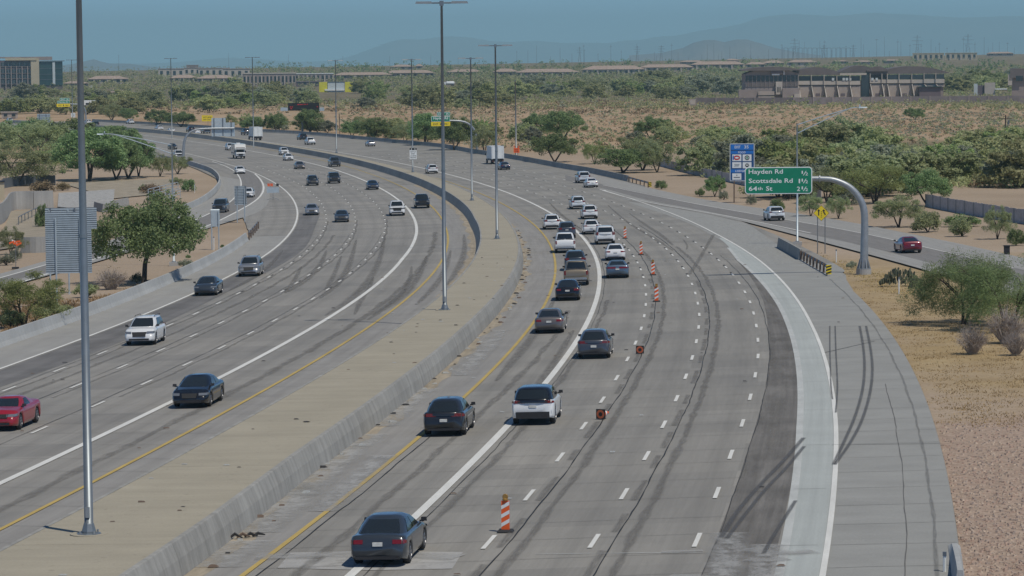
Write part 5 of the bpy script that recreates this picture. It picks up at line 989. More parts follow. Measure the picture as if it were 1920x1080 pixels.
# yellow diamonds
def diamond(label, base, c, half, posts, art):
    st = Site('warning_sign', label, 'road sign', base, face_cam(at(*base))); x, z = st.at(*c); w = st.at(c[0] + half, c[1])[0] - x; MB().prism([(x, z - w), (x + w, z), (x, z + w), (x - w, z)], -.07, -.04).build('sign_board', m_ink, st.o); MB().prism([(x, z - w*.95), (x + w*.95, z), (x, z + w*.95), (x - w*.95, z)], -.085, -.065).build('sign_face', m_signy, st.o); st.front = -.085
    for px, y0, y1 in posts: st.post(px, y0, y1, .05, m_thin)
    art(st, x, z, w); return st
def arrow_art(st, x, z, w):
    y = -.092; P = lambda pts: mesh_obj('arrow', [(x + a*w, y, z + b*w) for a, b in pts], [tuple(range(len(pts)))], m_ink, st.o)
    P([(-.4, -.3), (-.26, -.3), (-.26, .25), (-.14, .25), (-.33, .52), (-.52, .25), (-.4, .25)])
    P([(.42, -.25), (.56, -.25), (.5, -.02), (.38, .12), (.38, .25), (.5, .25), (.3, .5), (.1, .25), (.24, .25), (.24, .05), (.38, -.1)])
    for k in range(4): P([(-.04, -.55 + .22*k), (.04, -.55 + .22*k), (.04, -.43 + .22*k), (-.04, -.43 + .22*k)])
diamond('yellow diamond sign with two merging arrows by the lamp post', (1540, 473), (1540, 399.5), 15, [(1533, 405, 473), (1547, 405, 474)], arrow_art)
def word_art(st, x, z, w):
    for k, t in enumerate(('EXIT', 'LANE', 'AHEAD')): st.text(t, x, z + w*(.22 - .36*k), w*.26, m_ink, w*(.5 if k != 1 else .62), 'C', y=-.088)
diamond('small yellow diamond sign under the far exit sign', (862, 279), (862.5, 256), 8, [(862, 258, 278)], word_art)
# white regulatory boards
def white_sign(name, label, base, rect, posts, rows, mat=None, border=None, base3=None, fwd=None, bottom=m_ink):
    st = Site(name, label, 'road sign', base, fwd if fwd is not None else face_cam(at(*base) if base3 is None else base3), base=base3); st.panel('sign_board', *rect, mat or m_signw, border, y=-.12 if base3 is not None else -.05, bw=.05); ax, bx, az, bz = st.last; H = bz - az
    for t, zf, hf, wf in rows: st.text(t, (ax + bx)/2, az + zf*H, hf*H, bottom, (bx - ax)*wf, 'C')
    for px, y0, y1 in posts: st.post(px, y0, y1, .05, m_thin)
    return st
white_sign('speed_limit_sign', 'white speed limit sign behind the barrier, right of a leaning wooden post', (653, 255), (648, 232, 658.5, 243.5), [(653, 243, 256)], [('SPEED', .76, .14, .7), ('LIMIT', .56, .14, .6), ('65', .12, .34, .6)])
pb = at(774, 323, 1.07); st = white_sign('carpool_sign', 'white carpool sign with a black top strip mounted on a slim median pole', None, (768, 281.5, 781, 298.5), [], [('HOV 2+', .74, .16, .8), ('ONLY', .52, .15, .6), ('2 OR MORE', .3, .13, .86), ('PERSONS', .1, .13, .8)], base3=pb, fwd=tan_at(pb))
st.panel('header_strip', 768, 277.5, 781, 281.3, m_ink, y=-.12); ax, bx, az, bz = st.last
for f in (.25, .75): cx = ax + (bx - ax)*f; cz = (az + bz)/2; w = (bz - az)*.42; MB().prism([(cx, cz - w), (cx + w*.7, cz), (cx, cz + w), (cx - w*.7, cz)], st.front - .01, st.front - .004).build('diamond_mark', m_signw, st.o)
white_sign('small_white_sign', 'small white sign on the distant bend beside the tall near pole', (138, 234), (133.5, 212, 141, 220), [(137, 220, 234)], [('SPEED', .7, .14, .7), ('65', .2, .34, .6)])
st = white_sign('arrow_board', 'yellow message board above the far carriageway near the sign back', (393, 248), (378.5, 216, 398.5, 227.5), [(390, 227, 247)], [('LEFT LANE', .56, .2, .76), ('EXIT ONLY', .18, .2, .7)], m_signy, None)
st = white_sign('work_zone_sign', 'orange work sign behind the outer barrier left of a round green tree', (968, 293), (963, 277.5, 974, 286.5), [(966, 286, 294), (971, 286, 294)], [('ROAD', .55, .26, .6), ('WORK', .15, .26, .65)], m_orange)
for dx in (-.35, .35): x, z = st.at(968.5, 276); MB().hexa([(x + dx - .12, -.02, z - .1), (x + dx + .12, -.02, z - .1), (x + dx + .12, .02, z - .1), (x + dx - .12, .02, z - .1), (x + dx*1.6 - .12, -.02, z + .3), (x + dx*1.6 + .12, -.02, z + .3), (x + dx*1.6 + .12, .02, z + .3), (x + dx*1.6 - .12, .02, z + .3)]).build('flag', m_orange, st.o)
p = at(29, 503); st = Site('work_zone_sign', 'orange sign of lettered strips on a thin stand among the grey shrubs at the edge', 'work zone sign', None, face_cam(p), base=p); st.post(29.5, 458, 504, .035, m_thin); MB().box(-.35, .35, -.3, .3, -.05, .12).build('stand_foot', m_ink, st.o)
x, z = st.at(29, 456)
for a, b, r in ((-.36, .1, 25), (.02, -.05, -15), (.32, -.1, 30), (-.1, .18, -30), (.2, .15, 10)): MB().prism([(x + a - .26, z + b - .09 - r*.004), (x + a + .26, z + b - .09 + r*.004), (x + a + .26, z + b + .09 + r*.004), (x + a - .26, z + b + .09 - r*.004)], -.03 - abs(a)*.04, -.01).build('strip', m_orange if r != -30 else m_signw, st.o)
# message board over the shoulder
p = at(567, 248); st = Site('message_board', 'dark electronic message board with faint red words before the scrub', 'message board', None, face_cam(p), base=p); st.post(567, 207, 248, .3, m_pole, 10); st.panel('display', 540, 192.5, 598.5, 207.5, m_ink, m_plastic, y=-.2, th=.5, bw=.12); ax, bx, az, bz = st.last; H = bz - az
for x0_, x1_, zf in ((.3, .36, .72), (.37, .42, .72), (.43, .47, .72), (.5, .53, .74), (.54, .57, .74), (.6, .63, .74), (.06, .1, .42), (.12, .16, .42), (.92, .96, .42), (.08, .13, .2)): MB().box(ax + (bx - ax)*x0_, ax + (bx - ax)*x1_, st.front - .02, st.front - .005, az + H*zf, az + H*(zf + .13)).build('lamp_row', m_red, st.o)
for x0, x1 in ((526, 539.5), (599, 608)): st.panel('catwalk', x0, 201.5, x1, 208, m_alu, y=.1, th=.8)
# gas station canopy far left
p = at(172, 208); st = Site('fuel_canopy', 'white fuel station canopy with a red stripe, right of the tall near pole', 'canopy', None, face_cam(p), base=p); st.panel('canopy_roof', 157, 188, 188, 197, m_signw, y=3, th=9); st.front = -6.02; ax, bx, az, bz = st.last; H = bz - az
MB().box(ax + (bx - ax)*.12, ax + (bx - ax)*.4, -6.06, -6.0, az + H*.08, az + H*.5).build('dark_fascia', m_ink, st.o); MB().box(ax + (bx - ax)*.41, ax + (bx - ax)*.6, -6.06, -6.0, az + H*.08, az + H*.5).build('red_fascia', m_red, st.o)
for x in (163, 172, 183): q = st.at(x, 200)[0]; MB().box(q - .3, q + .3, -3, -2.4, 0, az).build('column', m_signw, st.o)
# wooden and steel posts behind the barrier
def plain_pole(label, base, top, rad, mat, arm=None):
    st = Site('utility_pole', label, 'utility pole', base, face_cam(at(*base))); x, z = st.at(*top); MB().tube([(0, 0, -.3), (x, 0, z)], [rad, rad*.7], 8).build('shaft', mat, st.o, True); MB().box(x - .12, x + .12, -.12, .12, z - .3, z + .05).build('cap', mat, st.o)
    if arm: MB().box(x - arm, x + arm, -.08, .08, z - .9, z - .72).build('cross_arm', mat, st.o); MB().box(x + arm*.3, x + arm*.6, -.2, .2, z - 2.2, z - 1.2).build('transformer', m_alud, st.o)
plain_pole('tan steel pole behind the orange work sign', (968, 290), (966, 150), .2, m_thin); plain_pole('leaning dark wooden post beside a slim light pole', (637, 251), (636, 213.5), .14, m_wood); plain_pole('wooden utility pole with a crossarm at the edge of the scrub field', (1884.5, 266), (1885.5, 216), .2, m_wood, 1.5)

# ------------------------------------------------------------------ work zone devices on the lanes
m_dullorange = simple('faded_orange_plastic', (.42, .1, .04), .6, 0, .2, 5.0)
m_amber = simple('dull_amber_plastic', (.3, .17, .04), .4, 0, .1, 9.0)
def delineator(px, py, label):
    p = at(px, py); st = Site('delineator', label, 'delineator', None, tan_at(p), 'striped panels set along the lane line', base=p + np.array([0, 0, .03])); o = st.o; MB().hexa([(-.28, -.25, 0), (.28, -.25, 0), (.28, .25, 0), (-.28, .25, 0), (-.23, -.2, .07), (.23, -.2, .07), (.23, .2, .07), (-.23, .2, .07)]).build('base', m_rubber, o)
    MB().box(-.14, .14, -.03, .03, .07, 1.06).build('panel', m_orange, o); w = .14
    for k in range(3): z = .16 + .3*k; MB().poly([(-w, -.034, z), (w, -.034, z + .16), (w, -.034, z + .29), (-w, -.034, z + .13)]).build('white_stripe', m_signw, o)
    MB().lathe([(.05, 0), (.1, .02), (.1, .06), (.04, .09)], 12, 'z', (0, 0, 1.06)).build('lamp_bracket', m_amber, o); MB().lathe([(.09, -.04), (.1, -.03), (.1, .03), (.09, .04)], 16, 'y', (0, 0, 1.2)).build('warning_lamp', m_amber, o)
for x, y, l in ((948, 998, 'orange and white striped delineator standing alone near the dark sedan'), (1231, 566, 'striped delineator nearest of the row of four by the white car queue'), (1224.5, 516, 'striped delineator second nearest in the row of four by the queue'), (1202, 478, 'striped delineator second farthest in the row of four by the queue'), (1172, 447.5, 'striped delineator farthest in the row, beside the tall white suv')): delineator(x, y, l)
def fallen_cone(px, py, rz, label):
    p = at(px, py); o = thing('traffic_cone', label, 'traffic cone', p + np.array([0, 0, .03]), rz, 'fallen cones lying between the lanes'); h = .23
    MB().box(-.23, .23, -.05, 0, .01, .46).build('base', m_rubber, o); MB().lathe([(.2, -.056), (.19, -.054), (.1, -.054), (.09, -.056)], 20, 'y', (0, 0, h)).build('rim_ring', m_dullorange, o)
    c = MB(); c.lathe([(.2, 0), (.16, .22), (.11, .45), (.05, .7), (.045, .72)], 18, 'y', (0, 0, h)); c.build('cone_body', m_orange, o, True); MB().lathe([(.167, .2), (.125, .4)], 18, 'y', (0, 0, h)).build('white_band', m_signw, o, True); MB().lathe([(.1, -.058), (.09, -.055)], 16, 'y', (0, 0, h)).build('hollow', m_ink, o)
fallen_cone(1200, 664, -.12, 'fallen cone with its dark base towards the camera, beside the grey hatchback'); fallen_cone(1127, 787, -.5, 'fallen orange cone right of the white car with a black roof')
# crash cushions and guardrails
def guardrail(label, px, h=.7, posts=8, end=True):
    P = smooth_line(np.array([at(*p) for p in px]), 2); d = np.concatenate([[0], np.cumsum(np.linalg.norm(np.diff(P, axis=0), axis=1))]); t = thing('guardrail', label, 'guardrail'); q = np.linspace(0, d[-1], posts*2); Q = np.stack([np.interp(q, d, P[:, 0]), np.interp(q, d, P[:, 1])], -1); z = ground(Q[:, 0], Q[:, 1])
    tg = np.gradient(Q, axis=0); tg /= np.linalg.norm(tg, axis=1, keepdims=True); nr = np.stack([-tg[:, 1], tg[:, 0]], -1); prof = [(0, h - .16), (.07, h - .11), (0, h - .05), (0, h), (.07, h + .06), (0, h + .12)]
    for s in (1,):
        V = np.concatenate([np.c_[Q + nr*s*(a + .1), z + b] for a, b in prof]); n = len(Q); mesh_obj('rail', V, [(k*n + i, k*n + i + 1, (k + 1)*n + i + 1, (k + 1)*n + i) for k in range(len(prof) - 1) for i in range(n - 1)], m_steel, t)
    for i in range(0, len(Q), 2): MB().box(Q[i][0] - .08, Q[i][0] + .08, Q[i][1] - .08, Q[i][1] + .08, z[i] - .3, z[i] + h + .14).build('post', m_wood, t)
    if end:
        e = Q[-1]; zz = z[-1]; f = face_cam(e); rz = math.atan2(-f[0], f[1]); c, s_ = math.cos(rz), math.sin(rz); G = lambda x, y, zq: (e[0] + c*x - s_*y, e[1] + s_*x + c*y, zz + zq)
        MB().hexa([G(-.22, -.2, .15), G(.22, -.2, .15), G(.22, 0, .15), G(-.22, 0, .15), G(-.22, -.2, .9), G(.22, -.2, .9), G(.22, 0, .9), G(-.22, 0, .9)]).build('end_terminal', m_signy, t)
        for k in range(3): MB().poly([G(-.22, -.21, .16 + .25*k), G(.22, -.21, .3 + .25*k), G(.22, -.21, min(.42 + .25*k, .9)), G(-.22, -.21, .28 + .25*k)]).build('chevron_stripe', m_ink, t)
    return t
guardrail('steel guardrail with black striped end by the curved sign post', [(1502, 487), (1522, 499), (1540, 509), (1554, 517.5)], .68, 9); guardrail('steel guardrail with striped end at the tip of the outer barrier', [(1166, 337), (1185, 342.5), (1205, 348), (1219, 352)], .7, 8)
guardrail('dark guardrail at the tip of the pale roadside barrier', [(467, 450), (473, 443), (480, 435), (486, 427)], .75, 6, False)
# white marker posts, bins, boxes
def marker(px, y0, y1, label, r=.05): st = Site('marker_post', label, 'marker post', (px, y1), face_cam(at(px, y1)), 'white marker posts'); st.post(px, y0, y1, r, m_signw); z = st.at(px, y0)[1]; MB().box(-.06, .06, -.06, .06, z - .1, z + .02).build('cap', m_alud, st.o)
for x, a, b, l in ((1568, 468, 490, 'white marker post between the guardrail end and the curved sign post'), (1685.5, 520, 548, 'white marker post in front of the prickly pear clump'), (401, 444, 467, 'white marker post between the two legs of the plain grey sign back'), (365, 345, 360, 'white marker post beside the shrub inside the exit ramp'), (1771, 1036, 1072, 'thin marker post beside the tapered barrier end')): marker(x, a, b, l)
p = at(1888, 477); st = Site('utility_cabinet', 'dark utility cabinet beyond the feathery trees at the picture edge', 'cabinet', None, face_cam(p), base=p); st.panel('cabinet_body', 1882, 461, 1893.5, 477, m_plastic, y=.3, th=.6); st.panel('cabinet_lid', 1881.5, 460, 1894, 461.6, m_ink, y=.35, th=.7)
# rubbish on the tarmac
def shred():
    p = at(457, 1011); o = thing('tyre_shred', 'dark shredded tyre strip lying by the median barrier', 'debris', p + np.array([0, 0, .03]), .2)
    for k in range(4): x = -.5 + .28*k; MB().tube([(x, .1*k, .03), (x + .2, .05 + .12*k, .16 - .02*k), (x + .45, .16*k - .1, .04)], [.035, .06, .02], 6).build('tread_strip', m_rubber if k != 1 else m_wood, o)
shred()
b = MB()
for s in np.arange(-20, 260, 3.1):
    o = float(t_mb(s)) - RNG.uniform(.05, .75); q = road(s + RNG.uniform(-1.5, 1.5), o, .03); r = RNG.uniform(.03, .11); b.hexa([tuple(q + np.array([x*r*RNG.uniform(.7, 2.6), y*r, z*r*.9])) for x, y, z in ((-1, -1, 0), (1, -1, 0), (1, 1, 0), (-1, 1, 0), (-.6, -.5, 1), (.7, -.6, 1), (.5, .6, 1), (-.6, .6, 1))], int(RNG.integers(0, 3)))
for _ in range(150):
    s = RNG.uniform(-30, 190); o = RNG.choice([RNG.uniform(6.9, 10.9), RNG.uniform(-18, 5), RNG.uniform(12, 35)], p=[.35, .35, .3]); z = 1.075 if 6.8 < o < 11 else .045; q = road(s, o, z); r = RNG.uniform(.03, .07); b.hexa([tuple(q + np.array([x*r*RNG.uniform(1, 3), y*r, zz*r*.6])) for x, y, zz in ((-1, -1, 0), (1, -1, 0), (1, 1, 0), (-1, 1, 0), (-.6, -.5, 1), (.7, -.6, 1), (.5, .6, 1), (-.6, .6, 1))], int(RNG.integers(0, 3)))
tag(b.build('roadside_debris', [m_rubber, m_wood, m_white_grout]), kind='stuff')
# ------------------------------------------------------------------ trees, shrubs, scrub
def leaf_cloud(cent, rad, n, size, rng, asp=.5, squash=.8, droop=0.0):
    """n small leaf quads scattered about the clump centres"""
    cent = np.asarray(cent); k = rng.integers(0, len(cent), n); d = rng.normal(0, 1, (n, 3)); d /= np.linalg.norm(d, axis=1, keepdims=True) + 1e-9; r = rng.random(n)**.45
    rr = np.asarray(rad)[k] if np.ndim(rad) else rad; P = cent[k] + d*(rr*r)[:, None]*np.array([1, 1, squash]); P[:, 2] -= droop*rng.random(n)**2
    w = rng.normal(0, .75, (n, 3)) + d*.6 + np.array([0, 0, .85]); w /= np.linalg.norm(w, axis=1, keepdims=True)      # leaves turn their faces up and out
    u = np.cross(w, rng.normal(0, 1, (n, 3))); u /= np.linalg.norm(u, axis=1, keepdims=True); v = np.cross(w, u)
    s = size*rng.uniform(.6, 1.4, n)[:, None]; a, b = u*s, v*s*asp; V = np.stack([P - a, P + b, P + a, P - b], 1).reshape(-1, 3); return V, np.arange(4*n).reshape(-1, 4)
def limbs(rng, H, spread, n0, forks, r0, lean=.5, h0=.0):
    """trunks that fork twice; returns the tube builder and the tips"""
    b = MB(); tips = []
    for i in range(n0):
        q = 2*math.pi*(i + rng.uniform(-.3, .3))/max(n0, 1); l1 = H*rng.uniform(.28, .4); e = np.array([math.cos(q), math.sin(q), 0]); s = e*.06*n0*(n0 > 1); p1 = s + e*l1*lean*rng.uniform(.5, 1.1) + np.array([0, 0, l1]); m = s + (p1 - s)*.5 + np.array([rng.normal(0, .06*H*.2), rng.normal(0, .06*H*.2), 0])
        b.tube([s + np.array([0, 0, -.3]), s*.9 + np.array([0, 0, .05]), m, p1], [r0*1.35, r0*1.1, r0*.9, r0*.75], 7)
        for j in range(forks):
            q2 = q + rng.uniform(-1.5, 1.5) if n0 > 1 else 2*math.pi*(j + rng.uniform(-.3, .3))/forks; e2 = np.array([math.cos(q2), math.sin(q2), 0]); p2 = p1 + e2*spread*rng.uniform(.25, .5) + np.array([0, 0, H*rng.uniform(.16, .3)]); b.tube([p1*1.0 - np.array([0, 0, .03]), (p1 + p2)/2 + rng.normal(0, .05*spread, 3)*np.array([1, 1, .3]), p2], [r0*.62, r0*.5, r0*.36], 6)
            for k in range(3): q3 = q2 + rng.uniform(-1.1, 1.1); e3 = np.array([math.cos(q3), math.sin(q3), 0]); p3 = p2 + e3*spread*rng.uniform(.18, .42) + np.array([0, 0, H*rng.uniform(.02, .2)]); b.tube([p2, (p2 + p3)/2 + np.array([0, 0, .04*H]), p3], [r0*.3, r0*.22, r0*.1], 5); tips.append(p3)
    return b, tips
def make_tree(name, cat, H, Rr, n0, forks, r0, leaves, size, mat, seed, clumps=46, low=.36, flat=1.0, lean=.5, asp=.45, wisp=0.0, bark=None, hollow=.35, uneven=.28):
    rng = np.random.default_rng(seed); root = thing(name, 'x', cat); b, tips = limbs(rng, H, Rr, n0, forks, r0, lean); b.build('trunk', bark or m_bark, root, True)
    C = []; rad = []
    ph = rng.uniform(0, 6.28, 4); prof = lambda q: 1 + uneven*(.5*math.sin(2*q + ph[0]) + .4*math.sin(3*q + ph[1]) + .35*math.sin(5*q + ph[2]))
    while len(C) < clumps:
        q = rng.uniform(0, 6.283); u = rng.random()**.5; h = rng.random(); ceil = math.sqrt(max(0, 1 - (u*.97)**2.2)); lo = .04 + .22*u*rng.random()
        z = low + (1 - low)*(lo + (ceil - lo)*(1 - (1 - h)**1.6)) if ceil > lo else low + .06
        if rng.random() < hollow and u < .5 and z < .75: continue
        C.append((Rr*u*prof(q)*math.cos(q), Rr*u*prof(q)*math.sin(q), H*z*(.93 + .1*math.sin(q*2 + ph[3])))); rad.append(Rr*rng.uniform(.16, .3))
    C += [tuple(t) for t in tips]; rad += [Rr*.16]*len(tips)
    V, Fq = leaf_cloud(C, np.array(rad), leaves, size, rng, asp, .72*flat, wisp); V[:, 2] = np.maximum(V[:, 2], .25*H*low)
    fast_obj('crown', V, Fq, mat, root); remember(root); return root
def make_bush(name, cat, H, Rr, leaves, size, mat, seed, asp=.5, bark=None, dome=.9, stems=9):
    rng = np.random.default_rng(seed); root = thing(name, 'x', cat); b = MB(); C = []; rad = []
    for i in range(stems): q = rng.uniform(0, 6.28); r = Rr*rng.uniform(.3, .85); t = np.array([r*math.cos(q), r*math.sin(q), H*rng.uniform(.45, .9)]); b.tube([(0, 0, -.1), t*.5 + rng.normal(0, .06, 3), t], [.035, .025, .012], 5)
    b.build('stems', bark or m_bark, root)
    for i in range(26): q = rng.uniform(0, 6.28); u = rng.random()**.5; C.append((Rr*u*.82*math.cos(q), Rr*u*.82*math.sin(q), H*(.12 + .72*rng.random()**.8*math.sqrt(max(0, 1 - (u*dome)**2))))); rad.append(Rr*rng.uniform(.2, .38))
    V, Fq = leaf_cloud(C, np.array(rad), leaves, size, rng, asp, .8); V[:, 2] = np.maximum(V[:, 2], .01); fast_obj('crown', V, Fq, mat, root); remember(root); return root
def make_dry(name, H, Rr, seed, n=240):
    rng = np.random.default_rng(seed); root = thing(name, 'x', 'bush'); b = MB()
    for i in range(n):
        q = rng.uniform(0, 6.28); r = Rr*rng.random()**.6; s = np.array([r*.25*math.cos(q), r*.25*math.sin(q), -.05]); t = np.array([r*math.cos(q), r*math.sin(q), H*rng.uniform(.45, 1)*math.sqrt(max(.1, 1 - (r/Rr)**2*.7))]); m = (s + t)/2 + np.array([rng.normal(0, .1), rng.normal(0, .1), H*.12]); b.tube([s, m, t], [.016, .012, .006], 3, cap=False)
        for k in range(2): b.tube([m, m + (t - m)*.6 + rng.normal(0, .22, 3)*Rr*.5], [.009, .004], 3, cap=False)
    b.build('twigs', m_barkg, root); V, Fq = leaf_cloud([(0, 0, H*.5)], Rr*.85, 260, .07, rng, .4, .7*H/Rr); V[:, 2] = np.maximum(V[:, 2], .02); fast_obj('dry_leaves', V, Fq, m_dry, root); remember(root); return root
def make_pear(name, seed, n=190, W=2.2, D=1.2, H=1.35):
    rng = np.random.default_rng(seed); root = thing(name, 'x', 'cactus'); b = MB(); 
    for i in range(n):
        x, y = rng.uniform(-W, W), rng.uniform(-D, D); k = max(0, 1 - (x/W)**2 - .5*(y/D)**2); z = H*k*rng.random()**.7*.9; q = rng.uniform(0, 3.14); w, h = rng.uniform(.1, .15), rng.uniform(.14, .21); t = rng.normal(0, .35)
        pts = [np.array([math.cos(a)*w, 0, math.sin(a)*h + h]) for a in np.linspace(0, 2*math.pi, 9)[:-1]]; cq, sq, ct, st_ = math.cos(q), math.sin(q), math.cos(t), math.sin(t)
        rot = lambda p: np.array([x, y, max(z, 0)]) + np.array([cq*(p[0]*ct + p[2]*st_) - sq*p[1], sq*(p[0]*ct + p[2]*st_) + cq*p[1], -p[0]*st_ + p[2]*ct]); A_ = [rot(p + np.array([0, .025, 0])) for p in pts]; B_ = [rot(p - np.array([0, .025, 0])) for p in pts]
        b.add(A_ + B_, [tuple(range(7, -1, -1)), tuple(range(8, 16))] + [(j, (j + 1) % 8, (j + 1) % 8 + 8, j + 8) for j in range(8)])
    b.build('pads', m_cactus, root); remember(root); return root
PL = dict(
    mesq=[make_tree('mesquite_tree', 'tree', 6.0, 4.1, 1, 5, .2, 22000, .12, m_leaf, s, 95, .3, 1.0, .35, hollow=.1, uneven=.18) for s in (1, 2)],
    dark=[make_tree('mesquite_tree', 'tree', 5.0, 3.4, 2, 4, .15, 14000, .13, m_leaf, s, 64, .26, .95, .6, hollow=.15, uneven=.2) for s in (3, 4, 5)],
    palo=[make_tree('palo_verde_tree', 'tree', 5.4, 3.6, 3, 3,   .12, 15000, .11, m_leafy, s, 66, .22, .9, .5, .3, .2, uneven=.4) for s in (6, 7)],
    olive=[make_tree('ironwood_tree', 'tree', 5.2, 3.5, 3, 3, .12, 14000, .12, m_leafo, s, 62, .18, .9, .5, .35, uneven=.38) for s in (8, 9, 10)],
    wispy=[make_tree('feathery_tree', 'tree', 4.4, 3.1, 3, 4, .09, 34000, .085, m_leaf, s, 110, .1, .9, .5, .16, .35, hollow=.08, uneven=.3) for s in (11, 12)],
    bush=[make_bush('round_shrub', 'shrub', 1.15, 1.15, 3000, .07, m_leaf, s) for s in (13, 14)],
    obush=[make_bush('loose_shrub', 'shrub', 1.5, 1.4, 2800, .08, m_leafo, s) for s in (15, 16)],
    gbush=[make_bush('grey_shrub', 'shrub', 1.2, 1.3, 2600, .075, m_leafg, s) for s in (17, 18)],
    rbush=[make_bush('dry_shrub', 'shrub', 1.0, 1.3, 2200, .075, m_dry, s) for s in (19,)],
    dry=[make_dry('bare_bush', 1.5, 1.6, s) for s in (20, 21)], pear=[make_pear('prickly_pear', 22)],
    scrub=[make_tree('scrub_tree', 'tree', 4.6, 3.2, 3, 2, .1, 5600, .2, m, s, 60, .04, .9, .5, .5, hollow=.1, uneven=.35) for s, m in ((30, m_scrub), (31, m_scrub), (32, m_leafy), (33, m_leafg), (34, m_leafo), (35, m_scrub))])
COUNT = {}
HGT = dict(mesq=6.0, dark=5.0, palo=5.4, olive=5.2, wispy=4.4, bush=1.15, obush=1.5, gbush=1.2, rbush=1.0, dry=1.5, pear=1.35, scrub=4.6); RAD = dict(mesq=4.1, dark=3.4, palo=3.6, olive=3.5, wispy=3.1, bush=1.15, obush=1.4, gbush=1.3, rbush=1.3, dry=1.6, pear=2.2, scrub=3.2)
def grow(kind, px, py, wpx, hpx, label, group=None, pos=None, rz=None):
    """a plant whose foot stands at a place of the photograph, sized by its width and height there"""
    p = at(px, py) if pos is None else np.array(pos); k = np.linalg.norm(p[:2])/F; i = COUNT.get(kind, 0); COUNT[kind] = i + 1; o = copy_tree(PL[kind][i % len(PL[kind])]); sx = wpx*k/(2*RAD[kind]); sz = hpx*k/HGT[kind]
    o.location = tuple(p); o.scale = (sx, sx, sz); o.rotation_euler = (0, 0, RNG.uniform(0, 6.28) if rz is None else rz); o['label'] = label
    if group: o['group'] = group
    return o
# near trees and shrubs, each where it stands
grow('mesq', 270, 529, 200, 168, 'big round dark green tree behind the pale roadside barrier', rz=.6)
for k, x, y, w, h, l in [
    ('dark', 168, 338, 140, 100, 'broad dark tree with a leaning trunk right behind the tall near pole'), ('dark', 240, 333, 88, 80, 'green tree with a forked pale trunk beside the lamp arm'), ('dark', 218, 335, 80, 72, 'green tree between a leaning trunk and a forked one'), ('dark', 260, 330, 56, 72, 'green tree under the long lamp arm, last of the grove'), ('olive', 60, 305, 125, 84, 'wide grey green tree beside the distant sign back'), ('dark', 48, 287, 110, 62, 'dark green tree at the picture edge below the distant cars'), ('dark', 110, 292, 125, 68, 'dark green tree just left of the tall near pole'), ('dark', 205, 275, 120, 40, 'row end tree on the ramp bank under the distant dark suv'), ('olive', 30, 347, 120, 76, 'olive tree above the curved grey wall'), ('olive', 300, 330, 40, 42, 'dark shrub-like tree left of the curved sign post'), ('olive', 333, 325, 46, 36, 'olive shrub-like tree at the foot of the curved sign post'), ('palo', 98, 320, 90, 44, 'low olive tree at the back of the sandy lot'),
    ('palo', 45, 610, 150, 98, 'bushy green tree at the picture edge in front of the pale barrier'), ('olive', 20, 475, 46, 50, 'sparse tree beside the orange lettered sign'),
    ('wispy', 1806, 604, 200, 142, 'feathery green tree on the dry grass, left of its twin'), ('wispy', 1893, 614, 200, 136, 'feathery green tree cut by the picture edge on the dry grass'),
    ('dark', 1740, 385, 84, 66, 'bright dark green tree behind the curved arm, by the slatted fence'), ('olive', 1685, 424, 90, 58, 'spreading grey green tree right of the curved sign arm'), ('olive', 1572, 408, 38, 44, 'small grey green tree framed by the curved sign arm'), ('olive', 1870, 446, 48, 60, 'thin grey tree in front of the slatted fence'), ('dark', 1340, 367, 36, 38, 'small round tree right of the pebble bank beside the blue sign'), ('olive', 1550, 378, 90, 66, 'wide tree with bare lower limbs behind the green sign edge'), ('palo', 1640, 380, 120, 80, 'pale green tree rising behind the curved arm'), ('olive', 1480, 372, 96, 66, 'olive tree directly behind the green sign'), ('olive', 1520, 405, 50, 44, 'little dark tree by the white suv on the ramp'),
    ('dark', 1168, 323, 92, 46, 'low spreading tree right of the tall barrier bend'), ('dark', 1040, 303, 76, 54, 'round dark tree right of the orange work sign'), ('palo', 1115, 306, 52, 40, 'loose tree between two dark trees behind the barrier'), ('olive', 1205, 318, 84, 66, 'grey olive tree with a leaning bare trunk'), ('olive', 1232, 322, 60, 62, 'olive tree with a pale forked trunk at the pebble bank'), ('dark', 1012, 258, 62, 46, 'dark rounded tree left one of a pair in the sandy field'), ('dark', 1055, 262, 76, 56, 'taller dark rounded tree of a pair in the sandy field'), ('dark', 1220, 262, 62, 44, 'lone dark rounded tree in the sandy field'), ('dark', 1715, 224, 36, 22, 'lone dark shrubby tree below the long block wall'),
    ('dark', 582, 248, 56, 46, 'dark green tree in front of the message board post'), ('dark', 518, 246, 40, 34, 'small dark tree left of the message board post'), ('dark', 700, 260, 62, 40, 'low dark tree right of the speed limit sign'), ('dark', 796, 272, 74, 62, 'dark tree with forked trunk under the exit sign'), ('dark', 852, 281, 72, 62, 'dark tree with a leaning trunk behind the small yellow diamond'), ('olive', 760, 268, 48, 40, 'grey green tree left of the slim carpool sign pole'), ('olive', 908, 288, 44, 52, 'grey tree behind the far curved sign post'), ('dark', 660, 256, 40, 30, 'low shrubby tree beside the speed limit sign'), ('dark', 478, 246, 52, 28, 'low dark tree above the small white truck'), ('dark', 340, 238, 50, 28, 'low dark tree beyond the distant white suvs'), ('dark', 298, 235, 46, 30, 'low dark tree at the far bend by a slim pole'), ('olive', 210, 226, 50, 34, 'far tree right of the fuel canopy'), ('dark', 240, 228, 34, 26, 'small far tree beside the sandy bank')]: grow(k, x, y, w, h, l)
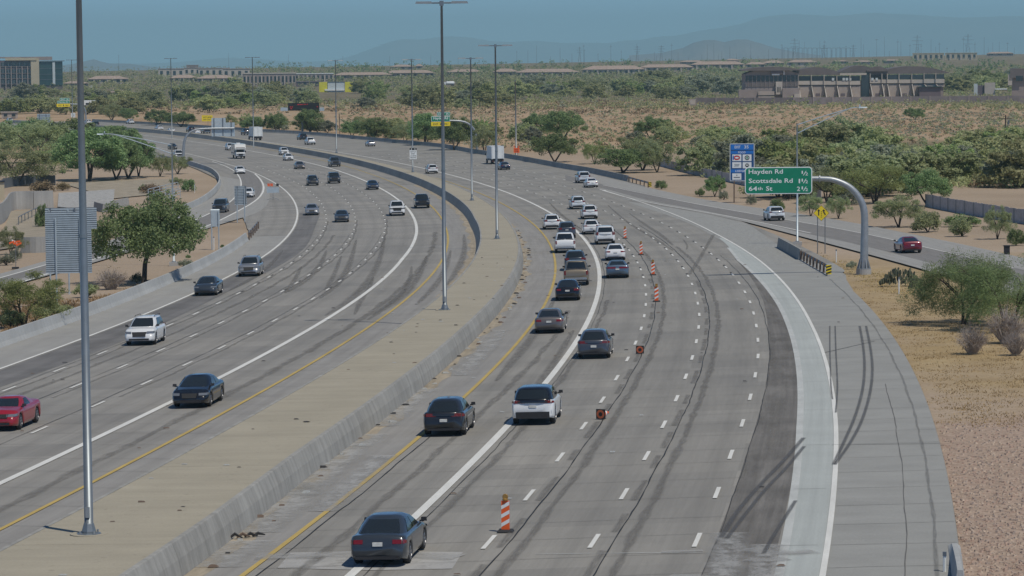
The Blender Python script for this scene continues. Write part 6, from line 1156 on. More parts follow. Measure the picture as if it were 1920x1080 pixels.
for k, x, y, w, h, l in [
    ('bush', 1240, 353, 26, 16, 'small round shrub right of the barrier tip'), ('bush', 1312, 366, 22, 14, 'clipped shrub on the pebble bank, left of the small round tree'), ('gbush', 1357, 373, 22, 18, 'grey shrub at the foot of the blue sign'), ('gbush', 1408, 382, 24, 18, 'spiky grey shrub under the green sign'), ('bush', 1458, 393, 30, 22, 'round shrub just beyond the white suv on the ramp'),
    ('obush', 1740, 433, 66, 42, 'tall olive hedge shrub right of the spreading grey tree'), ('obush', 1803, 441, 54, 36, 'clipped olive shrub in front of the low hedge'), ('bush', 1805, 423, 80, 22, 'low dark hedge shrub behind the clipped olive one'), ('bush', 1905, 458, 42, 32, 'round dark shrub at the picture edge by the cabinet'),
    ('gbush', 1597, 502, 22, 14, 'thin grey shrub left of the curved sign post foot'), ('gbush', 1590, 383, 40, 26, 'grey shrub behind the yellow merge sign'),
    ('bush', 267, 357, 18, 12, 'small dark shrub on the concrete slope left of the lamp post'), ('bush', 353, 358, 30, 24, 'green shrub right of the lamp post inside the ramp'), ('obush', 330, 345, 28, 14, 'olive shrub behind the lamp post'), ('rbush', 285, 362, 50, 16, 'rust coloured dry shrub beside the small dark shrub'), ('rbush', 80, 358, 60, 18, 'rust coloured dry shrubs behind the curved grey wall'), ('rbush', 118, 356, 30, 14, 'small rust coloured shrub near the drain wall'), ('bush', 117, 325, 14, 9, 'tiny dark shrub on the sandy lot'),
    ('bush', 80, 425, 30, 46, 'bright green shrub left of the slatted sign back'), ('gbush', 12, 495, 40, 22, 'grey shrub at the picture edge by the orange sign'), ('gbush', 30, 486, 24, 24, 'purple grey shrub behind the orange sign stand'), ('gbush', 350, 501, 38, 16, 'low grey shrub at the foot of the lamp post'), ('gbush', 256, 529, 26, 20, 'small pale shrub left of the big round tree trunk'), ('bush', 353, 484, 12, 7, 'tiny dark shrub right of the lamp post footing'), ('bush', 417, 464, 9, 6, 'tiny dark tuft right of the plain grey sign back'), ('obush', 165, 555, 60, 26, 'dry olive scrub at the foot of the large slatted sign'), ('obush', 100, 598, 90, 34, 'dry olive scrub below the large slatted sign'), ('obush', 20, 612, 70, 34, 'brown scrub at the picture edge along the pale barrier')]: grow(k, x, y, w, h, l)
grow('pear', 1690, 534, 78, 32, 'grey green prickly pear clump by the white marker post', rz=-.25); grow('pear', 1716, 542, 26, 24, 'small prickly pear clump touching the feathery tree', rz=.4)
grow('dry', 1823, 660, 74, 58, 'bare grey bush on the dry grass below the feathery trees'); grow('dry', 1888, 640, 90, 70, 'large bare grey bush under the feathery tree at the edge'); grow('dry', 1905, 662, 60, 50, 'bare reddish bush cut by the picture edge'); grow('dry', 208, 540, 74, 40, 'bare tan bush between the slatted sign and the big tree'); grow('dry', 1435, 275, 30, 18, 'bare bush on the sandy field edge left of the lamp arm')
# belts of trees beyond the fence and across the desert: counted one by one
G_S = 'desert scrub trees beyond the freeway'; SL = ['pale olive scrub tree in the desert beyond the freeway', 'pale olive scrub tree in the desert beyond the freeway', 'yellow green scrub tree in the desert beyond the freeway', 'silvery grey scrub tree in the desert beyond the freeway', 'grey olive scrub tree in the desert beyond the freeway', 'pale olive scrub tree in the desert beyond the freeway']
def scrub(n, box, w, h, where, skip=None):
    x0, y0, x1, y1 = box
    for _ in range(n):
        for _t in range(20):
            x, y = RNG.uniform(x0, x1), RNG.uniform(y0, y1)
            if (not skip or not skip(x, y)) and not (580 < x < 678 and y < 198) and not (825 < x < 865 and y < 190): break
        i = COUNT.get('scrub', 0) % 6; u = RNG.uniform(.7, 1.25); k = (y - 100)/(.5*(y0 + y1) - 100); grow('scrub', x, y, w*u*k, h*u*k*RNG.uniform(.8, 1.2), SL[i].replace('in the desert beyond the freeway', where), G_S)
scrub(54, (1455, 288, 1920, 372), 100, 60, 'in the thick belt behind the big green sign', lambda x, y: y > 300 + (1920 - x)*.02 + 62 or (x > 1700 and y > 352)); scrub(12, (1310, 285, 1460, 335), 80, 56, 'around the blue services sign'); scrub(16, (1180, 258, 1460, 290), 50, 30, 'at the near edge of the sandy field')
scrub(24, (960, 168, 1300, 190), 46, 26, 'below the long apartment rows'); scrub(22, (640, 172, 960, 205), 46, 26, 'right of the yellow shed panels'); scrub(20, (380, 180, 640, 205), 46, 26, 'behind the dark message board'); scrub(22, (170, 188, 400, 215), 46, 26, 'right of the white fuel canopy'); scrub(14, (0, 180, 130, 215), 44, 26, 'below the glass office building'); scrub(12, (1500, 150, 1920, 176), 44, 24, 'beside the arched building', lambda x, y: x < 1785 and y > 140); scrub(14, (1200, 150, 1390, 182), 44, 26, 'left of the arched building'); scrub(24, (700, 248, 1010, 268), 34, 24, 'along the outer barrier near the exit sign'); scrub(14, (420, 236, 700, 250), 30, 20, 'along the outer barrier below the message board')
for p in PL.values():
    for o in p: drop(o)
# the far bush as one mass, the dry tufts of the field, and grass
def off_road(px, py):
    p = at(px, py); a, o = so(p); return None if (a < S1 - 40 and -38 < o < 62) else p
def mass(name, n, box, size, hgt, mat, leaf, per, seed, flat=.8):
    rng = np.random.default_rng(seed); x0, y0, x1, y1 = box; P = []
    while len(P) < n:
        u, v = rng.uniform(x0, x1), y0 + (y1 - y0)*rng.random()**1.3
        if (590 < u < 670 and 160 < v < 190) or (830 < u < 860 and 155 < v < 176): continue
        q = off_road(u, v)
        if q is not None: P.append(q)
    P = np.array(P); k = rng.uniform(.6, 1.35, n); V = []; 
    c = P[:, None, :] + rng.normal(0, 1, (n, 4, 3))*np.array([.45, .45, .12])*(size*k)[:, None, None]; c[..., 2] = P[:, None, 2] + (hgt*k)[:, None]*rng.uniform(.2, .75, (n, 4)); c = c.reshape(-1, 3)
    Vv, Fq = leaf_cloud(c, np.repeat(size*k*.5, 4), n*per, leaf, rng, .6, hgt/size*flat); tag(fast_obj(name, Vv, Fq, mat), kind='stuff')
mass('distant_woods', 2600, (-40, 126, 1960, 172), 4.2, 4.2, m_scrub, .8, 24, 41); mass('skyline_woods', 700, (280, 138, 1420, 158), 4.5, 5.0, m_leafo, .8, 24, 55); mass('distant_trees', 420, (480, 118, 1960, 150), 5, 6, m_leaf, 1.1, 26, 42); mass('dry_scrub', 2600, (-40, 160, 1960, 206), 2.8, 2.2, m_scrub, .5, 20, 43); mass('green_scrub', 900, (-40, 140, 1960, 200), 2.8, 2.6, m_leafy, .5, 20, 49); mass('grey_scrub', 900, (-40, 140, 1960, 205), 2.8, 2.2, m_leafg, .45, 20, 50); mass('brown_scrub', 600, (150, 190, 1400, 215), 2.2, 1.2, m_dry, .42, 18, 44)
mass('field_green', 1300, (640, 196, 1940, 285), 1.2, .9, m_leafo, .3, 18, 54); mass('field_tufts', 2600, (640, 196, 1940, 285), .75, .6, m_dry, .2, 16, 45); mass('field_brush', 900, (420, 205, 1940, 290), .9, .7, m_leafg, .22, 14, 46); mass('dark_tufts', 420, (560, 196, 1940, 290), .6, .6, m_leafo, .2, 12, 47); mass('grey_brush', 420, (1560, 212, 1940, 255), 1.3, .7, m_leafg, .25, 16, 48)
mass('belt_brush', 900, (1320, 284, 1960, 352), 1.5, 1.3, m_scrub, .26, 26, 56); mass('belt_weeds', 500, (1320, 284, 1960, 352), 1.2, .8, m_dry, .22, 20, 57)
def grass(name, poly, n, h, mat, seed, w=.05):
    rng = np.random.default_rng(seed); poly = np.array(poly, float); x0, y0 = poly.min(0); x1, y1 = poly.max(0); V = []; pts = []
    def inside(x, y):
        c = False
        for (ax, ay), (bx, by) in zip(poly, np.roll(poly, -1, 0)):
            if (ay > y) != (by > y) and x < (bx - ax)*(y - ay)/(by - ay) + ax: c = not c
        return c
    seeds = []
    while len(seeds) < n//14:
        x, y = rng.uniform(x0, x1), rng.uniform(y0, y1)
        if inside(x, y): seeds.append(at(x, y))
    seeds = np.array(seeds); P = seeds[rng.integers(0, len(seeds), n)] + rng.normal(0, 1, (n, 3))*np.array([.35, .35, 0]); P[:, 2] = ground(P[:, 0], P[:, 1]) - .14; q = rng.uniform(0, 6.28, n); hh = h*rng.uniform(.4, 1.3, n); L_ = rng.normal(0, .5, (n, 2))*hh[:, None]; d = np.stack([np.cos(q)*w, np.sin(q)*w, 0*q], -1)
    T = P + np.c_[L_, hh]; V = np.stack([P - d, P + d, T], 1).reshape(-1, 3); tag(fast_obj(name, V, np.arange(3*n).reshape(-1, 3), mat), kind='stuff')
grass('dry_grass', [(1590, 540), (1640, 515), (1760, 560), (1925, 660), (1925, 800), (1770, 790), (1700, 660)], 9000, .08, m_straw, 51, .03); grass('verge_grass', [(1430, 440), (1560, 480), (1720, 530), (1700, 560), (1600, 520), (1560, 495)], 3000, .12, m_straw, 52, .03); grass('verge_weeds', [(0, 560), (160, 560), (250, 545), (300, 520), (100, 600), (0, 640)], 4000, .3, m_straw, 53)
def pebbles():
    rng = np.random.default_rng(61); b = MB()
    for _ in range(2200):
        p = at(rng.uniform(1765, 1925), 790 + 290*rng.random()); r = rng.uniform(.03, .075); q = rng.uniform(0, 6.28); c, s = math.cos(q), math.sin(q); z = p[2] - .14
        b.hexa([(p[0] + (x*c - y*s)*r, p[1] + (x*s + y*c)*r, z + h*r) for x, y, h in ((-1.2, -.8, 0), (1, -.9, 0), (1.1, .8, 0), (-1, 1, 0), (-.6, -.5, .9), (.7, -.4, 1.1), (.5, .6, .8), (-.5, .5, 1))], int(rng.integers(0, 3)))
    tag(b.build('gravel', [simple('rust_pebble', (.37, .265, .205), .9, 0, .2, 2.0), simple('tan_pebble', (.43, .34, .26), .9, 0, .2, 2.0), simple('grey_pebble', (.33, .26, .21), .9, 0, .3, 2.0)]), kind='stuff')
pebbles()
# ------------------------------------------------------------------ buildings, walls, towers
def facade(label, name, base, cat='building', fwd=None, group=None): p = at(*base); return Site(name, label, cat, None, fwd if fwd is not None else face_cam(p), group, base=p)
def blk(st, name, x0, y0, x1, y1, mat, d0=0.0, d1=10.0, parent=None, foot=False):
    """a block from its corners in the photograph, standing d0..d1 metres behind the front plane"""
    ax, az = st.at(x0, y1); bx, bz = st.at(x1, y0); az = -6 if foot else az; return MB().box(ax, bx, d0, d1, az, bz).build(name, mat, parent or st.o)
# glass office building, far left
st = facade('five storey office building of plum, cream and teal glass wings at the picture edge', 'office_building', (60, 169)); blk(st, 'wing_wall', -60, 113, 60, 160, m_plum, 0, 26); blk(st, 'ground_floor', -60, 159, 76, 170, m_roofd, .5, 26, foot=True); blk(st, 'roof_slab', -60, 106.5, 40, 110, m_stucco3, -1, 26); blk(st, 'penthouse', 38, 106, 98, 113, m_stucco3, 6, 24)
blk(st, 'cream_frame', 58.5, 109.5, 73, 159, m_cream, -2, 24); blk(st, 'cream_canopy', 10, 108.5, 68.5, 113.5, m_cream, -2.5, -.2); w = blk(st, 'glass_wing', 73.2, 115, 117, 160, m_teal, .5, 26); blk(st, 'glass_wing_base', 74, 160, 117, 171, m_roofd, 1, 26, foot=True); blk(st, 'wing_roof', 68, 113.5, 121, 115, m_roofd, -.8, 26); blk(st, 'pale_column', 99, 117, 103, 158, m_palew, -.6, .45)
for y in (127.5, 138.5, 148.5): blk(st, 'floor_band', 74, y, 117, y + 1, m_alud, .3, .48)
for y0, y1 in ((117, 124.5), (129.5, 137), (140, 147), (150, 157)):
    for x in np.arange(-50, 56, 10.3):
        f = blk(st, 'window', x, y0, x + 8.2, y1, m_dkglass, -.06, .1); blk(st, 'window_mullion', x + 3.9, y0 + .3, x + 4.4, y1 - .3, m_steel, -.2, -.07, f); blk(st, 'sill', x - .3, y1 + .1, x + 8.5, y1 + .8, m_stucco3, -.5, -.02, f)
for x in np.arange(-40, 56, 10.3): blk(st, 'column', x - 1, 124, x - .2, 169, m_stucco3, -1.2, -.25)
blk(st, 'entrance_canopy', 35, 166.5, 56, 169, m_signw, -4, -.5)
# the arched brown building behind the wall
st = facade('brown building with barrel roofs and leaning buttress walls behind the long block wall', 'arched_building', (1580, 190), fwd=np.array([.02, 1])); 
def vault(x0, x1, y_spring, y_crown, d0, d1, name='barrel_roof', mat=None, th=.5):
    ax, az = st.at(x0, y_spring); bx, bz = st.at(x1, y_crown); r = [(ax + (bx - ax)*u, az + (bz - az)*math.sin(math.pi*(.12 + .76*u))) for u in np.linspace(0, 1, 15)]; lo = min(z for _, z in r); r = [(x, az + (z - lo)/(bz - lo)*(bz - az)) for x, z in r]
    return MB().prism([(r[0][0], az - th), (r[-1][0], az - th)] + [(x, z) for x, z in r[::-1]], d0, d1).build(name, mat or m_roofd, st.o)
def gable(x0, x1, y_base, y_spring, y_crown, d0, d1, mat, name='end_wall'):
    ax, az = st.at(x0, y_spring); bx, bz = st.at(x1, y_crown); zb = st.at(x0, y_base)[1]; P = [(ax + (bx - ax)*u, az + (bz - az)*math.sin(math.pi*u)**.9) for u in np.linspace(0, 1, 13)]; return MB().prism([(ax, zb), (bx, zb)] + [p for p in P[::-1]], d0, d1).build(name, mat, st.o)
gable(1397, 1497, 190, 139, 127, -.6, 30, m_stucco3); vault(1390, 1500, 131, 124.5, -3, 30); blk(st, 'glass_band', 1398, 141, 1496, 153, m_dkglass, -.8, -.55); blk(st, 'lower_band', 1398, 154, 1496, 163, m_roofd, -.85, -.55); blk(st, 'equipment_box', 1446, 126, 1466, 138, m_plum, -2.5, -.7); blk(st, 'white_ledge', 1447, 138.5, 1461, 141, m_signw, -2.2, -.7); blk(st, 'vent_stack', 1468.5, 128, 1471, 140, m_signw, -1.4, -.9)
for x in np.arange(1402, 1495, 8): blk(st, 'window_bar', x, 141, x + .8, 163, m_stucco3, -1.1, -.86)
blk(st, 'stair_tower', 1454, 153, 1466, 177, m_stucco2, -3, -.9)
for x in (1456.5, 1459, 1461.5): blk(st, 'slot_window', x, 163, x + 1.2, 173, m_ink, -3.06, -2.9)
blk(st, 'annex', 1384, 168, 1420, 190, m_stucco3, -6, -1, foot=True); blk(st, 'annex', 1420, 171, 1450, 190, m_stucco, -7.5, -1, foot=True); blk(st, 'annex_band', 1420, 178, 1450, 180, m_ink, -7.55, -7.4); blk(st, 'annex', 1466, 165, 1498, 190, m_stucco3, -5, -1, foot=True); blk(st, 'annex', 1487, 176, 1498, 190, m_stucco2, -8, -5.1, foot=True)
blk(st, 'main_hall', 1497, 150, 1770, 190, m_stucco3, 2.5, 32, foot=True); vault(1478, 1580, 139.5, 125.5, 1.0, 32); vault(1576, 1650, 135, 122.5, 4, 32); vault(1640, 1780, 137, 123.5, 2, 32); gable(1627, 1665, 150, 134, 125, 2.2, 4, m_roofd, 'arch_front'); vault(1626, 1666, 132, 124, .8, 4.2)
def bays(xs, y_top, y_mid, y_bot):
    for a, b in zip(xs[:-1], xs[1:]):
        blk(st, 'upper_window', a + .9, y_top, b - .9, y_top + 9, m_dkglass, 2.2, 2.45); blk(st, 'parapet_panel', a + .4, y_top + 9.2, b - .4, y_mid, m_stucco2, 1.2, 2.45); blk(st, 'wall_panel', a + 3.4, y_mid + 2.4, b, y_bot, m_stucco, 1.7, 2.45); p0 = st.at(a, y_mid + 2); p1 = st.at(a + 1.4, y_mid + 2); q0 = st.at(a + 3, y_bot); q1 = st.at(a + 4.6, y_bot)
        MB().hexa([(q0[0], -3.2, q0[1]), (q1[0], -3.2, q1[1]), (q1[0], 1.7, q1[1]), (q0[0], 1.7, q0[1]), (p0[0], .4, p0[1]), (p1[0], .4, p1[1]), (p1[0], 1.7, p1[1]), (p0[0], 1.7, p0[1])]).build('buttress', m_stucco2, st.o); blk(st, 'pier', a - .6, y_top - 2, a + .6, y_mid, m_stucco2, .6, 2.4)
bays([1497, 1521.5, 1545.5, 1569.5, 1594, 1614], 142.5, 159, 184); bays([1632, 1654, 1664, 1686, 1710, 1733], 140, 156, 183); blk(st, 'glass_stair', 1615.5, 138, 1630.5, 185, m_dkglass, 1.4, 2.4); bays([1733, 1755, 1772], 139, 156, 163); blk(st, 'low_hall', 1722, 163, 1762, 190, m_plum, -4, 2.3, foot=True); blk(st, 'low_roof', 1720, 161.5, 1764, 163.2, m_teal, -5, 2.3); blk(st, 'terrace', 1575, 137, 1625, 141, m_stucco2, .8, 2.4)
for x in (1534, 1581, 1646, 1697): blk(st, 'vent_grille', x - 4, 175, x + 4, 180, m_plum, 1.55, 1.68)
for x in (1560, 1580, 1586, 1592, 1634, 1642): blk(st, 'pale_window', x, 146, x + 4.5, 151, m_palew, .9, 1.15)
st = facade('dark sloped roof building at the picture edge behind the block wall', 'brown_house', (1915, 190), 'house'); blk(st, 'wall', 1897, 145, 1960, 190, m_stucco3, 0, 20, foot=True); blk(st, 'roof', 1894, 128, 1965, 146, m_roofd, -1.5, 21); blk(st, 'gate_tower', 1890, 140, 1898, 160, m_stucco2, -1, 3); blk(st, 'window', 1905, 142, 1918, 152, m_dkglass, -1.6, -1.45)
# block wall with piers
def pier_wall(label, pts, h, step_px, group=None):
    t = thing('block_wall', label, 'wall'); P = [at(*p) for p in pts]; xs = np.arange(pts[0][0], pts[-1][0], step_px); ys = np.interp(xs, [p[0] for p in pts], [p[1] for p in pts]); Q = [at(x, y) for x, y in zip(xs, ys)]
    for i, (a, b) in enumerate(zip(Q[:-1], Q[1:])):
        d = (b - a)[:2]; l = np.hypot(*d); d /= l; n = np.array([-d[1], d[0]])*.15; c = lambda p, s, z: (p[0] + n[0]*s, p[1] + n[1]*s, p[2] + z); a2, b2 = a.copy(), b.copy(); a2[:2] += d*.35; b2[:2] -= d*.35
        MB().hexa([c(a2, 1, -.5), c(a2, -1, -.5), c(b2, -1, -.5), c(b2, 1, -.5), c(a2, 1, h), c(a2, -1, h), c(b2, -1, h), c(b2, 1, h)]).build('wall_panel', m_block, t)
        e = d*.36; n2 = n*2.4; MB().hexa([tuple(np.r_[a[:2] + sx*e + sy*n2, a[2] + z]) for z in (-.5, h + .15) for sx, sy in ((-1, -1), (1, -1), (1, 1), (-1, 1))]).build('wall_pier', m_stucco3, t)
pier_wall('long grey brown block wall with piers in front of the arched building', [(1306, 197), (1500, 196.5), (1700, 194.5), (1960, 193)], 3.3, 36.5)
st = facade('sand coloured electrical box at the end of the block wall', 'utility_cabinet', (1300, 198), 'cabinet'); blk(st, 'cabinet_body', 1292, 186, 1304.5, 198, m_stucco, 0, 3, foot=True); blk(st, 'cabinet_door', 1294, 188, 1303, 196, m_stucco2, -.1, -.01)
st = facade('row of sheds and parked machinery behind the block wall near the picture edge', 'yard_shed', (1850, 180), 'shed'); blk(st, 'pale_shed', 1846, 155, 1866, 180, m_stucco2, 0, 8, foot=True); blk(st, 'steel_frame', 1826, 157, 1833, 180, m_palew, 0, 2, foot=True); blk(st, 'low_roof', 1866, 166, 1888, 168, m_signw, -1, 6); blk(st, 'dark_container', 1833, 160, 1846, 178, m_plum, 1, 6, foot=True)
# houses and long apartment rows
def house(label, x0, x1, yb, yt, wall=None, roof=None, wins=3, group=None, d=14.0, flat=False):
    st = facade(label, 'house' if not group else group[0], ((x0 + x1)/2, yb), group[2] if group else 'house', None, group[1] if group else None); ax, az = st.at(x0, yb); bx, bz = st.at(x1, yt); H = bz - az; W = bx - ax; hw = H*(.92 if flat else .62)
    MB().box(ax, bx, 0, d, -4, az + hw).build('wall', wall or m_stucco, st.o)
    if flat: MB().box(ax - .4, bx + .4, -.4, d + .4, az + hw, bz).build('roof', roof or m_stucco3, st.o)
    else: i = min(W*.3, d*.5); MB().add([(ax - 1, -1.2, az + hw), (bx + 1, -1.2, az + hw), (bx + 1, d + 1, az + hw), (ax - 1, d + 1, az + hw), (ax + i, d*.45, bz), (bx - i, d*.45, bz), (bx - i, d*.55, bz), (ax + i, d*.55, bz)], [(3, 2, 1, 0), (4, 5, 6, 7), (0, 1, 5, 4), (1, 2, 6, 5), (2, 3, 7, 6), (3, 0, 4, 7)]).build('roof', roof or m_rooft, st.o)
    for k in range(wins):
        cx = ax + W*(k + .5)/wins; ww = W/wins*.22; f = MB().box(cx - ww, cx + ww, -.12, -.02, az + hw*.3, az + hw*.8).build('window', m_dkglass, st.o); MB().box(cx - ww - .15, cx + ww + .15, -.3, -.13, az + hw*.2, az + hw*.28).build('sill', m_stucco2, f)
        if wins > 5 and k % 2 == 0: MB().box(cx + ww*1.5, cx + ww*2.6, -1.6, -.02, -2, az + hw*.86).build('balcony_pier', m_stucco2, st.o)
    return st
house('long two storey apartment row with a tan tiled roof and dark balconies', 968, 1085, 146, 128.5, wins=12, d=18); house('apartment row right of a tall bush, tan roof over square windows', 1092, 1208, 142, 122.5, m_stucco2, wins=12, d=18); house('low tan roofed row with dark eaves above the desert brush', 1200, 1300, 136, 120, wins=9, d=16); house('long low tan roof at the foot of the mountains', 1296, 1395, 131, 114.5, wins=9, d=16); house('small tan roofed house left of the arched roof', 1398, 1436, 128, 116, wins=3); house('pair of eaves above the first barrel roof', 1430, 1470, 126, 113, wins=3); house('small tan house above the second barrel roof', 1476, 1532, 124, 112, m_stucco2, wins=4); house('tan roofed row left of the tall median pole', 720, 815, 146, 131, wins=9, d=16); house('flat tan roof house right of the tall median pole', 838, 905, 143, 129.5, wins=6, d=16); house('tan roofed row right of the two median poles', 925, 972, 144, 128.5, wins=5, d=16); house('villa with a pale gable on the low rise', 733, 776, 131, 121, m_stucco2, wins=3); house('small pale gable house on the low rise', 780, 792, 130, 120, m_stucco2, wins=1); house('terracotta roofed row behind the yellow sheds', 625, 735, 149, 135, wins=8, d=16)
house('terracotta roofed house right of the office building', 118, 165, 163, 152, wins=4); house('low terracotta house right of the tall near pole', 165, 240, 158, 142, wins=6); house('pale flat shop building with a dark parapet', 297, 345, 146, 128, m_stucco2, None, 4, flat=True, d=20); house('pale flat shop building beside a dark square tower', 345, 376, 142, 126.5, m_stucco2, None, 3, flat=True, d=20); house('dark square tower of the shopping row', 350, 372, 138, 121.5, m_stucco3, None, 1, flat=True); house('wide pale store front in the shopping row', 372, 430, 145, 127, m_stucco2, None, 5, flat=True, d=20); house('yellowish flat store in the shopping row', 418, 468, 147, 128, m_stucco2, None, 4, flat=True, d=20); house('tan apartment roof in front of the shopping row', 318, 372, 156, 140, wins=6); house('tan apartment roof with pale piers among trees', 370, 440, 157, 140.5, wins=7); house('blue glass block among the scrub', 425, 452, 163, 148, m_dkglass, m_roofd, 3, flat=True); house('long grey flat office row with ribbon windows', 455, 555, 162, 136, m_stucco3, m_stucco2, 14, flat=True, d=24); house('white edged flat office roof beside the ribbon office', 552, 625, 153, 137, m_stucco3, m_signw, 9, flat=True, d=20); house('brown flat hall below the white edged roof', 555, 600, 162, 152, m_plum, m_stucco3, 4, flat=True); house('sand wall house at the far end of the scrub', 205, 242, 178, 170, m_stucco, None, 3); house('brick block beside the distant cars', 3, 33, 222, 210, m_stucco, m_stucco, 2, flat=True)
house('long cream warehouse front on the green hillside', 1711, 1770, 114, 99, m_cream, m_cream, 6, flat=True, d=20); house('second cream warehouse front on the green hillside', 1772, 1832, 112, 98.5, m_cream, m_cream, 6, flat=True, d=20)
for x0, x1, yb, yt, l in ((1600, 1640, 121, 113, 'tan roof amid hillside trees above the third barrel roof'), (1655, 1690, 118, 111, 'tan roof amid hillside trees left of the cream warehouses'), (1850, 1900, 105, 97, 'tan roof on the hillside right of the cream warehouses'), (1275, 1320, 121, 113, 'pale green flat roof under the foothill'), (1360, 1385, 118, 110, 'pale flat roof under the foothill\'s right end'), (1560, 1590, 119, 112.5, 'tiny tan roof on the hillside above the barrel roofs')): house(l, x0, x1, yb, yt, wins=3)
# yellow and pale sheds
st = facade('pale shed between two bright yellow panels in the middle of the scrub', 'storage_shed', (632, 172), 'shed'); blk(st, 'pale_front', 614.5, 154, 646, 170, m_palew, 0, 10, foot=True); blk(st, 'yellow_panel', 598.5, 154, 613.5, 168, m_yellow, -.5, 8, foot=True); blk(st, 'yellow_panel', 647, 153.5, 662.5, 169, m_yellow, -.5, 8, foot=True); blk(st, 'dark_gap', 613.6, 155, 614.4, 168, m_ink, .2, 6); blk(st, 'white_foot', 609, 167, 646, 170, m_signw, -1, -.1); blk(st, 'shed_roof', 613.8, 153, 646.5, 154, m_alud, -.3, 10)
# concrete channel and retaining walls at the left
px_barrier('retaining_wall', 'tall curved grey retaining wall of a drain at the picture edge', [(-30, 425), (2, 420), (14, 405), (20, 392), (45, 391), (70, 391), (100, 390)], 2.6, m_wallblock, .3, 3.0, 'wall'); px_barrier('drain_wall', 'low concrete drain wall behind the slatted sign back', [(178, 392), (200, 398), (212, 390), (240, 384)], 1.1, m_wallblock, .3, 6, 'wall'); px_barrier('drain_wall', 'grey concrete wall left of the lettered orange sign stand', [(40, 472), (62, 472), (90, 471)], 1.6, m_wallblock, .25, 6, 'wall'); px_barrier('dark_fence', 'dark screened fence behind the rust coloured shrubs', [(5, 352), (40, 346), (70, 344), (104, 346)], 1.6, m_alud, .08, 8, 'fence')
sheet2('drain_slab', [(110, 362), (150, 360), (215, 355)], [(108, 388), (150, 392), (212, 390)], .05, m_patch); sheet2('drain_floor', [(20, 396), (60, 394), (100, 393)], [(-10, 470), (40, 462), (86, 455)], .04, m_dust); sheet2('sand_lot', [(120, 345), (220, 338), (320, 336)], [(215, 372), (270, 366), (330, 362)], .02, m_dust)
st = facade('cream building corner at the picture edge behind the curved wall', 'cream_shed', (4, 375), 'shed'); blk(st, 'wall', -20, 341, 8, 375, m_cream, 0, 5, foot=True); blk(st, 'roof_edge', -21, 340, 9, 342, m_ink, -.2, 5)
def rail_fence(label, px, h, n, mat, slats):
    P = smooth_line(np.array([at(*p) for p in px]), 2); d = np.concatenate([[0], np.cumsum(np.linalg.norm(np.diff(P, axis=0), axis=1))]); t = thing('rail_fence', label, 'fence'); q = np.linspace(0, d[-1], n); Q = np.stack([np.interp(q, d, P[:, 0]), np.interp(q, d, P[:, 1])], -1); z = ground(Q[:, 0], Q[:, 1])
    for i in range(n): MB().box(Q[i][0] - .05, Q[i][0] + .05, Q[i][1] - .05, Q[i][1] + .05, z[i] - .3, z[i] + h).build('post', mat, t)
    for f in slats: MB().tube([(a[0], a[1] - .06, b + h*f) for a, b in zip(Q, z)], .06, 5).build('rail', mat, t)
rail_fence('white pipe rail fence across the drain outlet by the lamp post', [(278, 372), (300, 366), (334, 358)], 1.5, 6, m_alu, (.35, .65, .97)); rail_fence('second white pipe rail fence right of the lamp post', [(310, 378), (322, 374), (338, 370)], 1.4, 4, m_alu, (.35, .65, .97)); rail_fence('thin wire fence down the drain slope', [(35, 422), (52, 412), (74, 402)], 1.1, 7, m_alud, (.97,))
# slatted fence beyond the entrance ramp
def slat_fence(label, px, h, n):
    P = smooth_line(np.array([at(*p) for p in px]), 2); d = np.concatenate([[0], np.cumsum(np.linalg.norm(np.diff(P, axis=0), axis=1))]); t = thing('slat_fence', label, 'fence'); q = np.linspace(0, d[-1], n + 1); Q = np.stack([np.interp(q, d, P[:, 0]), np.interp(q, d, P[:, 1])], -1); z = ground(Q[:, 0], Q[:, 1])
    for i in range(n):
        a, b = np.r_[Q[i], z[i]], np.r_[Q[i + 1], z[i + 1]]; u = (b - a)/np.linalg.norm(b - a); a = a + u*.012; b = b - u*.012; nr = np.array([-u[1], u[0], 0])*.03; k = RNG.uniform(-.04, .06); MB().hexa([a - nr - np.array([0, 0, .2]), b - nr - np.array([0, 0, .2]), b + nr - np.array([0, 0, .2]), a + nr - np.array([0, 0, .2]), a - nr + np.array([0, 0, h + k]), b - nr + np.array([0, 0, h + k]), b + nr + np.array([0, 0, h + k]), a + nr + np.array([0, 0, h + k])]).build('slat', m_fence if i % 7 else m_alud, t)
m_fence = simple('grey_fence_slat', (.42, .4, .39), .9, 0, .2, 2.0)
slat_fence('weathered grey slat fence behind the trees of the entrance ramp', [(1235, 309), (1300, 326), (1360, 338), (1440, 356), (1540, 372)], 1.3, 110); slat_fence('weathered grey slat fence right of the bright green tree', [(1735, 385), (1800, 398), (1860, 408), (1960, 424)], 1.45, 90)
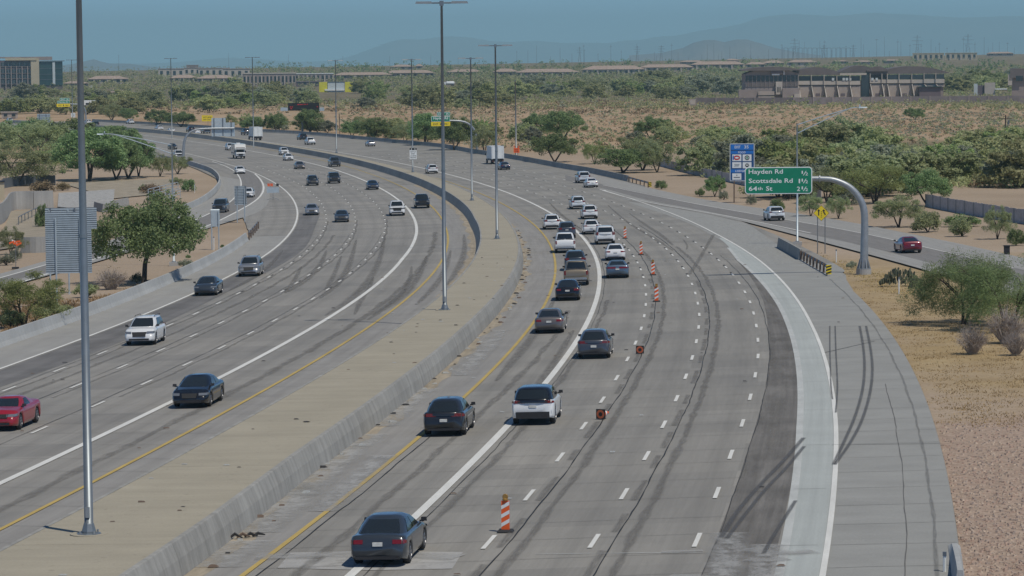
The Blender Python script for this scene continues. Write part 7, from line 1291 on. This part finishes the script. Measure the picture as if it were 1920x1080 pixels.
# power line towers on the skyline
def pylon(px, yb, yt, Y, label, kind):
    p = far(px, yb, Y); H = far(px, yt, Y)[2] - p[2]; t = thing('transmission_tower' if kind else 'power_pole', label, 'power tower' if kind else 'power pole', p, 0, 'power line towers on the skyline' if kind else 'thin power poles on the skyline'); b = MB(); g = float(ground(p[0], Y)) - p[2] - 2
    if kind:
        w = H*.09
        for s in (-1, 1): b.tube([(s*w, 0, g), (s*w*.35, 0, H*.6), (s*w*.12, 0, H)], [.3, .25, .2], 4)
        for k in range(6): z = H*.1*k; b.tube([(-w*(1 - z/H*1.05), 0, z), (w*(1 - (z + H*.1)/H*1.05), 0, z + H*.1)], .14, 3); b.tube([(w*(1 - z/H*1.05), 0, z), (-w*(1 - (z + H*.1)/H*1.05), 0, z + H*.1)], .14, 3)
        for f, l in ((.66, .16), (.8, .2), (.93, .14)): b.tube([(-H*l, 0, H*f), (H*l, 0, H*f)], .22, 4)
        b.build('lattice', m_pole, t)
    else:
        b.tube([(0, 0, g), (0, 0, H)], [.28, .16], 5); b.build('shaft', m_pole, t)
        if RNG.random() < .4: q = RNG.uniform(.86, .95); MB().box(-H*.06, H*.06, -.1, .1, H*q, H*(q + .012)).build('cross_arm', m_pole, t)
for x, yt in ((1087, 88), (1195, 86), (1240, 85), (1490, 72), (1545, 84), (1720, 66), (1815, 64), (1600, 84)): pylon(x, 118, yt, 5200, 'lattice power tower on the skyline below the mountains', True)
for i, x in enumerate(np.r_[np.linspace(970, 1330, 20) + RNG.normal(0, 5, 20), np.linspace(1335, 1480, 14) + RNG.normal(0, 4, 14), np.linspace(1500, 1900, 34) + RNG.normal(0, 4, 34), 541, 643, 688, 731, 756, 808, 859, 429, 223]): yt = RNG.uniform(80, 108) if x > 960 else RNG.uniform(100, 116); pylon(float(x), 120 if x > 900 else 126, yt if x < 1480 else yt - 12, 5000, 'thin power pole on the hazy skyline', False)
st = facade('steel substation portal frames on the skyline right of the foothill', 'substation', (1545, 112), 'substation')
for x in np.arange(1470, 1590, 9): b = MB(); q, z = st.at(x, 90); q2 = st.at(x + 7, 90)[0]; b.tube([(q, 0, -4), (q, 0, z)], .2, 4).tube([(q2, 0, -4), (q2, 0, z)], .2, 4).tube([(q, 0, z), (q2, 0, z)], .2, 4); b.build('portal_frame', m_pole, st.o)
# saguaros
def saguaro(px, yb, hpx, label, arms):
    p = at(px, yb); k = np.linalg.norm(p[:2])/F; H = hpx*k; t = thing('saguaro', label, 'cactus', p); b = MB().tube([(0, 0, -.3), (0, 0, H*.5), (0, 0, H)], [.26, .28, .16], 8)
    b.build('trunk', m_leafo, t, True)
    for s in arms: MB().tube([(0, 0, H*.45), (s*.7, 0, H*.5), (s*.75, 0, H*.78)], [.18, .18, .12], 7).build('arm', m_leafo, t, True)
for x, y, h, l, a in ((1011, 190, 20, 'saguaro cactus at the edge of the sandy field', ()), (1003, 192, 12, 'short saguaro beside a taller one', ()), (1176, 194, 24, 'dark bare snag of a saguaro above the sandy field', (1,)), (1315, 182, 12, 'saguaro at the end of the block wall', (-1, 1)), (1363, 188, 18, 'saguaro behind the block wall corner', ()), (222, 135, 12, 'dark cypress-like cactus on the left skyline', ())): saguaro(x, y, h, l, a)
# ------------------------------------------------------------------ the air
def build_haze():
    m = bpy.data.materials.new('air'); m.use_nodes = True; nt = m.node_tree
    for n in list(nt.nodes): nt.nodes.remove(n)
    o = nt.nodes.new('ShaderNodeOutputMaterial'); v = nt.nodes.new('ShaderNodeVolumePrincipled'); v.inputs['Color'].default_value = (.56, .9, .98, 1); v.inputs['Density'].default_value = 7e-5; v.inputs['Anisotropy'].default_value = 0; nt.links.new(v.outputs[0], o.inputs['Volume'])
    tag(MB().box(-16000, 16000, -150, 50000, -400, 760).build('haze', m), kind='stuff')
build_haze()
